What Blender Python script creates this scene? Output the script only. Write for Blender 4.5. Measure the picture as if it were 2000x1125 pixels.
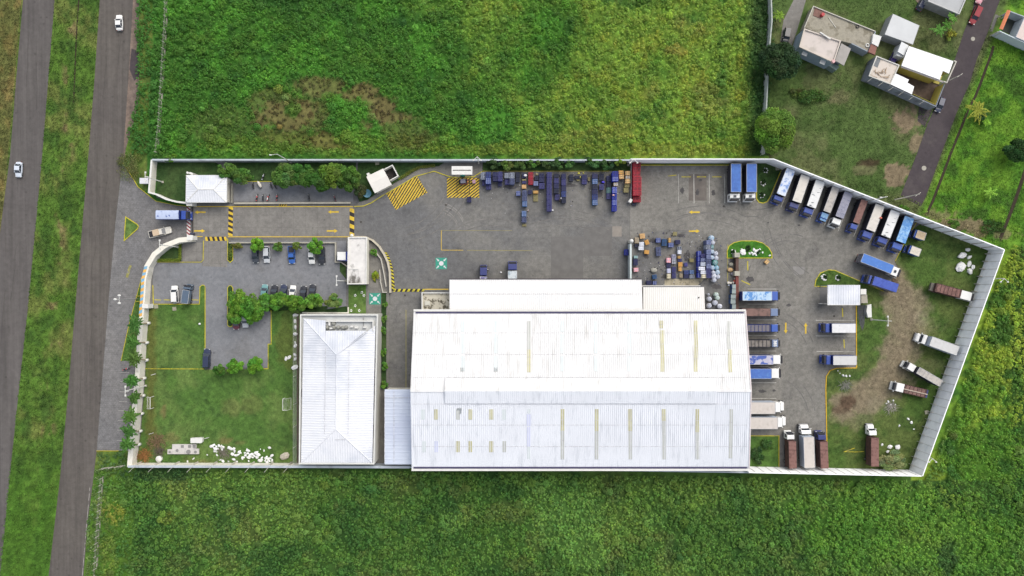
import bpy, bmesh, math, random
import numpy as np
from mathutils import Vector, Matrix
from mathutils.geometry import tessellate_polygon
random.seed(7)
D=bpy.data; SC=bpy.context.scene
for o in list(D.objects): D.objects.remove(o,do_unlink=True)
COL=SC.collection
# ---------------------------------------------------------------- camera, world, sun, exposure
S=0.135; H=182.0            # metres per survey pixel on the ground, drone height
cam=D.objects.new('camera',D.cameras.new('camera')); COL.objects.link(cam)
cam.location=(0,0,H); cam.rotation_euler=(0,0,0)
cam.data.sensor_width=36; cam.data.lens=36*H/(2000*S)
cam.data.clip_end=8000; cam.data.clip_start=1
SC.camera=cam
EL=math.radians(50); AZ=math.radians(36)      # sun to the north east, hazy
w=D.worlds.new('World'); SC.world=w; w.use_nodes=True
nt=w.node_tree; bg=nt.nodes['Background']
sky=nt.nodes.new('ShaderNodeTexSky'); sky.sky_type='NISHITA'; sky.sun_disc=False
sky.sun_elevation=EL; sky.sun_rotation=AZ; sky.dust_density=3.0; sky.air_density=0.9; sky.ozone_density=0.6
hz=nt.nodes.new('ShaderNodeHueSaturation'); hz.inputs['Saturation'].default_value=0.45     # thin overcast: whiter than a clear sky
nt.links.new(sky.outputs[0],hz.inputs['Color']); nt.links.new(hz.outputs[0],bg.inputs[0]); bg.inputs[1].default_value=0.15
sl=D.lights.new('sun','SUN'); sl.energy=1.05; sl.angle=math.radians(50); sl.color=(1,0.93,0.82)
so=D.objects.new('sun',sl); COL.objects.link(so)
sd=Vector((math.sin(AZ)*math.cos(EL),math.cos(AZ)*math.cos(EL),math.sin(EL)))
so.rotation_euler=sd.to_track_quat('Z','Y').to_euler(); so.location=sd*300
vs=SC.view_settings; vs.view_transform='Standard'; vs.look='None'; vs.gamma=1; vs.exposure=0.80
K=1.36                       # display value of a white surface; albedo = display / K
SC.cycles.max_bounces=5; SC.cycles.transparent_max_bounces=4
# ---------------------------------------------------------------- helpers
def lin(v):
    v=v/255.0
    return v/12.92 if v<=0.04045 else ((v+0.055)/1.055)**2.4
def C(r,g,b,m=1.0):
    return tuple(min(0.85,lin(v)/K*m) for v in (r,g,b))
def P(px,py,h=0.0):
    k=S*(H-h)/H
    return Vector(((px-1000)*k,(562.5-py)*k,h))
def P2(px,py,h=0.0):
    v=P(px,py,h); return (v.x,v.y)
ORG={}
class MB:
    def __init__(s): s.v=[]; s.f=[]
    def add(s,vs,fs):
        n=len(s.v); s.v+= [tuple(v) for v in vs]; s.f+=[tuple(i+n for i in f) for f in fs]
    def box(s,c,d,rz=0.0):
        x,y,z=d[0]/2,d[1]/2,d[2]/2; cs,sn=math.cos(rz),math.sin(rz); vs=[]
        for (a,b,e) in ((-x,-y,-z),(x,-y,-z),(x,y,-z),(-x,y,-z),(-x,-y,z),(x,-y,z),(x,y,z),(-x,y,z)):
            vs.append((c[0]+a*cs-b*sn,c[1]+a*sn+b*cs,c[2]+e))
        s.add(vs,[(3,2,1,0),(4,5,6,7),(0,1,5,4),(1,2,6,5),(2,3,7,6),(3,0,4,7)])
    def prism(s,pts,z0,z1,bottom=True):
        pts=[(p[0],p[1]) for p in pts]
        a=sum(pts[i][0]*pts[(i+1)%len(pts)][1]-pts[(i+1)%len(pts)][0]*pts[i][1] for i in range(len(pts)))
        if a<0: pts=pts[::-1]
        n=len(pts); vs=[(x,y,z0) for x,y in pts]+[(x,y,z1) for x,y in pts]
        fs=[(i,(i+1)%n,n+(i+1)%n,n+i) for i in range(n)]
        tr=tessellate_polygon([[Vector((x,y,0)) for x,y in pts]])
        for t in tr:
            p,q,r=[pts[i] for i in t]
            if (q[0]-p[0])*(r[1]-p[1])-(q[1]-p[1])*(r[0]-p[0])<0: t=t[::-1]
            fs.append(tuple(n+i for i in t))
            if bottom: fs.append(tuple(t[::-1]))
        s.add(vs,fs)
    def sheet(s,pts,z):
        pts=[(p[0],p[1]) for p in pts]
        fs=[]
        for t in tessellate_polygon([[Vector((x,y,0)) for x,y in pts]]):
            p,q,r=[pts[i] for i in t]
            if (q[0]-p[0])*(r[1]-p[1])-(q[1]-p[1])*(r[0]-p[0])<0: t=t[::-1]
            fs.append(tuple(t))
        s.add([(x,y,z) for x,y in pts],fs)
    def tube(s,p0,p1,r0,r1=None,n=8,cap=True):
        r1=r0 if r1 is None else r1
        p0=Vector(p0);p1=Vector(p1); d=(p1-p0).normalized()
        a=d.orthogonal().normalized(); b=d.cross(a); vs=[]
        for p,r in ((p0,r0),(p1,r1)):
            for i in range(n):
                t=2*math.pi*i/n; vs.append(p+a*(r*math.cos(t))+b*(r*math.sin(t)))
        fs=[(i,(i+1)%n,n+(i+1)%n,n+i) for i in range(n)]
        if cap: fs+= [tuple(range(n))[::-1],tuple(range(n,2*n))]
        s.add(vs,fs)
    def strip(s,line,wd,z0,z1,closed=False):
        L=[Vector((p[0],p[1])) for p in line]; n=len(L); A=[];B=[]
        for i in range(n):
            if closed: d0=(L[i]-L[i-1]); d1=(L[(i+1)%n]-L[i])
            else:
                d0=L[i]-L[i-1] if i>0 else L[1]-L[0]; d1=L[i+1]-L[i] if i<n-1 else L[-1]-L[-2]
            d0=d0.normalized(); d1=d1.normalized(); t=(d0+d1)
            t=t.normalized() if t.length>1e-6 else d1
            nn=Vector((-t.y,t.x)); k=max(0.5,nn.dot(Vector((-d1.y,d1.x))))
            A.append(L[i]+nn*(wd/2/k)); B.append(L[i]-nn*(wd/2/k))
        m=n if closed else n-1
        for i in range(m):
            j=(i+1)%n
            q=[B[i],B[j],A[j],A[i]]
            vs=[(p.x,p.y,z0) for p in q]+[(p.x,p.y,z1) for p in q]
            f=[(3,2,1,0),(4,5,6,7),(0,1,5,4),(2,3,7,6)]
            if not closed and i==0: f.append((3,0,4,7))
            if not closed and i==m-1: f.append((1,2,6,5))
            if z1-z0<1e-6: f=[(4,5,6,7)]
            s.add(vs,f)
    def sphere(s,c,r,u=10,v=6,jit=0,rng=None):
        vs=[];fs=[]
        rx,ry,rz=(r,r,r) if not hasattr(r,'__len__') else r
        for j in range(1,v):
            for i in range(u):
                a=2*math.pi*i/u; b=math.pi*j/v; q=1+(rng.uniform(-jit,jit) if jit else 0)
                vs.append((c[0]+rx*q*math.cos(a)*math.sin(b),c[1]+ry*q*math.sin(a)*math.sin(b),c[2]+rz*q*math.cos(b)))
        vs+= [(c[0],c[1],c[2]+rz),(c[0],c[1],c[2]-rz)]; t=len(vs)-2
        for j in range(v-2):
            for i in range(u): fs.append((j*u+i,(j+1)*u+i,(j+1)*u+(i+1)%u,j*u+(i+1)%u))
        for i in range(u):
            fs.append((t,i,(i+1)%u)); fs.append((t+1,(v-2)*u+(i+1)%u,(v-2)*u+i))
        s.add(vs,fs)
    def build(s,name,m,parent=None,loc=None,bevel=0,smooth=False,kind=None):
        o=ORG.get(parent.name,Vector((0,0,0))) if parent is not None else (Vector(loc) if loc is not None else Vector((0,0,0)))
        me=D.meshes.new(name)
        me.from_pydata([(x-o[0],y-o[1],z-o[2]) for x,y,z in s.v],[],s.f); me.update()
        if m: me.materials.append(m)
        if bevel:
            bm=bmesh.new(); bm.from_mesh(me); bmesh.ops.remove_doubles(bm,verts=bm.verts,dist=1e-5)
            es=[e for e in bm.edges if len(e.link_faces)==2 and e.calc_face_angle(0)>0.5]
            bmesh.ops.bevel(bm,geom=es,offset=bevel,segments=2,affect='EDGES',profile=0.6); bm.to_mesh(me); bm.free()
        if smooth: me.polygons.foreach_set('use_smooth',[True]*len(me.polygons))
        ob=D.objects.new(name,me); COL.objects.link(ob)
        if parent is not None: ob.parent=parent; ORG[ob.name]=Vector(o)
        else: ob.location=o
        if kind: ob['kind']=kind
        return ob
def thing(name,label,cat,loc,rz=0.0,group=None,world=False):
    o=D.objects.new(name,None); COL.objects.link(o); o.location=loc; o.rotation_euler=(0,0,rz)
    o.empty_display_size=0.5
    o['label']=label; o['category']=cat
    if group: o['group']=group
    ORG[o.name]=Vector(loc) if world else Vector((0,0,0))
    return o
def tag(o,label,cat,group=None,kind=None):
    o['label']=label; o['category']=cat
    if group: o['group']=group
    if kind: o['kind']=kind
    return o
def copy_thing(root,loc,rz,label,group=None):
    def rec(o,par):
        c=o.copy(); COL.objects.link(c); c.parent=par
        for ch in list(kids.get(o.name,[])): rec(ch,c)
        return c
    kids={}
    for ch in root.children_recursive: kids.setdefault(ch.parent.name,[]).append(ch)
    r=rec(root,None); r.location=loc; r.rotation_euler=(0,0,rz); r['label']=label
    if group: r['group']=group
    return r
ORD=['first','second','third','fourth','fifth','sixth','seventh','eighth','ninth','tenth','eleventh','twelfth','thirteenth','fourteenth','fifteenth','sixteenth','seventeenth','eighteenth']
# ---------------------------------------------------------------- materials
MATS={}
def _new(name):
    m=D.materials.new(name); m.use_nodes=True; return m,m.node_tree,m.node_tree.nodes['Principled BSDF']
def N(nt,t,**k):
    n=nt.nodes.new(t)
    for a,b in k.items(): setattr(n,a,b)
    return n
def noise(nt,vec,scale,detail=4,rough=0.55,dist=0):
    n=N(nt,'ShaderNodeTexNoise'); n.inputs['Scale'].default_value=scale; n.inputs['Detail'].default_value=detail
    n.inputs['Roughness'].default_value=rough; n.inputs['Distortion'].default_value=dist
    nt.links.new(vec,n.inputs['Vector']); return n.outputs['Fac']
def rng_map(nt,v,a,b,c,d,smooth=False):
    n=N(nt,'ShaderNodeMapRange'); n.inputs[1].default_value=a;n.inputs[2].default_value=b;n.inputs[3].default_value=c;n.inputs[4].default_value=d
    if smooth: n.interpolation_type='SMOOTHSTEP'
    nt.links.new(v,n.inputs[0]); return n.outputs[0]
def mixc(nt,f,a,b,mode='MIX'):
    n=N(nt,'ShaderNodeMix',data_type='RGBA',blend_type=mode)
    for i,s in ((0,f),(6,a),(7,b)):
        if hasattr(s,'links'): nt.links.new(s,n.inputs[i])
        elif i==0: n.inputs[0].default_value=s
        else: n.inputs[i].default_value=(*s[:3],1)
    return n.outputs[2]
def mul(nt,col,val):
    cb=N(nt,'ShaderNodeCombineColor')
    for i in range(3): nt.links.new(val,cb.inputs[i])
    return mixc(nt,1.0,col,cb.outputs[0],'MULTIPLY')
def coords(nt,world):
    if world: return N(nt,'ShaderNodeNewGeometry').outputs['Position']
    return N(nt,'ShaderNodeTexCoord').outputs['Object']
def scaled(nt,vec,s):
    n=N(nt,'ShaderNodeMapping'); n.inputs['Scale'].default_value=s; nt.links.new(vec,n.inputs[0]); return n.outputs[0]
def mat(name,col,rough=0.6,metal=0,amt=0.12,sc=1.5,world=False,col2=None,th=(0.5,0.65),sc2=1.0,st=(1,1,1),spec=0.3,fine=None,rnd=0.0,bump=0,coat=0):
    if name in MATS: return MATS[name]
    m,nt,b=_new(name); v=coords(nt,world)
    c=tuple(col)
    if col2 is not None:
        f=rng_map(nt,noise(nt,scaled(nt,v,st),sc2,6,0.6),th[0],th[1],0,1,True); c=mixc(nt,f,c,col2)
    if amt: c=mul(nt,c,rng_map(nt,noise(nt,v,sc,5),0.3,0.7,1-amt,1+amt))
    if fine: c=mul(nt,c,rng_map(nt,noise(nt,v,fine[0],3,0.7),0.3,0.7,1-fine[1],1+fine[1]))
    if rnd:
        oi=N(nt,'ShaderNodeObjectInfo'); c=mul(nt,c,rng_map(nt,oi.outputs['Random'],0,1,1-rnd,1+rnd))
    if isinstance(c,tuple): b.inputs['Base Color'].default_value=(*c,1)
    else: nt.links.new(c,b.inputs['Base Color'])
    b.inputs['Roughness'].default_value=rough; b.inputs['Metallic'].default_value=metal
    b.inputs['Specular IOR Level'].default_value=spec; b.inputs['Coat Weight'].default_value=coat
    if bump:
        bn=N(nt,'ShaderNodeBump'); bn.inputs['Strength'].default_value=bump; bn.inputs['Distance'].default_value=0.05
        nt.links.new(noise(nt,v,8,4),bn.inputs['Height']); nt.links.new(bn.outputs[0],b.inputs['Normal'])
    MATS[name]=m; return m
def paving(name,c1,c2,c3,stain=0.5,joint=None,fine=0.16,big=0.045,rot=0,streak=None,jc=0.8):
    """worn concrete / asphalt: broad patches, stains, speckle, optional slab joints"""
    m,nt,b=_new(name); v=coords(nt,True)
    c=mixc(nt,rng_map(nt,noise(nt,v,big,5,0.6,0.6),0.35,0.65,0,1,True),c1,c2)
    c=mixc(nt,rng_map(nt,noise(nt,v,0.16,7,0.68,0.3),0.50,0.72,0,stain,True),c,c3)
    if streak:
        c=mul(nt,c,rng_map(nt,noise(nt,scaled(nt,v,streak),1.0,6,0.6),0.3,0.7,0.76,1.16))
    c=mul(nt,c,rng_map(nt,noise(nt,v,0.9,6,0.7),0.3,0.7,1-fine*1.2,1+fine*1.2))
    c=mul(nt,c,rng_map(nt,noise(nt,v,0.3,5,0.65,1.5),0.35,0.65,0.93,1.05))
    c=mul(nt,c,rng_map(nt,noise(nt,v,5.5,4,0.75),0.25,0.75,1-fine*1.6,1+fine*1.6))
    vo=N(nt,'ShaderNodeTexVoronoi'); vo.inputs['Scale'].default_value=0.35; nt.links.new(v,vo.inputs['Vector'])
    c=mul(nt,c,rng_map(nt,vo.outputs['Distance'],0.02,0.16,0.72,1.0,True))
    if joint:
        mp=N(nt,'ShaderNodeMapping'); mp.inputs['Rotation'].default_value=(0,0,rot); nt.links.new(v,mp.inputs[0])
        br=N(nt,'ShaderNodeTexBrick'); br.offset=joint[2] if len(joint)>2 else 0.0
        br.inputs['Scale'].default_value=1; br.inputs['Brick Width'].default_value=joint[0]; br.inputs['Row Height'].default_value=joint[1]
        br.inputs['Mortar Size'].default_value=joint[3] if len(joint)>3 else 0.05; br.inputs['Color1'].default_value=(1,1,1,1); br.inputs['Color2'].default_value=(0.93,0.93,0.93,1)
        br.inputs['Mortar'].default_value=(jc,jc,jc,1); nt.links.new(mp.outputs[0],br.inputs['Vector'])
        c=mixc(nt,1.0,c,br.outputs['Color'],'MULTIPLY')
    nt.links.new(c,b.inputs['Base Color']); b.inputs['Roughness'].default_value=0.85; b.inputs['Specular IOR Level'].default_value=0.2
    return m
def attr_mat(name,rough=0.75,fine=0.25,trans=0.0,isl=0.0,sc=4.0):
    m,nt,b=_new(name); a=N(nt,'ShaderNodeAttribute'); a.attribute_name='tint'; c=a.outputs['Color']
    if fine:
        v=coords(nt,True)
        c=mul(nt,c,rng_map(nt,noise(nt,v,sc,4,0.7),0.28,0.72,1-fine,1+fine))
        c=mul(nt,c,rng_map(nt,noise(nt,v,sc*0.22,4,0.65),0.3,0.7,1-fine*0.7,1+fine*0.7))
    if isl:
        g=N(nt,'ShaderNodeNewGeometry'); c=mul(nt,c,rng_map(nt,g.outputs['Random Per Island'],0,1,1-isl,1+isl))
    nt.links.new(c,b.inputs['Base Color']); b.inputs['Roughness'].default_value=rough; b.inputs['Specular IOR Level'].default_value=0.15
    if trans:
        t=N(nt,'ShaderNodeBsdfTranslucent'); nt.links.new(c,t.inputs[0]); mx=N(nt,'ShaderNodeMixShader'); mx.inputs[0].default_value=trans
        nt.links.new(b.outputs[0],mx.inputs[1]); nt.links.new(t.outputs[0],mx.inputs[2]); nt.links.new(mx.outputs[0],nt.nodes['Material Output'].inputs[0])
    return m
LEAF=attr_mat('leaf',0.65,0,0.3,0.12); SOIL=attr_mat('ground_cover',0.95,0.36); FROND=LEAF
# ---------------------------------------------------------------- numpy noise and vegetation
def vn(x,y,seed):
    r=np.random.RandomState(seed).rand(256,256)
    xi=np.floor(x).astype(int); yi=np.floor(y).astype(int); fx=x-xi; fy=y-yi
    fx=fx*fx*(3-2*fx); fy=fy*fy*(3-2*fy); g=lambda i,j:r[i%256,j%256]
    return (g(xi,yi)*(1-fx)+g(xi+1,yi)*fx)*(1-fy)+(g(xi,yi+1)*(1-fx)+g(xi+1,yi+1)*fx)*fy
def fbm(x,y,seed,o=4):
    s=0;a=1;t=0
    for i in range(o): s=s+a*vn(x*2**i+13.7*i,y*2**i+5.1*i,seed+i); t+=a; a*=0.55
    return s/t
def sst(x,a=0.0,b=1.0):
    t=np.clip((x-a)/(b-a),0,1); return t*t*(3-2*t)
def inpoly(x,y,poly):
    r=np.zeros(x.shape,bool); n=len(poly)
    for i in range(n):
        x0,y0=poly[i]; x1,y1=poly[(i+1)%n]
        if y0==y1: continue
        c=((y0>y)!=(y1>y))&(x<(x1-x0)*(y-y0)/(y1-y0)+x0); r^=c
    return r
def s2l(c):
    c=c/255.0; g=c.mean(axis=-1,keepdims=True); c=g+(c-g)*0.86; return np.where(c<=0.04045,c/12.92,((c+0.055)/1.055)**2.4)/K
def px_of(x,y): return x/S+1000, 562.5-y/S
def leafmesh(name,pts,nrm,size,asp,tint,rs,m=None,parent=None,loc=None,kind=None):
    n=len(pts); nrm=nrm/np.linalg.norm(nrm,axis=1,keepdims=True)
    r=rs.normal(size=(n,3)); t=r-nrm*np.sum(r*nrm,axis=1,keepdims=True); t/=np.linalg.norm(t,axis=1,keepdims=True)
    b=np.cross(nrm,t); a=size[:,None]; 
    v=np.stack([pts+t*a,pts+b*a*asp,pts-t*a*0.9,pts-b*a*asp],1).reshape(-1,3)
    o=Vector((0,0,0))
    if parent is not None: o=ORG.get(parent.name,o)
    elif loc is not None: o=Vector(loc)
    v=(v-np.array(o)).astype(np.float32)
    me=D.meshes.new(name); me.vertices.add(4*n); me.vertices.foreach_set('co',v.ravel())
    me.loops.add(4*n); me.loops.foreach_set('vertex_index',np.arange(4*n,dtype=np.int32))
    me.polygons.add(n); me.polygons.foreach_set('loop_start',np.arange(0,4*n,4,dtype=np.int32)); me.polygons.foreach_set('loop_total',np.full(n,4,dtype=np.int32))
    me.update(calc_edges=True)
    ca=me.attributes.new('tint','FLOAT_COLOR','POINT'); cc=np.ones((4*n,4),np.float32); cc[:,:3]=np.repeat(tint,4,axis=0); ca.data.foreach_set('color',cc.ravel())
    me.materials.append(m or LEAF); ob=D.objects.new(name,me); COL.objects.link(ob)
    if parent is not None: ob.parent=parent; ORG[ob.name]=Vector(o)
    else: ob.location=o
    if kind: ob['kind']=kind
    return ob
def scatter(name,poly,dens,size,colfn,hfn,tilt=0.6,seed=1,denfn=None,asp=0.55,kind='stuff'):
    rs=np.random.RandomState(seed); pw=[((p[0]-1000)*S,(562.5-p[1])*S) for p in poly]
    xs=[p[0] for p in pw]; ys=[p[1] for p in pw]
    n=int((max(xs)-min(xs))*(max(ys)-min(ys))*dens); x=rs.uniform(min(xs),max(xs),n); y=rs.uniform(min(ys),max(ys),n)
    k=inpoly(x,y,pw); x=x[k];y=y[k]; px,py=px_of(x,y)
    if denfn is not None:
        k=rs.rand(len(x))<denfn(px,py); x=x[k];y=y[k];px=px[k];py=py[k]
    n=len(x); h=hfn(px,py); z=h*(0.35+0.65*rs.rand(n)**0.6)
    nr=rs.normal(size=(n,3))*tilt; nr[:,2]=1
    sz=rs.uniform(size[0],size[1],n)
    t=s2l(np.clip(colfn(px,py),0,255))*1.12; t=t*(0.72+0.56*rs.rand(n))[:,None]
    return leafmesh(name,np.stack([x,y,z],1),nr,sz,asp,t,rs,kind=kind)
def clumps(name,poly,dens,rad,k,size,colfn,hfn,seed=1,denfn=None,asp=0.6,kind='stuff',vary=.15):
    """weeds as small domes of leaves, every dome with its own hue"""
    rs=np.random.RandomState(seed); pw=[((p[0]-1000)*S,(562.5-p[1])*S) for p in poly]
    xs=[p[0] for p in pw]; ys=[p[1] for p in pw]
    n=int((max(xs)-min(xs))*(max(ys)-min(ys))*dens); x=rs.uniform(min(xs),max(xs),n); y=rs.uniform(min(ys),max(ys),n)
    q=inpoly(x,y,pw); x=x[q];y=y[q]; px,py=px_of(x,y)
    if denfn is not None: q=rs.rand(len(x))<denfn(px,py); x=x[q];y=y[q];px=px[q];py=py[q]
    n=len(x); h=hfn(px,py); r=rs.uniform(rad[0],rad[1],n)
    c=s2l(np.clip(colfn(px,py),0,255))*VEG*np.exp(rs.normal(size=n)*vary)[:,None]*np.stack([1+rs.uniform(-.12,.14,n),np.ones(n),1+rs.uniform(-.2,.2,n)],1)
    v=rs.normal(size=(n,k,3)); v/=np.linalg.norm(v,axis=2,keepdims=True); v[...,2]=np.abs(v[...,2])
    ctr=np.stack([x,y,h*.55],1)[:,None,:]; sc=np.stack([r,r,np.maximum(h*.42,.14)],1)[:,None,:]
    p=(ctr+v*sc*rs.uniform(.65,1.05,(n,k,1))).reshape(-1,3); p[:,2]=np.maximum(p[:,2],.06)
    nr=(v+rs.normal(size=v.shape)*.35+np.array([0,0,.85])).reshape(-1,3)
    t=np.clip(np.repeat(c,k,0)*rs.uniform(.88,1.13,(n*k,1)),0,.8)
    return leafmesh(name,p,nr,rs.uniform(size[0],size[1],n*k),asp,t,rs,kind=kind)
VEG=np.array([2.2,2.0,2.0])
def gridsheet(name,poly,z,step,colfn,m=None,kind='structure'):
    """polygon sheet (survey pixels) cut into a fine grid that carries its own soil / grass colour"""
    bm=bmesh.new(); pts=[P(p[0],p[1]) for p in poly]
    vs=[bm.verts.new((p.x,p.y,z)) for p in pts]
    for t in tessellate_polygon([[Vector((p.x,p.y,0)) for p in pts]]):
        try: bm.faces.new([vs[i] for i in t])
        except ValueError: pass
    xs=[p.x for p in pts]; ys=[p.y for p in pts]
    for ax,lo,hi in ((0,min(xs),max(xs)),(1,min(ys),max(ys))):
        q=lo+step
        while q<hi:
            co=[0,0,0]; co[ax]=q; no=[0,0,0]; no[ax]=1
            bmesh.ops.bisect_plane(bm,geom=bm.verts[:]+bm.edges[:]+bm.faces[:],plane_co=co,plane_no=no); q+=step
    bmesh.ops.recalc_face_normals(bm,faces=bm.faces)
    if bm.faces and sum(f.normal.z for f in bm.faces)<0: bmesh.ops.reverse_faces(bm,faces=bm.faces)
    me=D.meshes.new(name); bm.to_mesh(me); bm.free()
    n=len(me.vertices); co=np.empty(n*3); me.vertices.foreach_get('co',co); co=co.reshape(-1,3)
    px,py=px_of(co[:,0],co[:,1]); cc=np.ones((n,4),np.float32); cc[:,:3]=s2l(np.clip(colfn(px,py),0,255))
    ca=me.attributes.new('tint','FLOAT_COLOR','POINT'); ca.data.foreach_set('color',cc.ravel())
    me.materials.append(m or SOIL); ob=D.objects.new(name,me); COL.objects.link(ob); ob['kind']=kind
    return ob
def pathd(px,py,L):
    d=np.full(px.shape,1e9)
    for (x0,y0),(x1,y1) in zip(L[:-1],L[1:]):
        vx,vy=x1-x0,y1-y0; t=np.clip(((px-x0)*vx+(py-y0)*vy)/(vx*vx+vy*vy),0,1); d=np.minimum(d,np.hypot(px-x0-t*vx,py-y0-t*vy))
    return d
def lerp3(a,b,t): return np.asarray(a,float)*(1-t)[:,None]+np.asarray(b,float)*t[:,None]
def blobs(px,py,L,seed=5,amp=0.5):
    m=np.zeros(px.shape); d=(fbm(px/22,py/22,seed)-0.5)*2*amp+(fbm(px/6,py/6,seed+3)-0.5)*amp
    for (x,y,rx,ry,s) in L:
        q=np.sqrt(((px-x)/rx)**2+((py-y)/ry)**2)+d; m=np.maximum(m,s*(1-sst(q,0.75,1.15)))
    return m
# ---------------------------------------------------------------- terrain
BARE_N=[(628,172,62,20,.75),(560,225,62,32,.95),(530,195,45,20,.5),(715,185,60,22,.95),(745,215,26,26,1),(712,248,18,13,1),(770,228,50,12,.9),(610,225,50,30,.6),(640,275,45,22,.9),(800,262,60,30,.45),(560,262,55,22,.5),(430,240,60,40,.25)]
BUSH_N=[(680,235,42,48,1),(700,270,50,18,.8),(572,210,16,18,.8),(790,160,60,38,1),(860,235,45,26,.9),(930,250,50,40,.95),(650,190,22,10,.7)]
def col_north(px,py):
    n1=fbm(px/120,py/120,11); n2=fbm(px/38,py/38,21); n3=fbm(px/9,py/9,31,3)
    w=sst((px-820)/380+(n1-.5)*2.2,0,1)
    c=lerp3(np.tile([54,100,30],(len(px),1)),[98,132,42],w)
    c=lerp3(c,[112,126,38],sst(n2,0.58,0.78)*(0.15+0.6*w))
    c=lerp3(c,[36,78,28],sst(1-n2,0.55,0.75)*.55)
    c=lerp3(c,[66,124,34],sst(fbm(px/60,py/60,44),.55,.7)*(1-w)*.7)
    c=lerp3(c,[108,116,50],sst(fbm(px/55,py/45,77),0.58,0.78)*w*0.6)
    b=np.clip(blobs(px,py,BARE_N),0,1)*(1-blobs(px,py,BUSH_N,9))
    c=lerp3(c,[118,102,62],b*.85)
    c=lerp3(c,[112,122,40],blobs(px,py,[(640,280,260,22,.5),(1150,292,350,14,.8),(1000,200,30,14,0)],13)*.6)
    c=lerp3(c,[128,120,50],.7*blobs(px,py,[(1318,98,22,14,.8),(1350,60,50,20,.25),(1180,262,60,22,.45)],17))
    c=lerp3(c,[38,70,34],np.clip(sst(px,1445,1480)*(.85)*(py<305),0,1))  # shade beside the wall and trees painted into the field colour
    c=lerp3(c,[44,92,34],sst(-px,-330,-285)*.6)
    return c*(0.82+0.36*n3)[:,None]
def bare_n(px,py): return np.clip(blobs(px,py,BARE_N),0,1)*(1-blobs(px,py,BUSH_N,9))
def col_south(px,py):
    n1=fbm(px/130,py/130,51); n2=fbm(px/40,py/40,61); n3=fbm(px/9,py/9,71,3)
    c=lerp3(np.tile([60,98,36],(len(px),1)),[76,110,42],sst(n1,.42,.64))
    c=lerp3(c,[40,78,32],sst(1-n2,0.52,0.7)*.6); c=lerp3(c,[84,118,42],sst(n2,0.58,0.74)*.45)
    c=lerp3(c,[84,94,46],sst(fbm(px/50,py/50,81),.6,.75)*.4)
    c=lerp3(c,[104,116,40],blobs(px,py,[(228,1000,24,24,.8),(215,1080,18,40,.4),(330,1010,20,12,.5)],19))
    c=lerp3(c,[82,124,50],.8*blobs(px,py,[(1060,970,40,40,.75),(1110,1020,75,60,.9),(1140,1070,45,40,.9),(880,1020,30,25,.7),(1270,1012,16,18,.8),(1218,1062,9,9,.9),(1385,1062,8,8,.9),(1350,1100,25,18,.6)],23,.35))
    c=lerp3(c,[80,134,34],blobs(px,py,[(1750,1020,200,90,.45),(1900,1060,90,70,.5)],29))
    c=lerp3(c,[34,62,34],blobs(px,py,[(300,925,90,14,.6),(1850,1090,22,36,.6),(560,1070,180,6,0),(1850,960,30,40,.4)],31))  # dark patches; the one along the wall paints the wall's shade
    return c*(0.82+0.36*n3)[:,None]
def col_east(px,py):
    n1=fbm(px/90,py/90,151); n2=fbm(px/35,py/35,161); n3=fbm(px/9,py/9,171,3)
    c=lerp3(np.tile([72,116,32],(len(px),1)),[112,140,38],sst(n1,.38,.6))
    c=lerp3(c,[38,84,30],sst(1-n2,0.52,0.7)*.7)
    return c*(0.76+0.48*n3)[:,None]
def col_ne(px,py):      # grass plot round the houses and right of the lane
    n1=fbm(px/80,py/80,251); n2=fbm(px/30,py/30,261); n3=fbm(px/7,py/7,271,3)
    c=lerp3(np.tile([86,112,52],(len(px),1)),[104,114,66],sst(n1,.4,.62))
    right=sst(px-(1870-(py-215)*0.42),0,20)
    c=lerp3(c,lerp3(np.tile([84,140,34],(len(px),1)),[110,158,40],sst(n2,.4,.65)),right)
    c=lerp3(c,[60,88,34],sst(1-n2,.55,.7)*.5)
    c=lerp3(c,[136,118,92],blobs(px,py,[(1775,235,24,28,.95),(1790,275,14,24,.9),(1748,345,26,26,.95),(1700,330,25,14,.5),(1600,150,40,25,.3),(1640,190,20,12,.35),(1870,440,50,16,.9),(1905,452,30,10,.8),(1830,420,40,12,.7),(1965,455,22,16,.7)],37,1.0))
    c=lerp3(c,[66,52,36],blobs(px,py,[(1700,318,22,8,.8),(1496,300,10,9,.9),(1880,470,40,10,.5)],39))
    return c*(0.8+0.4*n3)[:,None]
def col_road_grass(px,py):
    n1=fbm(px/60,py/60,351); n2=fbm(px/18,py/30,361); n3=fbm(px/6,py/6,371,3)
    c=lerp3(np.tile([82,118,38],(len(px),1)),[112,122,56],sst(n1,.45,.68)*.8)
    c=lerp3(c,[58,92,32],sst(1-n2,.5,.7)*.7)
    mid=(194.7+106.7)/2-py*0.063*1.2
    c=lerp3(c,[132,112,76],sst(n2,.58,.72)*(1-sst(np.abs(px-(148-py*0.066)),5,26))*.75)
    c=lerp3(c,[78,126,34],sst(py,880,960)*.6)
    left=1-sst(px-(45-py*0.085),-4,0)
    c=lerp3(c,lerp3(np.tile([112,106,60],(len(px),1)),[140,116,68],sst(n2,.5,.7)),left*.75)
    return c*(0.76+0.5*n3)[:,None]
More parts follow.
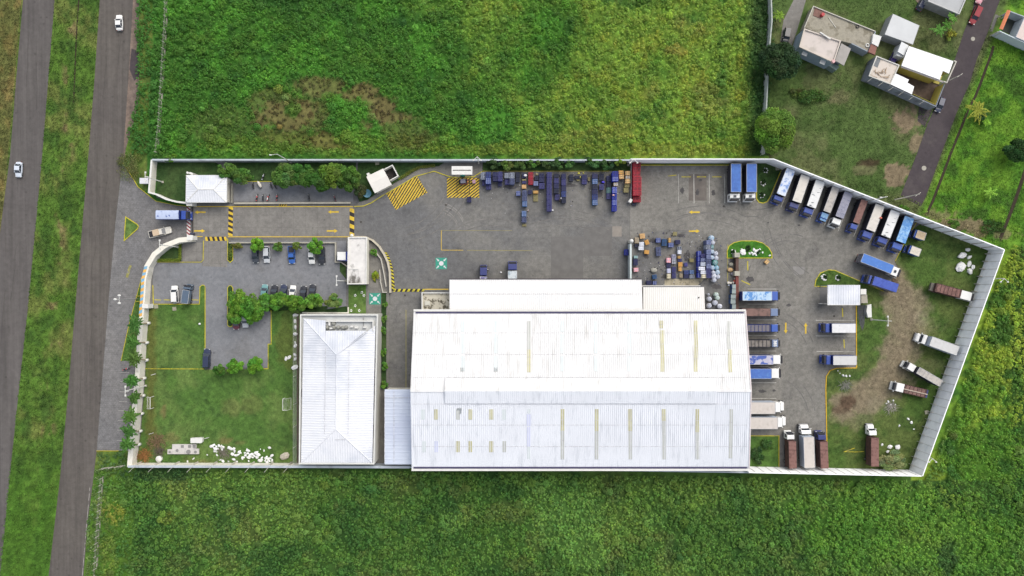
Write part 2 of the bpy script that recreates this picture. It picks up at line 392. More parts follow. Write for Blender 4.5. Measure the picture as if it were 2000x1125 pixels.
def col_all(px,py):
    c=col_north(px,py)*1.18
    def put(mask,f,k):
        nonlocal c
        if mask.any(): c[mask]=f(px[mask],py[mask])*k
    b=bare_n(px,py); c=c*(1-0.12*b)[:,None]
    ne=(px>1500)&(py<500)&(py<490+(px-1962)*0.38+10); put(ne,col_ne,0.95)
    put((py>905)|((px>1960)&(py>488)),col_south,1.0)
    put((px>1780)&(py>488)&(py<940)&(px<1975),col_east,1.1)
    put((px<300-py*0.04),col_road_grass,1.02)
    out=(px<-120)|(px>2140)|(py<-120)|(py>1245)
    c[out]=c[out]*.25+np.array([70,98,42])*.75
    far=(px<-300)|(px>2300)|(py<-300)|(py>1400); c[far]=[72,99,44]
    return c
xs=np.concatenate([[-4000,-1500,-600,-260],np.arange(-160,160.1,0.5),[260,600,1500,4000]])
ys=np.concatenate([[-4000,-1500,-600,-220],np.arange(-100,100.1,0.5),[220,600,1500,4000]])
gx,gy=np.meshgrid(xs,ys); nx,ny=len(xs),len(ys)
me=D.meshes.new('ground'); me.vertices.add(nx*ny)
co=np.stack([gx,gy,np.zeros_like(gx)],-1).reshape(-1,3).astype(np.float32); me.vertices.foreach_set('co',co.ravel())
idx=np.arange(nx*ny).reshape(ny,nx); q=np.stack([idx[:-1,:-1],idx[:-1,1:],idx[1:,1:],idx[1:,:-1]],-1).reshape(-1,4).astype(np.int32)
me.loops.add(q.size); me.loops.foreach_set('vertex_index',q.ravel()); me.polygons.add(len(q))
me.polygons.foreach_set('loop_start',np.arange(0,q.size,4,dtype=np.int32)); me.polygons.foreach_set('loop_total',np.full(len(q),4,dtype=np.int32)); me.update(calc_edges=True)
px,py=px_of(co[:,0].astype(float),co[:,1].astype(float)); cc=np.ones((len(co),4),np.float32); cc[:,:3]=s2l(np.clip(col_all(px,py),0,255))
ca=me.attributes.new('tint','FLOAT_COLOR','POINT'); ca.data.foreach_set('color',cc.ravel()); me.materials.append(SOIL)
g=D.objects.new('ground',me); COL.objects.link(g); g['kind']='structure'
# ---------------------------------------------------------------- roads and paving
def flat(name,poly,z,m): 
    b=MB(); b.sheet([P2(*p) for p in poly],z); return b.build(name,m,kind='structure')
A_ROAD=paving('road_asphalt',C(101,97,94),C(95,91,89),C(88,84,82),.5,None,.09,.03,streak=(0.9,0.03,1))
A_ROAD2=paving('road_asphalt_worn',C(102,97,91),C(95,90,86),C(86,81,78),.5,None,.1,.03,streak=(0.9,0.03,1))
A_LANE=paving('lane_asphalt',C(78,71,73),C(72,65,68),C(102,96,92),.45,None,.12,.05)
A_YARD=paving('yard_concrete',C(128,126,121),C(110,110,110),C(92,92,92),.62,(6.1,4.4,0.0,0.05),.17,.05,jc=.88)
A_YARDR=paving('yard_concrete_warm',C(138,135,128),C(126,124,118),C(104,102,99),.6,(6.1,4.4,0.0,0.05),.2,.06,jc=.9)
A_APRON=paving('apron_cobbles',C(132,130,128),C(122,121,121),C(104,103,102),.4,(0.7,0.5,0.5,0.05),.22,.06,jc=.84)
A_PARK=paving('parking_asphalt',C(134,135,138),C(124,126,129),C(110,108,105),.45,None,.14,.06)
A_WALK=paving('walkway_concrete',C(136,133,126),C(122,120,115),C(104,102,98),.5,(2.2,2.2,0,0.04),.14,.1)
A_DRIVE=paving('driveway_concrete',C(140,137,131),C(128,125,120),C(106,104,100),.5,(3.2,3.2,0,0.05),.15,.1)
A_DIRT=paving('shoulder_dirt',C(128,112,100),C(110,98,92),C(84,78,76),.7,None,.25,.1)
flat('road',[(47,-60),(45,0),(32,150),(20,300),(0,455),(-20,600),(-45,760),(-80,960),(-120,1200),(-10,1200),(3,1100),(19,936),(33,800),(55,600),(83,300),(107,0),(111,-60)],0.03,A_ROAD)
flat('shoulder',[(258,-60),(272,-60),(271,60),(272,190),(262,235),(246,290),(240,330),(232,330),(252,120)],0.02,A_DIRT)
flat('road',[(199,-60),(195,0),(185,150),(173,300),(160,450),(147,600),(132,780),(117,936),(95,1125),(86,1200),(155,1200),(163,1125),(172,1020),(189,880),(211,600),(226,430),(241,300),(251,150),(260,0),(264,-60)],0.034,A_ROAD2)
flat('shoulder_patch',[(257,95),(270,100),(272,150),(262,158),(253,135)],0.026,A_LANE)
flat('apron',[(240,318),(258,345),(270,365),(305,392),(345,401),(374,404),(374,470),(345,474),(318,488),(300,510),(290,540),(286,600),(278,720),(262,880),(189,880),(211,600),(226,430),(236,345)],0.026,A_APRON)
flat('lane',[(1916,-60),(1897,30),(1884,58),(1865,115),(1844,171),(1812,240),(1792,297),(1759,382),(1798,403),(1808,385),(1839,299),(1868,221),(1895,160),(1908,115),(1927,69),(1953,0),(1972,-60)],0.03,A_LANE)
flat('driveway_patch',[(1795,205),(1822,214),(1806,248),(1792,236)],0.022,A_LANE)
flat('driveway',[(1560,-20),(1580,-20),(1556,62),(1540,105),(1524,80),(1530,40)],0.022,A_DRIVE)
YARD=[(306,316),(1505,316),(1530,327),(1790,425),(1934,490),(1785,917),(250,908),(288,600),(290,545),(300,510),(318,490),(345,476),(374,471),(374,398),(345,396),(306,386)]
flat('yard',YARD,0.034,A_YARD)
flat('yard_east',[(1231,322),(1530,327),(1790,425),(1934,490),(1785,917),(1450,917),(1450,600),(1420,600),(1420,505),(1400,470),(1360,450),(1300,448),(1231,466)],0.042,A_YARDR)
flat('driveway_lane',[(376,402),(690,402),(690,462),(376,462)],0.042,A_DRIVE)
flat('parking',[(298,513),(395,513),(395,520),(444,520),(444,490),(452,470),(676,470),(676,555),(676,598),(640,606),(527,606),(527,718),(402,718),(402,560),(391,560),(391,592),(300,592)],0.044,A_PARK)
flat('driveway_ramp',[(396,464),(444,464),(444,522),(396,520)],0.048,A_DRIVE)
flat('driveway_ramp',[(357,474),(394,474),(394,508),(357,511)],0.048,A_DRIVE)
flat('motorcycle_parking',[(457,355),(690,355),(690,394),(457,394)],0.05,A_PARK)
flat('loading_pad',[(1298,545),(1375,545),(1360,560),(1298,560)],0.05,mat('pale_concrete',C(176,168,146),.9,amt=.15,sc=.8,world=True,col2=C(120,114,100),sc2=.4))
flat('concrete_patch',[(1196,442),(1214,442),(1214,462),(1196,462)],0.046,mat('patch_concrete',C(146,139,130),.9,amt=.1,sc=.8,world=True))
DARK=mat('oil_stain',C(92,88,84),.7,amt=.15,sc=.7,world=True)
PATCH=mat('patch_dark',C(113,111,108),.9,amt=.12,sc=.6,world=True)
flat('concrete_patch',[(1140,443),(1195,443),(1195,500),(1140,500)],.043,PATCH); flat('concrete_patch',[(1076,462),(1139,462),(1139,545),(1076,545)],.043,PATCH)
flat('concrete_patch',[(1345,340),(1380,340),(1380,392),(1345,392)],.046,mat('patch_oil',C(112,106,100),.9,amt=.2,sc=.5,world=True)); flat('concrete_patch',[(1548,520),(1572,522),(1570,535),(1552,538)],.046,mat('patch_light',C(138,136,132),.9,amt=.1,sc=.6,world=True))
for x in (1229.5,): 
    b=MB(); b.strip([P2(x,392),P2(x,470)],.12,.047,.047); b.build('painted_line',PATCH,kind='structure')
# ---------------------------------------------------------------- lawns inside the walls
def col_lawn(px,py):
    n1=fbm(px/50,py/50,401); n2=fbm(px/14,py/14,411); n3=fbm(px/4,py/4,421,3)
    c=lerp3(np.tile([82,120,48],(len(px),1)),[102,130,60],sst(n1,.38,.64))
    c=lerp3(c,[64,94,42],sst(1-n2,.5,.7)*.5)
    c=lerp3(c,[134,114,72],.75*blobs(px,py,[(320,807,6,14,.9),(440,860,18,7,.8),(470,865,12,5,.6),(450,795,22,18,.35),(490,790,20,20,.4),(395,905,26,6,.7),(575,860,12,12,0),(420,690,12,12,.3),(335,855,14,12,.6),(370,900,14,8,.4)],43))
    c=lerp3(c,[104,106,48],blobs(px,py,[(560,680,22,50,.5),(296,700,9,160,.7),(296,820,10,60,.8),(560,640,14,40,.4)],47))
    return c*(0.85+0.3*n3)[:,None]
def col_darklawn(px,py):
    n1=fbm(px/30,py/30,431); n3=fbm(px/4,py/4,441,3)
    return lerp3(np.tile([52,80,38],(len(px),1)),[68,92,46],sst(n1,.4,.65))*(0.82+0.36*n3)[:,None]
def col_efield(px,py):
    n1=fbm(px/60,py/60,501); n2=fbm(px/16,py/16,511); n3=fbm(px/4,py/4,521,3)
    c=lerp3(np.tile([80,110,44],(len(px),1)),[96,114,54],sst(n1,.4,.62))
    c=lerp3(c,[58,88,34],sst(1-n2,.5,.7)*.6)
    c=lerp3(c,[136,124,98],np.clip(blobs(px,py,[(1748,570,18,60,.9),(1765,600,42,50,.9),(1780,640,36,50,.75),(1760,680,44,44,.85),(1740,730,40,40,.85),(1700,770,46,34,.9),(1650,790,34,26,.9),(1665,815,44,22,.5),(1800,640,40,18,.5),(1790,720,70,20,.35),(1800,600,30,14,.6)],53,.6),0,1))
    c=lerp3(c,[134,121,96],(1-sst(pathd(px,py,[(1742,545),(1760,580),(1768,620),(1760,665),(1742,715),(1708,762),(1655,792)])+(fbm(px/14,py/14,66)-.5)*34,16,36))*(.55+.45*sst(n2,.3,.6)))
    c=lerp3(c,[92,72,56],blobs(px,py,[(1655,785,20,18,.85),(1742,545,12,24,.7),(1640,800,18,8,.6)],57))
    c=lerp3(c,[150,140,116],blobs(px,py,[(1800,622,16,14,.45),(1705,790,22,14,.3)],59))
    return c*(0.82+0.36*n3)[:,None]
YEL=mat('kerb_yellow',C(196,184,52),.7,amt=.18,sc=.6,world=True,col2=C(150,142,84),th=(.52,.7),sc2=.5)
YELO=mat('marking_yellow',C(214,182,60),.7,amt=.12,sc=.8,world=True,col2=C(170,146,80),th=(.55,.75),sc2=.7)
WHM=mat('marking_white',C(196,194,186),.8,amt=.1,sc=1,world=True,col2=C(150,146,140),th=(.5,.68),sc2=.6)
BLK=mat('marking_black',C(54,50,50),.8,amt=.15,sc=1,world=True)
def lawn(name,poly,colfn,z=0.14,step=0.8,tufts=7,seed=3):
    o=gridsheet(name,poly,z,step,colfn)
    if tufts: scatter('grass',poly,tufts,(0.07,0.16),colfn,lambda a,b:z+0.03+0.10*np.ones(a.shape),0.9,seed,asp=.35)
    return o
def kerb(line,wd=0.22,h=0.17,closed=False,m=None):
    b=MB(); b.strip([P2(*p) for p in line],wd,0.02,h,closed); return b.build('kerb',m or YEL,kind='structure')
lawn('lawn',[(306,317),(420,317),(430,322),(442,345),(442,390),(366,394),(346,393),(306,377)],col_darklawn,seed=4)
lawn('lawn',[(444,317),(696,317),(692,354),(457,354),(444,345)],col_darklawn,tufts=4,seed=5)
kerb([(457,354.5),(690,354.5)],.15)
lawn('lawn',[(700,317),(868,317),(858,324),(820,328),(790,346),(735,378),(718,390),(702,394),(694,370)],col_darklawn,seed=6)
flat('walkway',[(702,395),(718,391),(735,379),(790,347),(820,329),(858,325),(870,317.5),(942,317.5),(942,335),(925,345),(885,346),(873,343),(848,334),(812,344),(765,372),(745,383),(725,396),(710,402),(692,403)],0.16,A_WALK)
kerb([(692,403.5),(710,402.5),(725,396.5),(745,383.5),(765,372.5),(812,344.5),(848,334.5),(873,343.5),(885,346.5),(925,345.5),(942,335)],.2)
lawn('lawn',[(943,317),(1230,317),(1230,334),(943,334)],col_darklawn,tufts=4,seed=7)
kerb([(943,334.5),(1190,334.5)],.12)
lawn('lawn',[(1236,317),(1436,317),(1436,322),(1236,322)],col_darklawn,tufts=3,seed=8); kerb([(1236,322.7),(1436,322.7)],.2)
lawn('lawn',[(1478,318),(1500,318),(1527,329),(1503,385),(1497,393),(1490,396),(1482,394),(1478,388)],col_darklawn,seed=9); kerb([(1477.4,340),(1477.4,388),(1482,395),(1490,397),(1498,394),(1503,386),(1526,331)],.2)
I5=[(1420,504),(1420,490),(1424,480),(1433,474),(1447,470.5),(1475,470.5),(1490,475),(1501,484),(1507,494),(1507.5,504)]
lawn('lawn',I5,lambda a,b:col_lawn(a,b)*np.array([.8,1.05,.75]),seed=10); kerb(I5,.2,closed=True)
EF=[(1800,436),(1775,452),(1766,474),(1748,512),(1757,530),(1742,545),(1738,562),(1726,569),(1630,528.5),(1618,527.5),(1602,533.5),(1593,547),(1591,558.5),(1618,560),(1665,560),(1672,590),(1672.5,718),(1634,718.5),(1621,723),(1614,735),(1613,760),(1615,860),(1618,918),(1784,918),(1933,490)]
lawn('meadow',EF,col_efield,z=0.13,step=.8,tufts=16,seed=11)
kerb([(1791,432),(1768,470),(1748,510)],.15); kerb([(1726,569),(1630,528),(1618,527),(1602,533),(1593,547),(1591,559),(1616,560)],.2)
kerb([(1672,597),(1672.5,718.5),(1634,719),(1621,723.5),(1613.5,735),(1612.5,760),(1614.5,860),(1617.5,917)],.22,m=mat('kerb_gold',C(214,172,44),.7,amt=.15,sc=.7,world=True))
lawn('lawn',[(1463,852),(1520,852),(1520,917),(1463,917)],col_lawn,seed=12); kerb([(1465,851),(1521,851),(1521,917)],.2); 
lawn('lawn',[(311,505),(327,487),(343,478),(354,474.5),(354,506),(354,510),(308,510.5)],col_darklawn,seed=13); kerb([(304,512),(393,512),(397,508),(398,470)],.15)
HEDGE=mat('hedge_base',C(70,100,34),.9,amt=.3,sc=2,world=True)
LW=[(301,556),(300,594),(391,594),(392,560),(395,557),(399,557),(401,560),(401,720),(528,720),(527,672),(537,672),(537,624),(527,622),(527,606),(583,606),(583,905),(262,905),(274,840),(286,760),(290,640)]
lawn('lawn',[(292,594.5),(390.5,594.5),(391.5,560),(395,557.5),(399,557.5),(400.5,560),(400.5,722),(524,720.5),(524,672),(530,672),(530,606),(586,606),(586,906),(268,906),(276,840),(284,740),(288,640)],col_lawn,tufts=14,seed=14)
kerb([(299,557),(300,594),(390,594),(391,560),(395,557),(399,557),(401,560),(401,690)],.18); kerb([(284,720),(398,720.5)],.16); kerb([(484,720),(524,720),(524,672),(530,672),(530,606)],.2)
lawn('lawn',[(445,562),(448,558),(452,558),(455,562),(455,635),(452,638),(448,638),(445,635)],col_darklawn,seed=15); kerb([(445,562),(448,558),(452,558),(455,562),(455,635),(452,638),(448,638),(445,635)],.16,closed=True)
lawn('lawn',[(445,474),(454,474),(455,508),(450,512),(445,508)],col_darklawn,seed=16); kerb([(445,466),(445,508),(450,512.5),(455,508),(455,478)],.18)
lawn('lawn',[(586,600),(640,604),(676,598),(680,600),(680,611),(586,611)],col_darklawn,seed=17)
lawn('lawn',[(455,598),(640,598),(640,603),(526,608),(526,600),(455,604)],col_darklawn,tufts=3,seed=171)
lawn('lawn',[(681,557),(715,557),(715,613),(681,613)],col_lawn,seed=18)
lawn('lawn',[(664,512),(676,520),(676,545),(664,530)],col_darklawn,seed=19)
lawn('verge',[(277,543),(282,560),(281,640),(277,702),(237,705),(240,690),(251,640)],col_lawn,z=.1,seed=20); kerb([(277,543),(251,640),(237,705)],.15)
lawn('verge',[(245,423),(270,440),(271,446),(243,470)],col_lawn,z=.12,seed=21); kerb([(246,424),(268,438),(271,442),(269,447),(243,470)],.22,closed=True)
lawn('verge',[(745,572),(757,572),(757,758),(745,758)],col_darklawn,seed=22)
kerb([(757.5,572),(757.5,760)],.75,.3,m=A_WALK); kerb([(189,880.5),(232,880.5)],.15)
kerb([(240,318),(258,345),(270,365),(305,393),(345,401),(374,404)],.15,m=YEL)
# painted lines ---------------------------------------------------
def line(pts,wd,m,z=0.06,name='painted_line'):
    b=MB(); b.strip([P2(*p) for p in pts],wd,z,z); return b.build(name,m,kind='structure')
line([(374,403.5),(690,403.5)],.22,YELO); line([(374,462),(396,462)],.2,YELO); line([(445,462.5),(683,462.5)],.22,YELO)
line([(862,450),(862,488.5)],.14,YELO); line([(862,450),(1000,450.5)],.035,YEL); line([(862,488.5),(905,488.7)],.13,YELO); line([(912,488.8),(1040,489.5)],.05,YEL)
line([(829,565),(876,565)],.25,YELO); line([(793,605),(793,758)],.08,YEL)
for x in (1325,1355,1385,1415,1445): line([(x,340),(x+.5,397)],.1 if x<1330 else .16,WHM)
for x0,x1,y0,y1 in ((1304,1321,344,342),(1331,1349,345.5,345.5),(1361,1379,345.5,345.5),(1391,1409,345.5,345.5)): line([(x0,y0),(x1,y1)],.22,YEL)
for a,b_ in (((1533,385),(1525,405)),((1563,397),(1553,418)),((1591,407),(1582,428)),((1621,415),(1610,440)),((1646,429),(1637,451)),((1677,438),(1667,462)),((1708,453),(1696,475)),((1738,465),(1725,486))): line([a,b_],.15,WHM)
for y in (564.5,594,624.5,655,685.5,716,747.5,778): line([(1460,y),(1516,y)],.14,WHM)
for y,x0 in ((625.5,1593),(656,1593),(686.5,1595)): line([(x0,y),(1648,y)],.15,WHM); line([(1648,y+.3),(1669,y+.3)],.07,WHM)
for x,y0,y1 in ((1645,602,619),(1648,663,680)): line([(x,y0),(x+1,y1)],.26,YEL)
line([(1460,510),(1460.5,528)],.28,YEL); line([(1448,548),(1465,556)],.26,YEL); line([(1421.5,477),(1421,560)],.1,YEL)
for x0,x1 in ((302,315),(320,336),(375,388)): line([(x0,585.5),(x1,586)],.2,YEL)
for y in (727,745,765,784,802,821,840,860): line([(236-(y-727)*.06,y),(253-(y-727)*.08,y+.5)],.08,WHM)
line([(255,518),(248,542)],.7,mat('faded_yellow',C(150,146,86),.9,amt=.3,sc=1.2,world=True,col2=C(126,124,118),sc2=.8))
def arrow(px,py,ang,L=2.9,m=YELO):
    b=MB(); c=P(px,py); cs,sn=math.cos(ang),math.sin(ang)
    T=lambda x,y:(c.x+x*cs-y*sn,c.y+x*sn+y*cs)
    b.sheet([T(-L/2,-.2),(T(L/2-.9,-.2)),T(L/2-.9,-.5),T(L/2,0),T(L/2-.9,.5),T(L/2-.9,.2),T(-L/2,.2)],.062); return b.build('painted_arrow',m,kind='structure')
for a in ((391,414.5,math.pi),(390,451,0),(651,414,math.pi),(649,451,0),(1356,414.5,math.pi),(1356,451.5,0),(1534.5,641,-math.pi/2),(1573.5,641,math.pi/2)): arrow(*a)
def bump(label,pts,n,wd,cols,slant=.25,h=.09,word='speed_bump',cat='speed bump'):
    """striped hump between two survey points"""
    a,b_=P(*pts[0]),P(*pts[1]); d=(b_-a); L=d.length; d.normalize(); nn=Vector((-d.y,d.x,0)); c=(a+b_)/2
    t=thing(word,label,cat,(c.x,c.y,0),world=True)
    base=MB(); st=MB()
    prof=[(-wd/2,0.04),(-wd/4,h*.8),(0,h),(wd/4,h*.8),(wd/2,0.04)]
    for k in range(n*2-1):
        s0=L*k/(n*2-1); s1=L*(k+1)/(n*2-1); tgt=st if k%2==0 else base; lift=.004 if k%2==0 else 0
        vs=[]
        for (o,z) in prof:
            sh=slant*o
            for s_ in (max(0,min(L,s0+sh)),max(0,min(L,s1+sh))): p=a+d*s_+nn*o; vs.append((p.x,p.y,z+.02+lift))
        tgt.add(vs,[(2*i,2*i+1,2*i+3,2*i+2) for i in range(4)])
    base.build('hump',cols[1],t); st.build('painted_stripes',cols[0],t); return t
bump('yellow and black speed bump beside the guard house roof',[(451,403.5),(450,461)],6,1.2,(YELO,BLK),.4)
bump('yellow and black speed bump beside the stained white roof building',[(687.5,407),(687.5,462)],4,1.2,(YELO,BLK),.4)
bump('yellow and black speed bump across the ramp to the car park',[(401,466.5),(443,466.5)],5,1.1,(YELO,BLK),-.3)
bump('small yellow striped ramp below the row of motorcycles',[(545,399.5),(561,399.5)],4,.8,(YELO,BLK),.5)
bump('yellow and black striped kerb strip at the foot of the curved wall',[(768,567),(829,567)],7,.75,(YEL,BLK),.5,word='striped_kerb',cat='striped kerb')
RED=mat('paint_red',C(150,60,66),.7,amt=.1,world=True); WHT=mat('paint_white',C(225,224,218),.6,amt=.06,world=True)
bump('red and white striped strip across the entrance under the blue truck',[(368.5,402),(368.5,462)],9,.95,(WHT,RED),.8,.07,'threshold_strip','threshold strip')
t=thing('striped_kerb','curved yellow and black striped kerb along the curved white wall','striped kerb',P(765,530),world=True)
arc=[(752,493),(757,502),(761,513),(764.5,526),(766.5,540),(767.5,555),(768,568)]
b1=MB(); b1.strip([P2(*p) for p in arc],.85,.03,.12); b1.build('hump',BLK,t); b2=MB()
W=[P(*p) for p in arc]; seg=[]; 
for i in range(len(W)-1):
    for k in range(4): seg.append(W[i].lerp(W[i+1],k/4))
seg.append(W[-1])
for i in range(0,len(seg)-1,2):
    a,b_=seg[i],seg[i+1]; d=(b_-a); nn=Vector((-d.y,d.x,0)).normalized()*.42; sh=d.normalized()*.3
    b2.add([(p.x,p.y,.125) for p in (a+nn+sh,a-nn-sh,b_-nn-sh,b_+nn+sh)],[(0,1,2,3)])
b2.build('painted_stripes',YEL,t)
def hatch(poly,ang,pitch,name='hatched_marking',border=True):
    pts=[P(*p) for p in poly]; b=MB(); cs,sn=math.cos(ang),math.sin(ang)
    bk=MB(); bk.sheet([(p.x,p.y) for p in pts],.05); bk.build('hatched_marking',BLK,kind='structure')
    bm=bmesh.new(); vs=[bm.verts.new((p.x,p.y,.058)) for p in pts]; bm.faces.new(vs)
    no=Vector((-sn,cs,0)); ds=[p.dot(no) for p in pts]; q=min(ds); edges=[]
    while q<max(ds):
        for e in (q,q+pitch*.56):
            bmesh.ops.bisect_plane(bm,geom=bm.verts[:]+bm.edges[:]+bm.faces[:],plane_co=no*e,plane_no=no)
        q+=pitch
    q0=min(ds)
    dead=[f for f in bm.faces if ((f.calc_center_median().dot(no)-q0)%pitch)>pitch*.56]
    bmesh.ops.delete(bm,geom=dead,context='FACES')
    for f in bm.faces:
        if f.normal.z<0: f.normal_flip()
    me=D.meshes.new('hatched_marking'); bm.to_mesh(me); bm.free(); me.materials.append(YELO); o=D.objects.new('hatched_marking',me); COL.objects.link(o); o['kind']='structure'
hatch([(754,378),(814,343.5),(835,376),(773,410)],math.radians(58),.62)
hatch([(873,347.5),(936,347.5),(936,386),(873,386)],math.radians(38),.62)
line([(811,346),(828,378)],.12,BLK,.064); line([(765,371),(781,405)],.12,BLK,.064)
line([(892.5,348),(892.5,377),(917,377),(917,348)],.14,BLK,.064)
def assembly(px,py,s=3.0):
    G=mat('sign_green',C(58,150,128),.7,amt=.1,world=True); W_=mat('sign_white',C(214,214,216),.7,amt=.05,world=True)
    c=P(px,py); b=MB(); b.sheet([(c.x-s/2,c.y-s/2),(c.x+s/2,c.y-s/2),(c.x+s/2,c.y+s/2),(c.x-s/2,c.y+s/2)],.062); b.build('painted_sign',G,kind='structure')
    b=MB(); b.sheet([(c.x+.6*math.cos(i*math.pi/12),c.y+.6*math.sin(i*math.pi/12)) for i in range(24)],.07)
    for k in range(4):
        a=math.pi/4+k*math.pi/2; cs,sn=math.cos(a),math.sin(a); T=lambda x,y:(c.x+x*cs-y*sn,c.y+x*sn+y*cs)
        b.sheet([T(1.8,-.11),T(1.8,.11),T(1.25,.11),T(1.25,.32),T(.8,0),T(1.25,-.32),T(1.25,-.11)][::-1],.07)
    b.build('painted_sign',W_,kind='structure')
assembly(862,514.5); assembly(732.5,583.5)
# tyre marks where trucks turn, faint seams and the worn edge line of the carriageway
TM_=mat('tyre_mark',C(108,106,103),.85,amt=.15,sc=.8,world=True,col2=C(126,123,118),th=(.45,.6),sc2=.35); TL_=mat('pale_scuff',C(142,139,133),.85,amt=.1,sc=.8,world=True,col2=C(126,123,118),th=(.45,.6),sc2=.35)
k=0
for (cx,cy,r,a0,a1,m_) in ((860,450,34,20,75,TL_),(850,455,48,25,70,TL_),(1380,560,130,62,118,TM_),(1375,565,150,60,110,TM_),(1560,560,90,95,165,TM_),(1540,540,70,70,140,TM_),(760,330,120,-75,-20,TM_),(775,325,135,-80,-25,TM_),(1100,620,180,65,110,TM_),(1080,640,220,60,100,TM_),(1500,700,80,20,80,TM_),(1650,420,150,190,235,TM_),(1640,430,120,195,240,TM_),(1490,820,90,10,60,TM_),(1470,300,110,-100,-50,TM_),(960,560,120,70,130,TM_)):
    for dr in (0,13):
        k+=1; line([(cx+(r+dr)*math.cos(math.radians(a0+(a1-a0)*i/12)),cy-(r+dr)*math.sin(math.radians(a0+(a1-a0)*i/12))) for i in range(13)],.22,m_,.0485+.0002*k,'tyre_mark')
line([(176,950),(168,1040),(161,1125),(157,1190)],.14,mat('edge_line',C(170,166,160),.85,amt=.2,sc=1,world=True,col2=C(110,106,102),th=(.45,.6),sc2=.7),.05)
CRK=mat('crack',C(70,66,64),.9,amt=.1,world=True)
rk=random.Random(21)
for (x0,y0,x1,y1,n_) in ((225,20,205,300,14),(214,320,190,560,14),(190,560,150,1000,22),(70,20,58,300,14),(48,320,10,700,18)):
    for c_ in (0,1):
        pts=[]; ox=rk.uniform(-16,16)
        for i in range(n_): f=i/(n_-1); pts.append((x0+(x1-x0)*f+ox+rk.uniform(-2,2),y0+(y1-y0)*f))
        i0=rk.randrange(n_-6); line(pts[i0:i0+6],.06,CRK,.0405+.0003*c_,'road_crack')
# ditches and manholes on the lane
DM=mat('ditch_mud',C(56,48,36),.95,amt=.3,sc=1.5,world=True)
for L,wd in (([(1940,90),(1937,103),(1925,135),(1916,160),(1905,188),(1891,213),(1875,255),(1857,299),(1838,350),(1822,392),(1810,418)],.7),([(2040,240),(2010,310),(1985,385),(1970,425),(1952,470)],.9),([(154,0),(150,60),(147,130),(144,200)],.35)):
    line(L,wd,DM,.05,'ditch')
MH=mat('manhole_concrete',C(168,164,152),.85,amt=.15,sc=2)
for (x,y,r,l) in ((1900,76,.55,'round pale manhole cover on the dark lane near the red car'),(1804.5,328.5,.62,'round grey manhole cover on the dark lane above the boundary wall')):
    c=P(x,y); b=MB(); b.tube((c.x,c.y,.03),(c.x,c.y,.07),r,n=20); o=b.build('manhole_cover',MH,loc=(c.x,c.y,.03)); tag(o,l,'manhole cover')
MD=mat('manhole_iron',C(72,68,64),.7,amt=.2,sc=3)
for (x,y,l) in ((705,433.5,'round dark manhole cover on the yard right of the second speed bump'),(871,400.5,'dark manhole cover on the yard below the yellow hatched bay'),(1413.5,403,'dark manhole cover below the white bay lines of the right yard'),(791,577,'small dark manhole cover below the striped kerb strip'),(1629,617.5,'dark manhole cover in the bay below the white canopy')):
    c=P(x,y); b=MB(); b.tube((c.x,c.y,.04),(c.x,c.y,.065),.28,n=14); o=b.build('manhole_cover',MD,loc=(c.x,c.y,.04)); tag(o,l,'manhole cover')
# ---------------------------------------------------------------- boundary walls
WALLW=mat('wall_white',C(232,228,214),.8,amt=.07,sc=.6,world=True,col2=C(188,182,166),th=(.55,.78),sc2=.35)
WALLG=mat('wall_grey',C(186,194,202),.85,amt=.07,sc=.5,world=True,col2=C(150,156,160),th=(.5,.75),sc2=.4)
WALLP=mat('wall_panel',C(255,255,255,1.12),.85,amt=.06,sc=.4,world=True,col2=C(244,247,250),th=(.5,.75),sc2=.3)
WALLB=mat('wall_block',C(132,138,146),.9,amt=.12,sc=.8,world=True,col2=C(104,108,112),th=(.5,.7),sc2=.6)
POST=mat('concrete_post',C(196,192,180),.8,amt=.08,sc=1,world=True)
METAL=mat('pole_white',C(222,222,216),.5,amt=.04,sc=1)
def wall(name,label,line,h,th,m,top=None,cat='boundary wall',posts=None,panel=None,at=True,closed=False):
    """line given in survey pixels of the wall's TOP edge"""
    pts=[P2(p[0],p[1],h if at else 0) for p in line]
    t=thing(name,label,cat,(pts[0][0],pts[0][1],0),world=True)
    b=MB(); b.strip(pts,th,0,h,closed); b.build('wall',m,t)
    if top:
        b=MB(); b.strip(pts,th+.1,h+.003,h+.09,closed); b.build('coping',top,t)
    return t,pts
def along(pts,step,off=0):
    L=[Vector(p) for p in pts]; r=[]; q=off
    for a,b in zip(L[:-1],L[1:]):
        d=(b-a).length
        while q<d: r.append((a.lerp(b,q/d),(b-a).normalized())); q+=step
        q-=d
    return r
t,pts=wall('boundary_wall','low white wall with rounded corner round the lawn left of the guard house',[(366,396.5),(345,394),(325,389),(304,379),(291,375.5),(296.5,312)],2.6,.35,WALLW,WHT)
b=MB(); L=[P2(x,y,0) for x,y in ((300,372),(303,318))]; b.strip(L,.18,0,2.2); b.build('inner_rail',POST,t)
t,pts=wall('boundary_wall','long grey wall between the green field and the yard, behind the crates',[(297,312),(1232,312.6)],2.7,.3,WALLG,WALLG)
t,pts=wall('boundary_wall','tall pale wall behind the parking bays, bending down past the slanted trucks to the far corner',[(1232,310.5),(1511,310.5),(1962,487.5)],5.6,.22,WALLP,None)
for p,d in along(pts,2.75,1):
    n=Vector((d.y,-d.x)); 
    if p.x<76: continue
    b=MB(); c=p+n*.22; b.box((c.x,c.y,2.8),(.1,.2,5.6),math.atan2(d.y,d.x)); b.build('post',POST,t)
t,pts=wall('boundary_wall','tall pale panel wall along the right side of the compound with short posts',[(1962,488),(1802,930)],6.0,.22,WALLP,None)
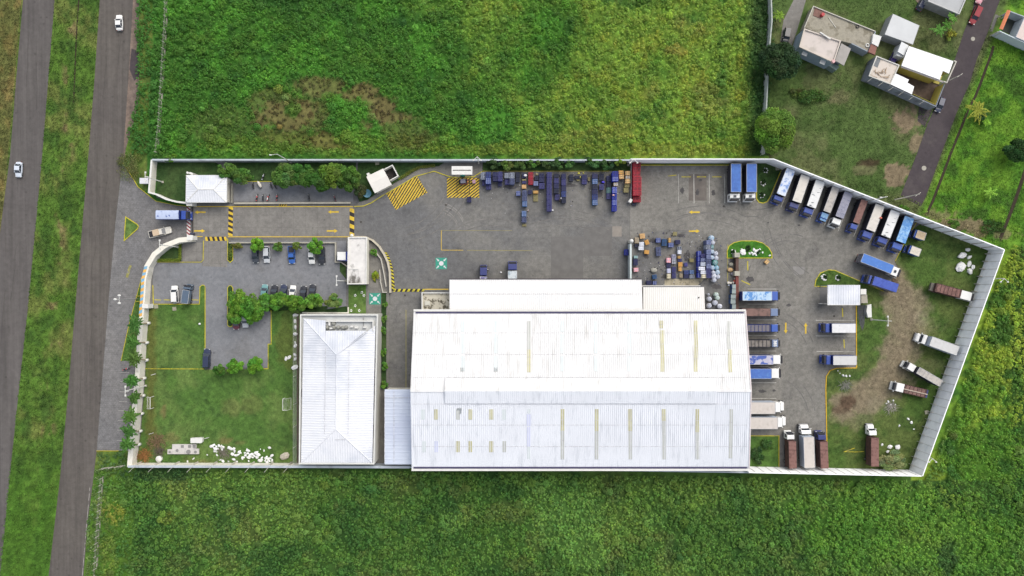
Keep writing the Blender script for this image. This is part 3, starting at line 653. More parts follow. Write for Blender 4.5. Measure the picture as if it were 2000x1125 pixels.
for p,d in along(pts,2.1,1):
    n=Vector((d.y,-d.x)); b=MB(); c=p+n*.2; b.box((c.x-n.x*.08,c.y-n.y*.08,3.0),(.06,.1,6.0),math.atan2(d.y,d.x)); 
    e=p+n*.5; b.box((e.x,e.y,.9),(.55,.12,1.8),math.atan2(n.y,n.x)); b.build('post',POST,t)
t,pts=wall('boundary_wall','tall white panel wall along the bottom right edge below the parked trucks',[(1800,930),(1463,923)],6.0,.22,WALLP,None)
for p,d in along(pts,2.3,1):
    n=Vector((d.y,-d.x)); b=MB(); c=p+n*.14; b.box((c.x,c.y,3.0),(.06,.1,6.0),math.atan2(d.y,d.x)); b.build('post',POST,t)
t,pts=wall('boundary_wall','low white wall with leaning wire posts along the bottom edge of the football lawn',[(250,911),(584,911.5)],3.0,.5,WALLW,WALLG)
for p,d in along(pts,4.95,2):
    n=Vector((d.y,-d.x)); b=MB(); b.tube((p.x,p.y,3),(p.x+.1,p.y-.1,4.9),.06,.05,6); b.tube((p.x+.1,p.y-.1,4.9),(p.x-.55,p.y-.9,5.3),.05,.04,6)
    b.box((p.x,p.y+.42,1.5),(.35,.4,3.02)); b.build('post',POST,t)
wall('boundary_wall','pale grey wall behind the hip roofed office building',[(584,911.5),(800,912.5)],3.2,.5,WALLG,WALLG)
wall('boundary_wall','short wall stretch behind the long warehouse, mostly hidden by its roof',[(800,912.5),(1463,923)],3.2,.3,WALLG,None)
t,pts=wall('boundary_wall','white curved entrance wall painted with blue and orange stripes beside the palm row',[(374,466.5),(350,469),(322,480),(301,497),(287,520),(281,545),(279,580),(276.5,612),(273,660),(268,740),(261,820),(253,912)],2.6,1.15,WALLW,WALLW)
OR=mat('paint_orange',C(228,176,92),.8,amt=.15,sc=1.5,world=True); BL=mat('paint_sky_blue',C(128,176,204),.8,amt=.15,sc=1.5,world=True)
for i,(p,d) in enumerate([q for q in along(pts,.82,0) if -7.2<q[0].y<6.0 and q[0].x<-92]):
    if i%1==0:
        n=Vector((-d.y,d.x)); n=n if n.x<0 else -n; b=MB(); c=p+n*.12; 
        a=math.atan2(d.y,d.x); cs=[c+d*.41+n*.48+d*.3,c+d*.41-n*.3-d*.1,c-d*.41-n*.3-d*.1,c-d*.41+n*.48+d*.3]
        b.prism([(v.x,v.y) for v in cs],2.695,2.72); b.build('painted_stripe',OR if i%2 else BL,t)
b=MB(); b.box((*P2(283.5,598,2.8),1.42),(1.6,1.1,2.84)); o=b.build('sign_block',WHT,t)
wall('boundary_wall','narrow vine grown wall between the field and the dark leafy tree',[(1506,-20),(1508,40),(1503,95),(1500,150),(1497,215),(1493,300)],2.8,.3,mat('wall_mossy',C(176,182,176),.9,amt=.2,sc=.8,world=True))
t,_=wall('yard_wall','white wall topped by a round globe between the crate yards',[(1232,476),(1232,552)],3.2,.45,mat('wall_pale',C(206,216,214),.8,amt=.05,world=True),None,'wall')
b=MB(); b.sphere((*P2(1233.5,470.5,3.5),3.45),.52,16,10); b.build('globe',WHT,t,smooth=True); b=MB(); b.box((*P2(1233,471,3),1.5),(.7,.7,3)); b.build('pillar',WALLW,t)
t,_=wall('railing','thin white pipe railing between the brown pallets and the red crates',[(1233.5,318),(1232.5,395)],1.2,.08,METAL,None,'railing')
b=MB(); c=P(1231.5,392,1.6); b.box((c.x,c.y,.85),(.8,1.0,1.7),-.5); b.build('end_box',WHT,t,bevel=.05)
LOWW=mat('planter_wall',C(176,172,158),.85,amt=.12,sc=1,world=True)
wall('low_wall','low grey planter wall above the two speed bumps, below the motorcycles',[(457,397),(684,396)],.8,.45,LOWW,None,'low wall')
wall('low_wall','low grey wall behind the small trees of the upper car row',[(447,474),(655,474),(655,512),(666,512),(679,521)],.8,.3,LOWW,None,'low wall')
wall('low_wall','pair of thin yellow edged rails right of the guard house roof',[(452,358),(452,396)],.9,.12,LOWW,None,'low wall')
wall('low_wall','second thin rail beside the guard house, nearer the motorcycles',[(446.5,358),(446.5,395)],1.2,.12,POST,None,'low wall')
wall('curved_wall','curved beige wall right of the long stained white roof',[(684,462.5),(714,463),(727,469),(740,481),(750,497),(757,512),(761,532),(762,572)],1.2,.45,mat('wall_beige',C(196,188,168),.85,amt=.1,world=True),None,'curved wall')
wall('handrail','beige ramp handrail inside the curved wall',[(733,492),(744,506),(750,535),(754,560)],1.0,.22,POST,None,'handrail')
wall('handrail','straight beige ramp edge beside the small round flower bed',[(741.5,527),(743,550),(747.5,571),(756,571)],.6,.2,POST,None,'handrail')
wall('low_wall','low white kerb wall round the lawn north of the office building',[(590,611),(680,611),(680,600)],.5,.3,WALLW,None,'low wall')
t,_=wall('drain_wall','long brown wall running down from the square concrete block to the warehouse corner',[(1440,500),(1440,604)],1.6,.75,mat('wall_brown',C(94,74,66),.85,amt=.15,sc=.6,world=True,col2=C(128,72,66),th=(.5,.6),sc2=.15),None,'low wall')
b=MB(); 
for x,y in ((1440,498),(1440,534)): b.box((*P2(x,y,2),1.0),(1.35,1.2,2.0))
b.build('pillar',LOWW,t)
# field fences: concrete posts on a low wall
def fence(label,line,step,h,lean):
    pts=[P2(*p) for p in line]; t=thing('post_fence',label,'fence',(pts[0][0],pts[0][1],0),world=True)
    b=MB(); b.strip(pts,.12,0,.6); b.build('base_wall',LOWW,t)
    for p,d in along(pts,step,.3):
        b=MB(); b.box((p.x,p.y,h/2),(.11,.11,h)); b.tube((p.x,p.y,h),(p.x+lean[0]*.3,p.y+lean[1]*.5,h+.25),.035,.02,5); b.build('post',POST,t)
    b=MB()
    for z in (1.2,1.5,1.8): 
        for a,c in zip(pts[:-1],pts[1:]): b.tube((a[0],a[1],z),(c[0],c[1],z),.012,n=4)
    b.build('wire',POST,t)
fence('row of thin white concrete posts along the left edge of the upper field',[(328,-30),(327,40),(323,100),(319,170),(315,240),(309,300)],1.7,1.9,(-.6,.1))
fence('row of thin concrete posts along the left edge of the lower field',[(203,930),(199,980),(195,1040),(191,1100),(188,1150)],1.7,1.9,(-.6,-.15))
fence('short line of wire posts from the wall corner to the road grass',[(246,908),(200,914)],1.6,2.0,(0,-.3))
# ---------------------------------------------------------------- roofs
RW=mat('roof_white',C(232,232,231),.45,amt=.03,sc=.15,world=True,spec=.4,col2=C(212,211,208),th=(.5,.72),sc2=.9,st=(1.2,.07,1))
RW.node_tree.nodes['Principled BSDF'].inputs['Roughness'].default_value=.5
RWB=mat('roof_white_shade_tint',C(235,238,243),.5,amt=.03,sc=.15,world=True,spec=.4,col2=C(214,218,224),th=(.5,.72),sc2=.9,st=(1.2,.07,1))  # bluish shade of the south slopes put into the roof colour
SEAM=mat('lap_seam',C(176,174,178),.8,amt=.2,sc=3,world=True,col2=C(226,226,226),th=(.48,.56),sc2=2.2)
GUT=mat('gutter_dark',C(74,70,100),.6,amt=.1,world=True)
def sheet_roof(name,q,pitch,dh,m,parent,axis=0,thick=.12):
    """q = 4 corners (3D) A,B (eave) C,D (ridge); ribs run from A-B to D-C"""
    A,B,Cc,Dd=[Vector(v) for v in q]; n=max(2,int((B-A).length/pitch)); b=MB(); top=[];bot=[]
    nrm=(B-A).cross(Dd-A).normalized(); nrm=nrm if nrm.z>0 else -nrm
    prof=[(0,0),(.30,0),(.42,1),(.58,1),(.70,0)]
    for i in range(n):
        for u,hh in prof:
            f=(i+u)/n; top.append(A.lerp(B,f)+nrm*dh*hh); bot.append(Dd.lerp(Cc,f)+nrm*dh*hh)
    top.append(B.copy()); bot.append(Cc.copy()); k=len(top)
    up=nrm*0; vs=top+bot; fs=[(i,i+1,k+i+1,k+i) for i in range(k-1)]
    if ((top[1]-top[0]).cross(bot[0]-top[0])).z<0: fs=[f[::-1] for f in fs]
    b.add(vs,fs)
    lo=[v-Vector((0,0,thick)) for v in (A,B,Cc,Dd)]
    b.add([A,B,Cc,Dd]+lo,[(7,6,5,4),(0,1,5,4),(1,2,6,5),(2,3,7,6),(3,0,4,7)])
    return b.build(name,m,parent)
WH=thing('warehouse','huge white ribbed roof warehouse with rows of skylight strips and a long ridge vent','warehouse',P(1135,762),world=True)
hE,hR,hS=8.5,12.0,8.5
NW,NE=P(808,606.5,hE),P(1456,606.5,hE); SW,SE=P(804,917,hS),P(1463,917,hS); RL,RR=P(801.5,763.5,hR),P(1467,763.5,hR)
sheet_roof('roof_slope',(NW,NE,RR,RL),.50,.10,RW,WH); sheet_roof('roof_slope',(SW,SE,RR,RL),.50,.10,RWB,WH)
def on(px,py,side):
    """point of the roof seen at this survey pixel"""
    h=10
    for _ in range(12):
        p=P(px,py,h); E,R=(NW,RL) if side=='N' else (SW,RL); f=(p.y-E.y)/(R.y-E.y); h=E.z+(R.z-E.z)*f
    return P(px,py,h)
b=MB(); ins=.5; base=[(NW.x+ins,NW.y-ins),(NE.x-ins,NE.y-ins),(RR.x-1.6,RR.y),(SE.x-ins,SE.y+ins),(SW.x+ins,SW.y+ins),(RL.x+1.6,RL.y)]
n=6; vs=[(x,y,0) for x,y in base]+[(base[0][0],base[0][1],hE-.2),(base[1][0],base[1][1],hE-.2),(base[2][0],base[2][1],hR-.25),(base[3][0],base[3][1],hS-.2),(base[4][0],base[4][1],hS-.2),(base[5][0],base[5][1],hR-.25)]
b.add(vs,[(i,(i+1)%n,n+(i+1)%n,n+i)[::-1] for i in range(n)]); b.build('wall',mat('wall_sheet',C(190,196,206),.7,amt=.06,sc=.4,world=True),WH)
for (p,q,side) in (((808,606.5),(1456,606.5),'N'),((804,917),(1463,917),'S')):
    s_=-1 if side=='N' else 1
    a,c=(P(*p,hE),P(*q,hE)); b=MB(); b.box(((a.x+c.x)/2,a.y-s_*.05,hE+.02),(c.x-a.x,.5,.45)); b.build('fascia',WHT,WH)
    b=MB(); b.box(((a.x+c.x)/2,a.y+s_*.52,hE+.1),(c.x-a.x-1,.42,.3)); b.build('gutter',GUT,WH)
for (a,c) in ((NE,RR),(RR,SE)):
    b=MB(); d=(c-a).normalized(); nn=Vector((1,0,0))*.12
    b.add([a-nn,a+nn,c+nn,c-nn]+[v+Vector((0,0,.16)) for v in (a-nn,a+nn,c+nn,c-nn)]+[v-Vector((0,0,.4)) for v in (a-nn,a+nn,c+nn,c-nn)],[(4,5,6,7),(1,2,6,5),(0,3,7,4)[::-1],(1,9,10,2),(0,8,11,3)[::-1]]); b.build('verge_trim',mat('trim_maroon',C(226,216,214),.7,amt=.08,world=True),WH)
def seam(y,side,x0=806,x1=1460,gaps=()):
    xs=[x0]+[g for gg in gaps for g in gg]+[x1]
    for i in range(0,len(xs),2):
        a,c=on(xs[i],y,side),on(xs[i+1],y,side); b=MB(); b.box(((a.x+c.x)/2,a.y,a.z+.075),(c.x-a.x,.07,.03)); b.build('lap_seam',SEAM,WH)
gp=[(898,908),(963,973),(1028,1040),(1092,1104),(1158,1170),(1222,1234)]
seam(650,'N',gaps=gp); seam(692,'N',gaps=gp); seam(737,'N')
seam(789,'S'); seam(830,'S'); seam(872,'S')
b=MB(); a,c=RL,RR; b.box(((a.x+c.x)/2,a.y,hR+.1),(c.x-a.x,.5,.12)); b.build('ridge_cap',RW,WH)
# ridge vent, a raised monitor with its own two slopes
V=[on(869,738.5,'N'),on(1397,738.5,'N')]; V2=[on(869,788,'S'),on(1397,788,'S')]
zt=hR+.62; rl,rr=Vector((V[0].x,RL.y,zt)),Vector((V[1].x,RL.y,zt))
up=Vector((0,0,.24))
vA=[V[0]+up,V[1]+up,V2[0]+up,V2[1]+up]
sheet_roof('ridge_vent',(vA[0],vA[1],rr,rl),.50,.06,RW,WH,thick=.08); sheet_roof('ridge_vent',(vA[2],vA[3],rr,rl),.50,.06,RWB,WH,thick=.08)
b=MB(); b.add([vA[0],rl,vA[2],V2[0]-up,V[0]-up,vA[1],rr,vA[3],V2[1]-up,V[1]-up],[(0,1,2,3,4),(9,8,7,6,5),(0,4,9,5),(2,7,8,3)]); b.build('vent_wall',mat('vent_bluegrey',C(206,214,228),.7,amt=.05,world=True),WH)  # vent walls in a plain pale blue grey
SKY=mat('skylight_yellow',C(196,192,154),.5,amt=.1,sc=.5,world=True,col2=C(182,178,144),th=(.45,.65),sc2=.3)
SKG=mat('skylight_grey',C(190,192,186),.5,amt=.08,sc=.5,world=True); SKW=mat('skylight_white',C(214,222,222),.4,amt=.04,sc=.5,world=True); SKL=mat('skylight_lilac',C(208,212,234),.4,amt=.04,sc=.5,world=True)
def skyl(x,y0,y1,m,side,wd=8.5,seg=0):
    a=on(x-wd/2,y0,side);b_=on(x+wd/2,y0,side);c=on(x+wd/2,y1,side);d=on(x-wd/2,y1,side); u=Vector((0,0,.09)); dn=Vector((0,0,-.02))
    b=MB(); vs=[v+u for v in (a,b_,c,d)]+[v+dn for v in (a,b_,c,d)]; b.add(vs,[(3,2,1,0),(0,1,5,4),(1,2,6,5),(2,3,7,6),(3,0,4,7)]); b.build('skylight',m,WH)
    if seg:
        for k in range(1,seg):
            f=k/seg; e=a.lerp(d,f); g_=b_.lerp(c,f); bb=MB(); bb.box(((e.x+g_.x)/2,e.y,e.z+.11),(abs(g_.x-e.x),.08,.04)); bb.build('skylight_joint',SEAM,WH)
for x in (904,968,1098,1164,1229): skyl(x,627,648,SKW,'N',7); skyl(x,652,690,SKW,'N',7); skyl(x,695,725,SKW,'N',7)
for x in (902.5,968): skyl(x,718,726,SKG,'N',7)
skyl(1033.5,627,682,SKG,'N',7); skyl(1033.5,682.5,727,SKY,'N',7,3)
skyl(1292,626,641,SKY,'N',7.5,2); skyl(1293.5,645,726,SKY,'N',7.5,3); skyl(1359,626,726,SKY,'N',7.5,4); skyl(1423,627,682,SKG,'N',6.5,2); skyl(1426,682.5,727,SKY,'N',7,2)
for x,m in ((826,SKW),(852,SKY),(894,SKG),(919,SKY),(959.5,SKY),(984,SKW)): skyl(x,799.5,819.5,m,'S',7.5)
b=MB(); c=on(897,799,'S'); b.box((c.x,c.y,c.z+.12),(1.1,.5,.1)); c=on(898,803,'S'); b.box((c.x+.2,c.y,c.z+.12),(.3,1.2,.1)); b.build('patch',mat('patch_grey',C(150,156,158),.7,amt=.1),WH)
for x,m in ((828,SKW),(852.5,SKL),(894,SKY),(919,SKY),(959.5,SKY),(984.5,SKG)): skyl(x,861.5,883,m,'S',7.5)
skyl(1033.5,799,807,SKW,'S',6); skyl(1033,809,832,SKL,'S',8.5); skyl(1033,834,872,SKL,'S',7); skyl(1033,873,896,SKW,'S',6)
for x,y in ((1098.5,841),(1165,842),(1230.5,842),(1296.5,822),(1362,844),(1427.5,850)):
    if x!=1427.5: skyl(x,799,y,SKY,'S',7.6,2); skyl(x,y+.5,897,SKG,'S',7,3)
    else: skyl(x,799,850,SKG,'S',7,2); skyl(x-1,851,895,SKG,'S',7,2)
# north annexes
DOCK=thing('dock_canopy','long white ribbed canopy roof on posts along the top of the warehouse','canopy',P(1066,575),world=True)
hA=6.4
q=[P(878,545.8,hA),P(1253,545.8,hA),P(1255,606,hA+1.0),P(878,606,hA+1.0)]
sheet_roof('roof_slope',(q[0],q[1],q[2],q[3]),.50,.06,mat('roof_offwhite',C(233,232,230),.5,amt=.03,sc=.15,world=True,col2=C(228,230,230),th=(.45,.7),sc2=.12),DOCK)
b=MB(); b.box(((q[0].x+q[1].x)/2,q[0].y+.12,hA-.02),(q[1].x-q[0].x,.2,.34)); b.build('gutter',mat('gutter_black',C(70,62,66),.7,amt=.1,world=True),DOCK)
b=MB(); m_=q[0].lerp(q[3],.47); b.box(((q[0].x+q[1].x)/2,m_.y,m_.z+.08),(q[1].x-q[0].x-1,.07,.03))
b.build('lap_seam',SEAM,DOCK)
for i in range(7):
    x=q[0].x+.6+(q[1].x-q[0].x-1.2)*i/6; b=MB(); b.box((x,q[0].y-.5,(hA-.2)/2),(.35,.35,hA-.2)); b.build('column',POST,DOCK)
AN=thing('warehouse_annex','small cream ribbed roof annex above the right part of the warehouse','annex building',P(1315,585),world=True)
q=[P(1256,560.5,5.0),P(1375,560.5,5.0),P(1377,607,5.9),P(1256,607,5.9)]
sheet_roof('roof_slope',tuple(q),.50,.06,mat('roof_cream',C(228,226,221),.5,amt=.04,sc=.2,world=True,col2=C(222,220,212),th=(.5,.7),sc2=.15),AN)
b=MB(); b.prism([(q[0].x+.1,q[0].y-.3),(q[1].x-.25,q[1].y-.3),(q[1].x-.25,q[2].y-1),(q[0].x+.1,q[2].y-1)],0,4.85); b.build('wall',WALLW,AN)
b=MB(); b.box(((q[0].x+q[1].x)/2,q[0].y+.12,4.95),(q[1].x-q[0].x,.18,.3)); b.build('gutter',mat('gutter_grey',C(96,98,104),.7,amt=.1,world=True),AN)
b=MB(); c=P(1311,558.6,4.4); b.box((c.x,c.y,4.3),(15,.3,.3)); b.build('pipe',WHT,AN)
b=MB(); c=P(1365,581,5.6); b.tube((c.x,c.y,5.4),(c.x,c.y,5.9),.14,n=8); b.build('roof_vent',MD,AN)
def wallbox(t,poly,h,par,mw,mr,ph=.5,wt=.25,inner=None):
    """flat roofed box: walls, roof slab inset, parapet"""
    pts=[P2(x,y,h) for x,y in poly]; c=Vector((sum(p[0] for p in pts)/len(pts),sum(p[1] for p in pts)/len(pts)))
    b=MB(); b.prism(pts,0,h-ph,False); b.build('wall',mw,t)
    ins=[tuple(Vector(p)+(c-Vector(p)).normalized()*.12) for p in pts]
    b=MB(); b.sheet(ins,h-ph+.01); b.build('flat_roof',mr,t)
    if par:
        b=MB(); b.strip(ins,wt,h-ph+.003,h,True); b.build('parapet',par,t)
STAIN=mat('roof_stained',C(216,212,202),.85,amt=.08,sc=.6,world=True,col2=C(108,104,96),th=(.56,.68),sc2=.45)
STAIN2=mat('roof_mouldy',C(196,190,172),.85,amt=.12,sc=.8,world=True,col2=C(96,90,76),th=(.5,.6),sc2=.7)
t=thing('side_annex','flat mouldy roof annex with white edge left of the long canopy','annex building',P(850,588),world=True)
wallbox(t,[(823.5,571.5),(880,571.5),(880,609),(823.5,609)],3.4,WHT,WALLG,STAIN2)
b=MB(); c=P(835,592,3); b.box((c.x,c.y,3.05),(1.3,1.1,.25)); b.build('roof_hatch',mat('hatch_beige',C(206,204,190),.8,amt=.1),t)
t=thing('side_annex','pale lean-to roof between the office building and the warehouse','annex building',P(777,830),world=True)
q=[P(751.5,907,4.6),P(751.5,760.5,4.6),P(806,760.5,6),P(806,907,6)]
sheet_roof('roof_slope',(q[0],q[1],q[2],q[3]),.9,.04,mat('roof_bluewhite',C(218,226,240),.5,amt=.03,sc=.2,world=True,col2=C(206,214,232),th=(.4,.6),sc2=.1),t)
b=MB(); b.prism([(q[0].x+.3,q[0].y+.2),(q[1].x+.3,q[1].y-.2),(q[2].x,q[1].y-.2),(q[2].x,q[0].y+.2)],0,4.4); b.build('wall',WALLW,t)
for x in (751.2,769.5): 
    b=MB(); f=(x-751.2)/54.8; a,c=P(x,764,4.6+1.4*f),P(x,905,4.6+1.4*f); b.box((a.x,(a.y+c.y)/2,a.z+.08),(.09,a.y-c.y,.05)); b.build('lap_seam',SEAM,t)
b=MB(); a,c=P(751.2,777,4.7),P(806,777,6); b.add([a+Vector((0,.05,.06)),c+Vector((0,.05,.06)),c+Vector((0,-.05,.06)),a+Vector((0,-.05,.06))],[(3,2,1,0)]); b.build('lap_seam',SEAM,t)
# office building with hip roof
OF=thing('office_building','office building with long white hip roof and tank recess behind a parapet','office building',P(662,760),world=True)
hp=6.2
outer=[P2(586,614,hp),P2(738,614,hp),P2(731,907,hp),P2(583.5,907,hp)]
b=MB(); b.prism(outer,0,hp-.9,False); b.build('wall',mat('wall_office',C(206,204,196),.8,amt=.08,sc=.4,world=True),OF)
b=MB(); ins=[(outer[0][0]+.15,outer[0][1]-.15),(outer[1][0]-.15,outer[1][1]-.15),(outer[2][0]-.15,outer[2][1]+.15),(outer[3][0]+.15,outer[3][1]+.15)]; b.strip(ins,.3,hp-.897,hp,True); b.build('parapet',mat('parapet_pale',C(222,222,216),.8,amt=.06,sc=.5,world=True),OF)
b=MB(); b.sheet(ins,hp-.85); b.build('flat_roof',mat('roof_slab_stained',C(206,208,206),.85,amt=.1,sc=.6,world=True,col2=C(60,56,60),th=(.62,.7),sc2=.25),OF)
hv,hr_=6.0,7.2
e=[P(593,622,hv),P(733,636,hv),P(727,904,hv),P(588,904,hv)]; r0,r1=P(657,693,hr_),P(655.5,838,hr_)
rc=P(636,645,6.6); 
def tri_roof(name,pts,dirv,m,parent,pitch=.62,dh=.05):
    """plane polygon cut into ribbed strips that run down the slope"""
    pts=[Vector(p) for p in pts]; nrm=(pts[1]-pts[0]).cross(pts[2]-pts[0]).normalized(); nrm=nrm if nrm.z>0 else -nrm
    bm=bmesh.new(); bm.faces.new([bm.verts.new(p) for p in pts]); dv=Vector(dirv).normalized(); ds=[p.dot(dv) for p in pts]; q=min(ds)
    while q<max(ds):
        for f in (0,.36,.46,.6,.7): bmesh.ops.bisect_plane(bm,geom=bm.verts[:]+bm.edges[:]+bm.faces[:],plane_co=dv*(q+pitch*f),plane_no=dv)
        q+=pitch
    q0=min(ds)
    for v in bm.verts:
        f=((v.co.dot(dv)-q0)/pitch)%1
        if .44<f<.62: v.co+=nrm*dh
    for f in bm.faces:
        if f.normal.z<0: f.normal_flip()
    bm.normal_update(); 
    for f in bm.faces:
        if f.normal.z<0: f.normal_flip()
    b=MB(); bm.verts.index_update(); b.add([v.co.copy() for v in bm.verts],[tuple(v.index for v in f.verts) for f in bm.faces]); bm.free()
    return b.build(name,m,parent)
RWO=mat('roof_office',C(230,232,236),.5,amt=.03,sc=.15,world=True,col2=C(204,209,218),th=(.45,.7),sc2=.1)
tri_roof('roof_slope',[e[0],r0,r1,e[3]],(0,1,0),RWO,OF); tri_roof('roof_slope',[e[1],e[2],r1,r0],(0,1,0),RWO,OF); tri_roof('roof_slope',[e[3],r1,e[2]],(1,0,0),RWO,OF)
nw=P(633.5,624,hv); n2=P(636,646,6.6); n3=P(716,646,6.6)
tri_roof('roof_slope',[e[0],P(636,626,hv),P(636,646,6.62),P(716,646,6.62),r0],(1,0,0),RWO,OF)
for a,c in ((r0,r1),(e[0],r0),(r1,e[3]),(r1,e[2]),(P(717,648,6.65),r0)):
    b=MB(); b.tube(a+Vector((0,0,.03)),c+Vector((0,0,.03)),.12,n=6); b.build('ridge_cap',RWO,OF)
for x,y0,y1,f in ((636,680,848,.5),(682,680,850,.5)):
    a,c=P(x,y0,7.3),P(x-2,y1,7.3); b=MB(); b.strip([(a.x,a.y),(c.x,c.y)],.08,7.33,7.36); b.build('lap_seam',SEAM,OF)
b=MB(); b.box((*P2(665,858,6.9),7.15),(2.6,.08,.04)); b.build('lap_seam',SEAM,OF)
b=MB(); a=[P2(636,627.5,6.3),P2(728.5,627.5,6.3),P2(728.5,647,6.3)]; b.strip(a,.25,5.36,6.3); b.build('parapet',WHT,OF)
TK=mat('tank_grey',C(150,150,142),.8,amt=.15,sc=2,world=True); 
for i,(x,y) in enumerate(((638.5,640),(651,640),(660,639.5),(669,640),(675,639.5),(651,632))):
    b=MB(); c=P(x,y,6); b.tube((c.x,c.y,5.36),(c.x,c.y,6.0),.52,.46,14); b.tube((c.x,c.y,6.0),(c.x,c.y,6.15),.46,.2,14); b.tube((c.x,c.y,6.15),(c.x,c.y,6.25),.2,n=10); b.build('fan_unit',TK,OF)
for x,y,w_,l in ((643.5,632.5,.5,.9),(647,641.5,.9,.35),(687,638,.7,.4),(696,640,.8,.4),(712,639.5,.7,.35)):
    b=MB(); c=P(x,y,6); b.box((c.x,c.y,5.75),(w_,l,.8)); b.build('air_conditioner',WHT,OF,bevel=.03)
b=MB(); c=P(709.5,630,5.6); b.strip([P2(709.5,620,5.5),P2(709.5,638,5.5)],.06,5.4,5.5); b.build('pipe',MD,OF)
for x0,y0,x1,y1 in ((586.5,722,586.5,736),(586.5,760,586.5,775)):
    b=MB(); b.strip([P2(x0+1.5,y0,5.4),P2(x1+1.5,y1,5.4)],.4,5.37,5.4); b.build('stain',mat('stain_dark',C(50,46,70),.8,amt=.1),OF)
b=MB(); 
for y0,y1,x in ((700,740,734),(740,800,733),(830,905,732)): b.strip([P2(x-1.2,y0,5.4),P2(x-1.8,y1,5.4)],.45,5.36,5.39)
b.build('roof_stain',mat('stain_black',C(60,58,70),.8,amt=.3,sc=1.5,world=True,col2=C(150,146,150),th=(.4,.6),sc2=.3),OF)
flat('walkway',[(588,606),(680,606),(680,612),(717,612),(717,470),(735,480),(752,510),(757,572),(745,574),(745,762),(750,762),(750,907),(580,907),(580,612)],.055,A_WALK)
# guard house
def hiproof_house(name,label,cat,poly,h,ridge,hr,mroof,mwall,inset=.5,wall_h=None):
    c=P(*poly[0]); t=thing(name,label,cat,(c.x,c.y,0),world=True)
    E=[P(x,y,h) for x,y in poly]; R=[P(x,y,hr) for x,y in ridge]; cc=sum(E,Vector())/4
    tri_roof('roof_slope',[E[0],E[1],R[1],R[0]],(1,0,0),mroof,t); tri_roof('roof_slope',[E[2],E[3],R[0],R[1]],(1,0,0),mroof,t)
    tri_roof('roof_slope',[E[3],E[0],R[0]],(0,1,0),mroof,t); tri_roof('roof_slope',[E[1],E[2],R[1]],(0,1,0),mroof,t)
    for a,b_ in ((R[0],R[1]),(E[0],R[0]),(E[3],R[0]),(E[1],R[1]),(E[2],R[1])):
        b=MB(); b.tube(a+Vector((0,0,.04)),b_+Vector((0,0,.04)),.1,n=6); b.build('ridge_cap',WHT,t)
    b=MB(); b.strip([(v.x,v.y) for v in E],.16,h-.28,h,True); b.build('fascia',WHT,t)
    b=MB(); b.prism([tuple((v+(cc-v).normalized()*inset*1.4).xy) for v in E],0,h-.05); b.build('wall',mwall,t); return t
t=hiproof_house('guard_house','guard house with white ribbed hip roof beside the entrance gate','guard house',[(364,342.5),(443,342.5),(442,395),(363,395)],3.6,[(387,370),(417,370)],4.3,RWO,WALLW)
b=MB(); 
for x,y,r in ((367,337.5,.3),(374,339,.5)): c=P(x,y,3); b.box((c.x,c.y,1.6),(r*2,.5,3.2),-.4)
b.build('sign_frame',WHT,t)
# entrance gate piers and beam
t=thing('entrance_gate','entrance gate with white pillars and a dark sliding track','gate',P(372,430),world=True)
for x,y in ((370,397),(371,464)):
    b=MB(); c=P(x,y,2.8); b.box((c.x,c.y,1.4),(1.3,1.1,2.8)); b.box((c.x,c.y,2.85),(1.5,1.3,.1)); b.build('pillar',WHT,t)
b=MB(); b.strip([P2(376.5,400),P2(376.5,464)],.35,.06,.16); b.build('track',MD,t)
b=MB(); c=P(378,457); b.box((c.x,c.y,.6),(1.0,.4,1.1)); b.build('motor_box',mat('box_navy',C(60,62,84),.6),t)
# small white buildings
t=thing('pump_house','small white tilted roof building with open walled yard above the slanted yellow hatching','small building',P(740,353),world=True)
q4=[P(715.5,345,3.2),P(748.5,329,3.2),P(765,360.5,3.2),P(732,377.5,3.2)]; mid0=q4[0].lerp(q4[3],.45)+Vector((0,0,.35)); mid1=q4[1].lerp(q4[2],.45)+Vector((0,0,.35))
MW=mat('roof_chalk',C(228,224,216),.7,amt=.05,sc=.5,world=True)
b=MB(); lo=Vector((0,0,-.15)); b.add([q4[0],q4[1],mid1,mid0,q4[2],q4[3]]+[v+lo for v in (q4[0],q4[1],mid1,mid0,q4[2],q4[3])],[(3,2,1,0),(5,4,2,3),(0,1,7,6),(1,2,8,7),(2,4,10,8),(4,5,11,10),(5,3,9,11),(3,0,6,9)]); b.build('roof_slope',MW,t)
cc=sum(q4,Vector())/4
b=MB(); b.prism([tuple((v+(cc-v)*.1).xy) for v in q4],0,3.1); b.build('wall',WALLW,t)
b=MB(); y4=[P2(750,331,2.2),P2(766,322.5,2.2),P2(777,343.5,2.2),P2(762,352,2.2)]; b.strip(y4,.22,0,2.2); b.build('yard_wall',WHT,t)
b=MB(); b.sheet([P2(750,332,0),P2(766,324,0),P2(776,343,0),P2(761,352,0)],.17); b.build('yard_floor',BLK,t)
b=MB(); c=P(719,340.5,2.6); b.box((c.x,c.y,1.3),(.7,.7,2.6),.4); b.build('meter_box',WHT,t)
t=thing('long_building','long narrow building with flat white roof stained black at the edges','long building',P(697,508),world=True)
wallbox(t,[(680,463),(716,463),(715,555),(678.5,555)],3.5,WHT,WALLW,mat('roof_worn',C(224,221,216),.85,amt=.1,sc=.6,world=True,col2=C(112,108,102),th=(.5,.66),sc2=.35,st=(1,.6,1)),ph=.35)
b=MB(); c=P(694,525.5,3.3); b.box((c.x,c.y,3.28),(1.6,.2,.2)); c=P(682,525.5,3.3); b.box((c.x,c.y,3.28),(.8,.2,.2)); b.build('roof_beam',WHT,t)
b=MB(); c=P(687,460,3.4); b.sphere((c.x,c.y,3.3),.45,12,8); b.build('globe_lamp',WHT,t,smooth=True)
t=thing('pump_canopy','small white canopy with a dark slot along its middle, above the square yellow hatched bay','canopy',P(902,332),world=True)
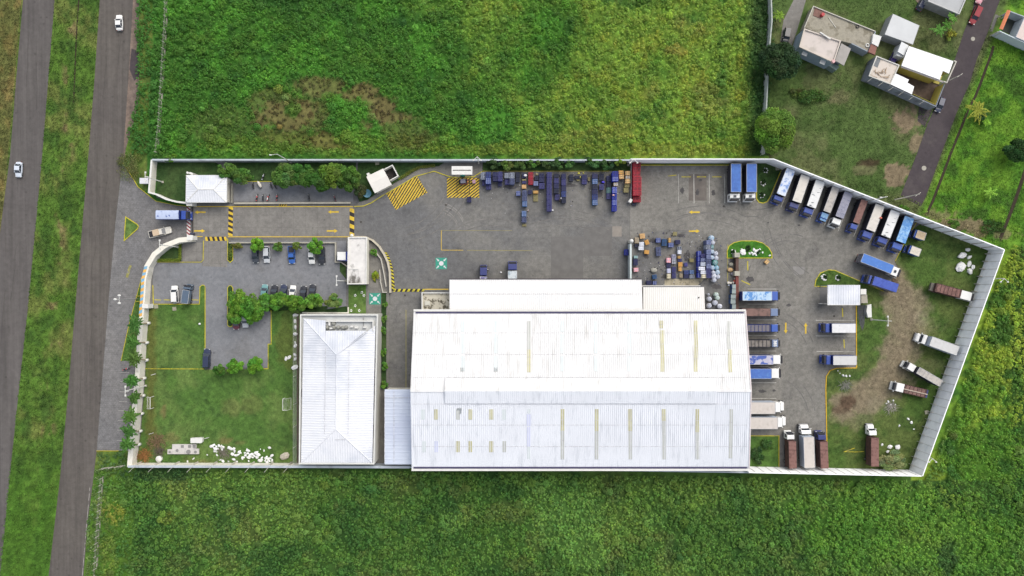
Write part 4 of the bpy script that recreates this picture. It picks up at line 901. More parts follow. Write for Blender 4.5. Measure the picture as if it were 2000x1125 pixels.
a=[P2(882,324.5,4.2),P2(922.5,324.5,4.2),P2(922.5,341,4.2),P2(882,341,4.2)]; b=MB(); b.prism(a,3.95,4.2); b.build('roof',WHT,t,bevel=.04)
b=MB(); b.strip([P2(884.5,332.5,4.2),P2(920,332.5,4.2)],.22,4.202,4.23); b.build('slot',MD,t)
for x,y in ((886,328),(918,328),(886,337),(918,337)): b=MB(); c=P(x,y,3.9); b.box((c.x,c.y,2),(.2,.2,3.95)); b.build('column',POST,t)
b=MB(); c=P(903.5,342.5,1.2); b.box((c.x,c.y,.7),(1.1,.5,1.3)); b.build('dispenser',mat('teal_box',C(40,120,110),.6),t)
t=thing('truck_canopy','white ribbed canopy over the wash bay beside the meadow','canopy',P(1648,577),world=True)
q=[P(1617,557,5),P(1680,557,5),P(1679.5,595.5,4.8),P(1616.5,595.5,4.8)]; sheet_roof('roof_slope',tuple(q),.62,.05,RWO,t)
b=MB(); b.strip([v.xy for v in q],.12,4.6,4.86,True); b.build('fascia',WHT,t)
for v in q: b=MB(); c=v+(sum(q,Vector())/4-v)*.08; b.box((c.x,c.y,2.4),(.22,.22,4.8)); b.build('column',POST,t)
b=MB(); b.strip([P2(1601,593,1),P2(1616,593,1)],.15,.06,1.0); b.build('rail',METAL,t)
b=MB(); b.prism([P2(1601,560),P2(1672,560),P2(1672,596),P2(1601,596)],.05,.06); b.build('floor',mat('wash_floor',C(106,106,106),.5,amt=.15,sc=.5,world=True),t)
t=thing('machine_shed','small shed with white and grey roof halves right of the wash bay canopy','shed',P(1686,578),world=True)
b=MB(); b.prism([P2(1681,564.5,2.6),P2(1692,564.5,2.6),P2(1692,575,2.6),P2(1681,575,2.6)],0,2.6); b.build('white_block',WHT,t)
b=MB(); b.prism([P2(1682,575.3,2.2),P2(1693.5,575.3,2.2),P2(1695,592,2.2),P2(1682,592,2.2)],0,2.2); b.build('grey_block',mat('shed_grey',C(168,162,148),.8,amt=.12,world=True),t)
t=thing('storage_rack','dark steel rack with grating below the small shed','rack',P(1682,610),world=True)
b=MB(); 
for i in range(7): b.box((*P2(1682,597+i*4.2,1.2),1.15),(1.9,.1,.1))
for x in (1676,1688): b.strip([P2(x,595,1.2),P2(x,624,1.2)],.1,1.05,1.25)
b.build('grating',mat('steel_dark',C(66,72,78),.6,amt=.15),t); b=MB(); b.prism([P2(1675,596),P2(1689,596),P2(1688,632),P2(1684,646),P2(1678,632)],.142,.15); b.build('oily_floor',mat('oily_floor',C(74,76,78),.6,amt=.2,sc=.8,world=True),t)
t=thing('tarp_sheet','white crumpled tarpaulin sheet standing beside the dark rack','tarpaulin',P(1697,608),world=True)
b=MB(); b.prism([P2(1694,596,1.2),P2(1702,594,1.2),P2(1703,620,1.2),P2(1695,620,1.2),P2(1692.5,608,1.2)],.15,1.2); b.build('sheet',mat('tarp_white',C(222,222,216),.8,amt=.1,sc=1.2,world=True),t,bevel=.08)
# ---------------------------------------------------------------- houses, upper right
HG=mat('house_grey',C(150,158,166),.85,amt=.08,sc=.6,world=True); HB=mat('house_block',C(128,130,134),.9,amt=.12,sc=.7,world=True,col2=C(100,104,110),th=(.5,.7),sc2=.5)
t=thing('house','house with flat beige roof and blue grey walls beside the dark round tree','house',P(1600,100),world=True)
wallbox(t,[(1571,56),(1642.5,80),(1629,121.5),(1561.5,91)],5.6,mat('parapet_beige',C(206,196,184),.8,amt=.08,world=True),mat('wall_bluegrey',C(140,156,166),.85,amt=.08,sc=.5,world=True),mat('roof_beige',C(208,198,190),.85,amt=.05,sc=.4,world=True,col2=C(186,178,168),sc2=.3),ph=.35,wt=.3)
b=MB(); b.prism([P2(1643.5,84.5,4),P2(1662,95,4),P2(1648.5,128,4),P2(1631,118,4)],3.75,4); b.build('lean_to_roof',mat('roof_tin',C(164,160,154),.7,amt=.1,sc=.5,world=True),t)
b=MB(); b.prism([P2(1642,88,3.6),P2(1656,96,3.6),P2(1645,122,3.6),P2(1631,116,3.6)],0,3.7,False); b.build('lean_to_wall',HG,t)
b=MB(); b.prism([P2(1616,126,2.4),P2(1629,124,2.4),P2(1640,130.5,2.4),P2(1633,137.5,2.4)],0,2.4); b.build('side_room',mat('wall_green_grey',C(112,128,124),.85,amt=.1,world=True),t)
for x,y in ((1572,104.5),(1607,121.5)): b=MB(); c=P(x,y,4.2); b.box((c.x,c.y,4.1),(1.4,1.0,.15),-.42); b.build('awning',WHT,t)
b=MB()
for i in range(14): a=P(1602+i*1.4,64+i*.95,5.6); b.sphere((a.x,a.y,5.75),(.25,.2,.15),6,4)
b.build('laundry',WHT,t)
b=MB(); c=P(1626,121,5.6); b.tube((c.x,c.y,5.6),(c.x,c.y,6.3),.42,n=14); b.build('water_tank',mat('tank_pink',C(220,176,176),.6),t)
t=thing('house_terrace','raised concrete terrace with cluttered edges between the beige roof house and the grey house','terrace',P(1650,60),world=True)
TM=mat('terrace_concrete',C(164,158,142),.9,amt=.16,sc=.5,world=True,col2=C(126,120,104),th=(.46,.62),sc2=.5,fine=(3,.15))
pl=[(1588.5,12.5),(1709.5,61.5),(1695.5,101),(1661,84),(1643,80),(1571,54)]
b=MB(); b.prism([P2(x,y,2.8) for x,y in pl],0,2.8); b.build('slab',TM,t)
b=MB(); b.strip([P2(x,y,3.0) for x,y in ((1571,54),(1588.5,12.5),(1709.5,61.5))],.2,2.805,3.15); b.build('kerb',POST,t)
b=MB(); b.strip([P2(x,y,3.0) for x,y in ((1709.5,62),(1695.5,101),(1663,85))],.25,0,3.1); b.build('yard_wall',HG,t)
b=MB(); b.prism([P2(1592,14.5,2.9),P2(1608,21,2.9),P2(1602,36,2.9),P2(1588,30,2.9)],2.804,2.9); b.build('roof_panel',mat('rust_brown',C(128,96,86),.8,amt=.15,world=True),t)
b=MB(); b.prism([P2(1701.5,86,3.4),P2(1713,90.5,3.4),P2(1709,107,3.4),P2(1696,101,3.4)],2.805,3.4); b.build('wash_basin',mat('brick_brown',C(140,98,88),.8,amt=.12,world=True),t)
b=MB(); b.prism([P2(1706,66,3.6),P2(1722,71,3.6),P2(1715,91,3.6),P2(1703,84.5,3.6)],0,3.6); b.build('stair_cover',mat('panel_white',C(222,222,218),.7,amt=.06,world=True),t)
for (x,y,r,m,l) in ((1675,51.5,.38,MD,'small dark tyre lying on the concrete terrace'),(1694,88.5,.42,WHT,'white ring shaped basin on the corner of the concrete terrace')):
    b=MB(); c=P(x,y,2.9)
    for i in range(16):
        a0=2*math.pi*i/16; a1=2*math.pi*(i+1)/16; b.tube((c.x+r*math.cos(a0),c.y+r*math.sin(a0),2.95),(c.x+r*math.cos(a1),c.y+r*math.sin(a1),2.95),.13,n=6)
    o=b.build('tyre' if m is MD else 'basin',m,loc=(c.x,c.y,2.81)); tag(o,l,'tyre' if m is MD else 'basin')
b=MB(); b.strip([P2(1618,33,2.9),P2(1633,54.5,2.9)],.18,2.805,2.9); o=b.build('plank',POST,loc=P(1625,44,2.81)); tag(o,'pale plank lying on the concrete terrace','plank')
b=MB(); c=P(1607.5,28,3.6); b.tube((c.x,c.y,2.9),(c.x,c.y,3.7),.5,.45,14); o=b.build('water_barrel',mat('barrel_red',C(186,60,66),.5),loc=(c.x,c.y,2.9)); tag(o,'red barrel beside the brown panel on the concrete terrace','barrel')
t=thing('house','grey roof house with pale block walls above the big white roof','house',P(1762,56),world=True)
RG=mat('roof_pale_grey',C(206,208,208),.8,amt=.05,sc=.4,world=True)
wallbox(t,[(1744.5,26.5),(1796.5,49.5),(1783.5,87),(1728,67)],3.6,None,mat('wall_lightblock',C(158,160,160),.9,amt=.08,sc=.6,world=True),RG,ph=.1)
t=thing('house','house with bright white roof, yellow walls and a cut out corner by the dark lane','house',P(1810,125),world=True)
RWH=mat('roof_bright',C(248,248,248),.7,amt=.03,sc=.3,world=True)
big=[(1775.5,90),(1862,119.5),(1853.5,143.5),(1841.5,138),(1835.5,155.5),(1761,128)]
YW=mat('wall_yellow',C(196,182,96),.85,amt=.08,sc=.6,world=True)
b=MB(); b.prism([P2(x,y,4.6) for x,y in big],4.3,4.6); b.build('roof',RWH,t)
b=MB(); pp=[P(x,y,4.6) for x,y in big]; cc=sum(pp,Vector())/6; b.prism([tuple((v+(cc-v).normalized()*.35).xy) for v in pp],0,4.3,False); b.build('wall',YW,t)
b=MB(); b.strip([P2(*p,4.6) for p in ((1863,118.5),(1867.5,120.5),(1849.5,161),(1843,159))],.25,4.2,4.65); b.build('beam',POST,t)
b=MB(); b.strip([P2(1761,129,4.5),P2(1845.5,160.5,4.5)],.5,4.15,4.32); b.build('eave',mat('eave_grey',C(160,154,150),.8,amt=.1,world=True),t)
b=MB(); b.prism([P2(1841,137,3.2),P2(1854,142,3.2),P2(1847,158,3.2),P2(1836,155,3.2)],0,.3); b.build('patio',YW,t)
b=MB(); b.prism([P2(1761,81.5,3.9),P2(1774.5,88.5,3.9),P2(1766,108.5,3.9),P2(1753.5,101,3.9)],3.6,3.9); b.prism([P2(1762,83,3.4),P2(1774,90,3.4),P2(1766,113,3.4),P2(1751,108,3.4)],0,3.4); b.build('back_room',mat('room_white',C(222,224,224),.8,amt=.04,world=True),t)
t=thing('house','walled house with stained flat roof, white roof sheets and planted court','house',P(1740,150),world=True)
wallbox(t,[(1712,109),(1757,127),(1739.5,164.5),(1697,148)],4.2,mat('parapet_chalk',C(206,204,196),.8,amt=.1,world=True),WALLB,mat('roof_pinkish',C(212,202,190),.85,amt=.08,sc=.5,world=True,col2=C(170,160,146),th=(.5,.7),sc2=.5),ph=.25)
b=MB(); b.prism([P2(1714,111,4),P2(1721,114,4),P2(1714,132,4),P2(1706,128,4)],3.97,4.0); b.build('roof_stain',mat('damp_patch',C(120,124,126),.8,amt=.12,world=True),t)
b=MB(); b.prism([P2(x,y,3.9) for x,y in ((1749.5,143.5),(1775,155.5),(1772.5,161.5),(1785.5,169),(1781,184),(1739.5,164.5))],3.75,3.9); b.build('roof_sheet',RWH,t)
b=MB(); b.prism([P2(x,y,3.4) for x,y in ((1751,146),(1773,156.5),(1771,163),(1783,169.5),(1779,181),(1742,163.5))],0,3.7,False); b.build('back_wall',YW,t)
b=MB(); b.strip([P2(x,y,3.6) for x,y in ((1697,148.5),(1828,207.5),(1845,164.5))],.25,0,3.6); b.build('compound_wall',WALLB,t)
b=MB(); b.strip([P2(x+.4,y-2.4,3.5) for x,y in ((1784,186),(1826.5,206.5),(1842.5,166))],.06,.1,3.5); b.build('inner_plaster',YW,t)
b=MB(); b.sheet([P2(1750,140),P2(1835,163),P2(1820,198),P2(1775,180)],.06); b.build('court_floor',mat('court_soil',C(98,84,74),.95,amt=.3,sc=1,world=True),t)
b=MB()
rs=random.Random(5)
for i in range(16):
    a=P(1709+rs.random()*22,141+rs.random()*13,4.1); an=rs.random()*3; b.tube((a.x,a.y,4.03),(a.x+math.cos(an)*rs.uniform(.5,1.6),a.y+math.sin(an)*rs.uniform(.5,1.6),4.2),.06,n=5)
o=b.build('scrap_wood',mat('wood_tan',C(172,146,116),.9,amt=.2),loc=P(1718,148,4)); tag(o,'heap of brown scrap wood on the stained flat roof','scrap wood')
for i in range(6):
    a=P(1697+20*i+8,148.5+9*i+4,3.7); b=MB(); b.tube((a.x,a.y,3.6),(a.x-.2,a.y,4.1),.04,n=5); b.tube((a.x-.2,a.y,4.1),(a.x-1.6,a.y-1.0,4.1),.035,n=5); b.build('bar',POST,t)
t=thing('house','light grey roof house cut by the top edge, above the banana plants','house',P(1845,5),world=True)
wallbox(t,[(1813,2),(1874,27.5),(1893,-16),(1832,-40)],3.6,mat('parapet_grey',C(196,196,194),.85,amt=.06,world=True),mat('wall_blockpale',C(146,148,150),.9,amt=.14,sc=1,world=True),mat('roof_lightgrey',C(178,180,180),.85,amt=.08,sc=.4,world=True),ph=.3)
b=MB(); b.prism([P2(1786,-2),P2(1800,16),P2(1818,4),P2(1806,-16)],.03,.06); b.build('paved_yard',mat('yard_brownish',C(134,118,106),.9,amt=.2,sc=1,world=True),t)
t=thing('house','partly seen house with pink roof behind a pale wall at the right edge','house',P(1990,60),world=True)
wallbox(t,[(1984.5,72),(2001,34),(2045,52),(2030,92)],3.6,None,WALLG,mat('roof_pink',C(216,200,192),.8,amt=.05,world=True),ph=.1)
b=MB(); b.strip([P2(x,y,3.2) for x,y in ((1952.5,60.5),(2040,101))],.22,0,3.2); b.build('wall',mat('wall_whiteblue',C(206,216,220),.8,amt=.05,world=True),t)
b=MB(); b.strip([P2(x,y,3.0) for x,y in ((1973,22),(2010,36))],.2,0,3.0); b.build('wall',WALLG,t)
t=thing('tiled_canopy','narrow orange tiled canopy standing over a driveway at the right edge','canopy',P(1962,40),world=True)
q=[P(1967,19.5,3.2),P(1974,21.5,3.2),P(1958.5,58,3.2),P(1951.5,56.5,3.2)]; rdg=[q[0].lerp(q[1],.5)+Vector((0,0,.3)),q[3].lerp(q[2],.5)+Vector((0,0,.3))]
b=MB(); b.add([q[0],q[1],q[2],q[3],rdg[0],rdg[1]],[(3,5,4,0)[::-1],(4,5,2,1)[::-1],(0,4,1),(3,2,5),(0,1,2,3)]); b.build('tiled_roof',mat('tile_orange',C(218,132,92),.7,amt=.1,sc=1.5,world=True),t)
for v in q: b=MB(); b.box((v.x*.998,v.y*.99,1.55),(.2,.2,3.1)); b.build('column',POST,t)
flat('driveway_patch',[(1944,28),(1950,30),(1938,62),(1931,62)],.025,A_WALK)
flat('court',[(1975,24),(2003,34),(1984,72),(1956,60)],.03,mat('court_dark',C(70,74,68),.9,amt=.2,sc=.8,world=True))
# ---------------------------------------------------------------- lamp posts, floodlights, goals
def pole(label,base,top,h,kind='t'):
    """straight vertical pole at its base; arms spread at the top"""
    c=P(*base); t=thing('floodlight_pole' if kind!='sl' else 'street_lamp',label,'floodlight pole' if kind!='sl' else 'street lamp',(c.x,c.y,0),world=True)
    b=MB(); b.tube((c.x,c.y,0),(c.x,c.y,h),.14,.09,8); b.build('pole',METAL,t); b=MB(); b.box((c.x,c.y,.2),(.55,.55,.4)); b.build('base',LOWW,t)
    if kind in 't+':
        b=MB(); b.tube((c.x,c.y-1.1,h-.1),(c.x,c.y+1.1,h-.1),.07,n=6); b.tube((c.x-.1,c.y,h-.1),(c.x+.9,c.y,h-.1),.07,n=6); b.build('crossarm',METAL,t)
        for dy in (-1.1,1.1): b=MB(); b.box((c.x,c.y+dy,h-.25),(.35,.45,.25)); b.build('floodlight',METAL,t)
    elif kind=='v':
        b=MB(); b.tube((c.x,c.y,h-.1),(c.x-.9,c.y-.8,h),.06,n=6); b.tube((c.x,c.y,h-.1),(c.x+.9,c.y-.8,h),.06,n=6); b.build('crossarm',METAL,t)
        for dx in (-.9,.9): b=MB(); b.box((c.x+dx,c.y-.85,h-.1),(.4,.3,.2)); b.build('floodlight',METAL,t)
    elif kind=='sl':
        b=MB(); b.tube((c.x,c.y,h-.1),(c.x-1.4,c.y-.2,h+.1),.05,n=6); b.build('arm',METAL,t); b=MB(); b.box((c.x-1.6,c.y-.2,h+.05),(.6,.25,.12)); b.build('lamp_head',METAL,t)
    return t
def base_of(tx,ty,h): k=(182)/(182-h); v=P(tx,ty,h); return px_of(v.x,v.y)
for l,tx,ty,h,k in (('white floodlight pole standing behind the painted curved entrance wall',311,478,10,'t'),('white floodlight pole beside the car park, left of the long stained roof',657,548,10,'t'),
  ('tall white floodlight pole on the meadow right of the dark steel rack',1735,627,8.5,'t'),('white floodlight pole rising behind the palm row',244,764,10,'t'),
  ('thin white lamp post near the corner of the tall right wall',1962,544,6.8,'v'),('floodlight pole outside the lower part of the right panel wall',1822,896,6.8,'v'),
  ('floodlight pole on the wall above the small pump canopy',932,306,9,'v'),('floodlight pole above the red crates',1238,311,8.5,'v'),('thin street lamp over the wall behind the leafy tree cluster',541,301,11,'sl'),
  ('white street lamp over the tall wall near the end of the dark lane',1733,384,10,'sl'),('grey lamp pole at the left of the walled lawn near the curved kerb',283,345,9,'t')):
    bx,by=base_of(tx,ty,h); pole(l,(bx,by),(tx,ty),h,k)
c0=P(269,583.5); t=thing('twin_lamp','grey lamp post with three white lamp heads over the cobbled apron','street lamp',(c0.x,c0.y,0),world=True)
b=MB(); b.tube((c0.x,c0.y,0),(c0.x,c0.y,8.6),.13,.09,8); b.build('pole',mat('pole_grey',C(150,150,150),.5),t)
for dx,dy in ((0,.75),(.0,-.75),(-.8,0)): b=MB(); b.tube((c0.x,c0.y,8.5),(c0.x+dx,c0.y+dy,8.6),.05,n=6); b.build('arm',METAL,t); b=MB(); b.sphere((c0.x+dx*1.3,c0.y+dy*1.3,8.6),(.45,.27,.2),10,6); b.build('lamp_head',WHT,t,smooth=True)
for dy in (-.9,.9): b=MB(); b.box((c0.x+.4,c0.y+dy*.8,.25),(1.2,.14,.4)); b.build('guard_rail',YEL,t)
def utility(label,tx,ty,h,lean=None):
    bx,by=base_of(tx,ty,h); c=P(bx,by); t=thing('utility_pole',label,'utility pole',(c.x,c.y,0),world=True)
    b=MB(); b.tube((c.x,c.y,0),(c.x,c.y,h),.17,.1,8); b.build('pole',POST,t); b=MB(); b.box((c.x,c.y,h-.4),(1.6,.12,.12),.6); b.build('crossarm',POST,t)
utility('grey utility pole beside the end of the dark lane, above the tall wall',1795,379,11)
utility('grey utility pole beside the house with the cut out corner',1877,146,9)
def goal(label,px,py,d):
    c=P(px,py); t=thing('goal',label,'football goal',(c.x,c.y,0),world=True); w_=3.0
    b=MB(); 
    for s in (-1,1): b.tube((c.x,c.y+s*w_/2,.14),(c.x,c.y+s*w_/2,2),.07,n=6); b.tube((c.x,c.y+s*w_/2,2),(c.x+d*1.0,c.y+s*w_/2,1.8),.05,n=6); b.tube((c.x+d*1.0,c.y+s*w_/2,1.8),(c.x+d*1.6,c.y+s*w_/2,.2),.05,n=6)
    b.tube((c.x,c.y-w_/2,2),(c.x,c.y+w_/2,2),.08,n=6); b.tube((c.x+d*1.6,c.y-w_/2,.2),(c.x+d*1.6,c.y+w_/2,.2),.05,n=6); b.build('frame',METAL,t)
    b=MB()
    for i in range(11): y=c.y-w_/2+w_*i/10; b.tube((c.x,y,2),(c.x+d*1.0,y,1.8),.012,n=3); b.tube((c.x+d*1.0,y,1.8),(c.x+d*1.6,y,.2),.012,n=3)
    for f in (.3,.6,.9): b.tube((c.x+d*f,c.y-w_/2,2-.2*f),(c.x+d*f,c.y+w_/2,2-.2*f),.012,n=3)
    b.build('net',METAL,t)
goal('small white football goal near the palm row',301,785,-1); goal('small white football goal near the office building fence',557,788,1)
for x,y,l in ((301,731,'short white pole bench on the lawn below the yellow kerb'),(297,846,'short white pole bench near the dry branches'),(405,855,'short white bar bench right of the white box')):
    c=P(x,y); b=MB(); b.box((c.x,c.y,.45),(1.3,.12,.08),.3); b.box((c.x-.5,c.y-.16,.22),(.08,.08,.42)); b.box((c.x+.5,c.y+.16,.22),(.08,.08,.42)); o=b.build('bench',METAL,loc=(c.x,c.y,.14)); tag(o,l,'bench')
t=thing('mesh_fence','grey ball net fence with thin posts beside the office building','fence',P(576,750),world=True)
for y in (617,655,695,733,787,830,870,903):
    b=MB(); c=P(580,y); b.tube((c.x,c.y,0),(c.x,c.y,3.2),.05,n=6); b.build('post',METAL,t)
b=MB()
for z in (.5,1.2,1.9,2.6,3.2): a,c=P(580,615),P(580,905); b.tube((a.x,a.y,z),(c.x,c.y,z),.02,n=4)
b.build('wire_mesh',METAL,t)
b=MB(); b.strip([P2(582,612),P2(582,905)],.5,.02,.2); b.build('plinth',mat('plinth_brown',C(104,92,84),.9,amt=.2,sc=1,world=True),t)
# bits on the football lawn
t=thing('concrete_slab','pale concrete slab of two offset halves with dark round covers near the bottom wall','slab',P(360,877),world=True)
SL=mat('slab_pale',C(206,202,196),.85,amt=.06,sc=1,world=True,col2=C(176,172,170),th=(.5,.7),sc2=.8)
b=MB(); b.prism([P2(329,877),P2(390,875.5),P2(390,886),P2(329,886)],.1,.55); b.prism([P2(338,867),P2(385,867),P2(385,876.9),P2(338,877.5)],.1,.5); b.build('slab',SL,t)
for x,y,r in ((333.5,882,.33),(348,879,.38),(370,881.5,.6),(383.5,882,.4)): b=MB(); c=P(x,y); b.tube((c.x,c.y,.5),(c.x,c.y,.58),r,n=14); b.build('cover',mat('cover_grey',C(140,138,136),.8,amt=.1),t)
for x,y in ((358,871),(372,871),(381,871)): b=MB(); c=P(x,y); b.box((c.x,c.y,.5),(.75,.75,.1)); b.build('cover',mat('cover_grey',C(140,138,136),.8,amt=.1),t)
b=MB(); b.prism([P2(372,856,1.4),P2(395,855,1.4),P2(395,863,1.4),P2(393,865.5,1.4),P2(372,865.5,1.4)],.5,1.4); b.box((*P2(376,860,.5),.3),(.15,.9,.55)); b.box((*P2(391,860,.5),.3),(.15,.9,.55)); o=b.build('white_tank',WHT,loc=P(383,860,.14)); tag(o,'white rectangular tank on short feet above the concrete slab','tank')
c=P(309,897,1); t=thing('water_tank','round white tank by the bottom wall near the dry branches','tank',(c.x,c.y,0.13),world=True); b=MB(); b.tube((c.x,c.y,.13),(c.x,c.y,.8),.8,n=20); b.tube((c.x,c.y,.8),(c.x,c.y,1.0),.8,.3,20); b.build('body',WHT,t); b=MB(); b.tube((c.x,c.y,1.0),(c.x,c.y,1.08),.25,n=12); b.build('lid',WHT,t)
c=P(281,353,2); t=thing('power_box','small pale roofed meter box outside the walled lawn','utility box',(c.x,c.y,0),world=True); b=MB(); b.box((c.x,c.y,.9),(2.0,1.2,1.8)); b.build('cabinet',mat('cabinet_grey',C(190,192,200),.7,amt=.05),t); b=MB(); b.box((c.x,c.y,1.88),(2.3,1.5,.14)); b.build('roof',mat('cabinet_top',C(216,216,222),.7,amt=.04),t)
for x,y,l in ((306,598.5,'square concrete cover on the lawn below the parking kerb, nearer the wall'),(341.5,603,'square concrete cover on the lawn below the white pickup'),(737,318.5,'small square cover on the lawn right of the leafy trees'),(1518,329,'square concrete cover beside the first slanted truck'),(1809,805,'square grey block on the meadow near the right wall')):
    c=P(x,y); b=MB(); b.box((c.x,c.y,.2),(1.0,1.0,.2),.1); o=b.build('inspection_cover',mat('cover_mossy',C(158,156,136),.9,amt=.15,world=True),loc=(c.x,c.y,.12)); tag(o,l,'inspection cover')
c=P(715,377,2); t=thing('satellite_dish','blue grey round dish on the lawn below the small pump house','dish',(c.x,c.y,0),world=True); b=MB(); b.tube((c.x,c.y,0),(c.x,c.y,1),.15,n=8); b.build('stand',MD,t); b=MB(); b.tube((c.x,c.y,1),(c.x+.1,c.y,1.35),.35,1.1,20,cap=False); b.tube((c.x,c.y,1.0),(c.x,c.y,1.05),.4,n=16); b.build('bowl',mat('dish_blue',C(84,128,148),.6,amt=.1),t)
# ---------------------------------------------------------------- vehicles
TYRE=mat('tyre',(.02,.02,.02),.8,amt=0); RIM=mat('rim',C(150,150,152),.4,.6,amt=0); GLASS=mat('glass_dark',C(44,52,62),.15,amt=0,spec=.6); LAMP=mat('lamp_glass',C(225,225,220),.2,amt=0,spec=.6); TAIL=mat('tail_red',C(150,30,30),.3,amt=0); CHR=mat('chassis_dark',C(50,50,54),.7,amt=.1)
def paint(n,c,**k): return mat('paint_'+n,c,.32,amt=k.pop('amt',.05),sc=1.2,spec=.45,coat=.25,**k)
CB=paint('cab_blue',C(50,78,160),col2=C(40,60,132),th=(.45,.7),sc2=.8); CB2=paint('cab_bright',C(56,92,176)); CN=paint('cab_navy',C(52,60,118)); CL=paint('cab_lightblue',C(84,134,178),col2=C(150,186,210),th=(.5,.6),sc2=1.5)
CW=paint('cab_white',C(236,236,232)); CG=paint('cab_bluegrey',C(112,130,164))
MESHC={}
def wheel(t,x,y,r,w):
    k=(round(r,3),round(w,3))
    if k not in MESHC:
        b=MB(); b.tube((0,-w/2,0),(0,w/2,0),r,n=14); o=b.build('wheel',TYRE,t); MESHC[k]=o.data
        b=MB(); b.tube((0,-w/2-.012,0),(0,w/2+.012,0),r*.55,n=12); q=b.build('rim',RIM,o); MESHC[k,'r']=q.data
    else:
        o=D.objects.new('wheel',MESHC[k]); COL.objects.link(o); o.parent=t
        q=D.objects.new('rim',MESHC[k,'r']); COL.objects.link(q); q.parent=o
    o.location=(x,y,r)
def poly_extrude(b,prof,w,cham=0.0):
    """side profile (x,z) extruded across y"""
    n=len(prof); vs=[(x,-w/2,z) for x,z in prof]+[(x,w/2,z) for x,z in prof]
    b.add(vs,[(i,(i+1)%n,n+(i+1)%n,n+i)[::-1] for i in range(n)]+[tuple(range(n)),tuple(range(n,2*n))[::-1]])
def truck(label,rear,bfront,cfront,wpx,hb,cab,top,side=None,style='flat',cabtype='coe',roof=None,hatch=False,group=None,plank=False,tail=None,text=None,rearpx=None,name='box_truck'):
    R=P(*rear,hb) if rearpx is None else rearpx; B=P(*bfront,hb); F=P(*cfront,1.3)
    d=Vector((B.x-R.x,B.y-R.y)); dl=d.normalized(); tot=(F.xy-R.xy).dot(dl); bl=d.length; W=wpx*S*(H-hb)/H; rz=math.atan2(dl.y,dl.x)
    t=thing(name,label,'truck',(R.x,R.y,.05),rz,group); side=side or top; roof=roof or cab
    # chassis
    b=MB(); b.box((tot/2,0,.75),(tot-.5,.9,.28)); b.box((bl*.5,W*.36,.72),(1.1,.45,.5)); b.box((bl*.5,-W*.36,.72),(1.1,.45,.5)); b.box((.05,0,.62),(.14,W*.9,.16)); b.build('chassis',CHR,t)
    # cargo body
    b=MB(); z0=1.15
    if style=='open':
        b.box((bl/2,0,z0),(bl,W,.16)); hs=hb-z0
        for s in (-1,1): b.box((bl/2,s*(W/2-.05),z0+hs/2),(bl,.08,hs*.98))
        b.box((.05,0,z0+hs/2),(.08,W-.2,hs*.98)); b.box((bl-.05,0,z0+hs/2),(.08,W-.2,hs*.98))
        b.build('cargo_bed',side,t)
        b=MB(); b.box((bl/2,0,hb-.12),(bl-.25,W-.26,.08)); b.build('load_cover',top,t)
        b=MB(); n=max(4,int(bl/.9))
        for i in range(n): b.box((.3+(bl-.6)*i/(n-1),0,hb-.04),(.1,W-.2,.09))
        for i in range(n):
            for s in (-1,1): b.box((.3+(bl-.6)*i/(n-1),s*(W/2+.012),z0+hs/2),(.09,.05,hs))
        b.build('stakes',side,t)
    else:
        b.box((bl/2,0,(z0+hb-.06)/2),(bl,W,hb-.06-z0)); b.build('cargo_box',side,t,bevel=.03)
        b=MB()
        if style=='flat':
            b.box((bl/2,0,hb-.025),(bl+.02,W+.02,.055)); b.build('roof_panel',top,t)
            b=MB(); 
            for s in (-1,1): b.box((bl/2,s*(W/2),hb+.0),(bl+.06,.07,.09))
            for x in (0,bl): b.box((x,0,hb+.0),(.07,W+.06,.09))
            b.build('edge_trim',mat('trim_alu',C(186,188,190),.5,amt=.05) ,t)
        else:
            n=int(bl/.16); vs=[];fs=[]; bow=max(3,round(bl/1.0)); R_=random.Random(len(label)*7+int(abs(rear[0] if rear else cfront[1])))
            for i in range(n+1):
                x=bl*i/n; wv=.5+.5*math.cos(2*math.pi*bow*x/bl)
                for j in range(7):
                    f=j/6; arch=.12*math.sin(math.pi*f)**.7 if style=='tarp' else .02
                    sag=-(.05 if style=='tarp' else .035)*(1-wv)*math.sin(math.pi*f) + R_.uniform(-.008,.008)
                    vs.append((x,-W/2-.01+(W+.02)*f,hb-.06+arch+sag+(.03 if 0<j<6 else 0)))
            for i in range(n):
                for j in range(6): a=i*7+j; fs.append((a,a+7,a+8,a+1))
            b.add(vs,fs); b.build('tarpaulin',top,t,smooth=True)
            b=MB()
            for i in range(bow+1):
                for s in (-1,1): b.box((min(max(bl*i/bow,.06),bl-.06),s*(W/2+.015),(z0+hb)/2),(.08,.05,hb-z0-.1))
            b.build('side_ribs',side,t)
    for s in (-1,1): b=MB(); b.box((bl/2,s*(W/2-.04),.9),(bl*.55,.05,.22)); b.build('side_guard',CHR,t)
    if plank: b=MB(); b.box((bl/2+.3,.1,hb+.06),(bl+1.2,.22,.08)); b.build('beam',mat('wood_pale',C(190,176,160),.8,amt=.1),t)
    if tail: b=MB(); b.box((-.35,0,hb*.55),(.9,W*.92,.7)); b.build('tail_box',tail,t)
    # cab
    x0=bl+(.25 if cabtype=='coe' else .5); Lc=tot-x0; wc=min(W*.98,2.5)
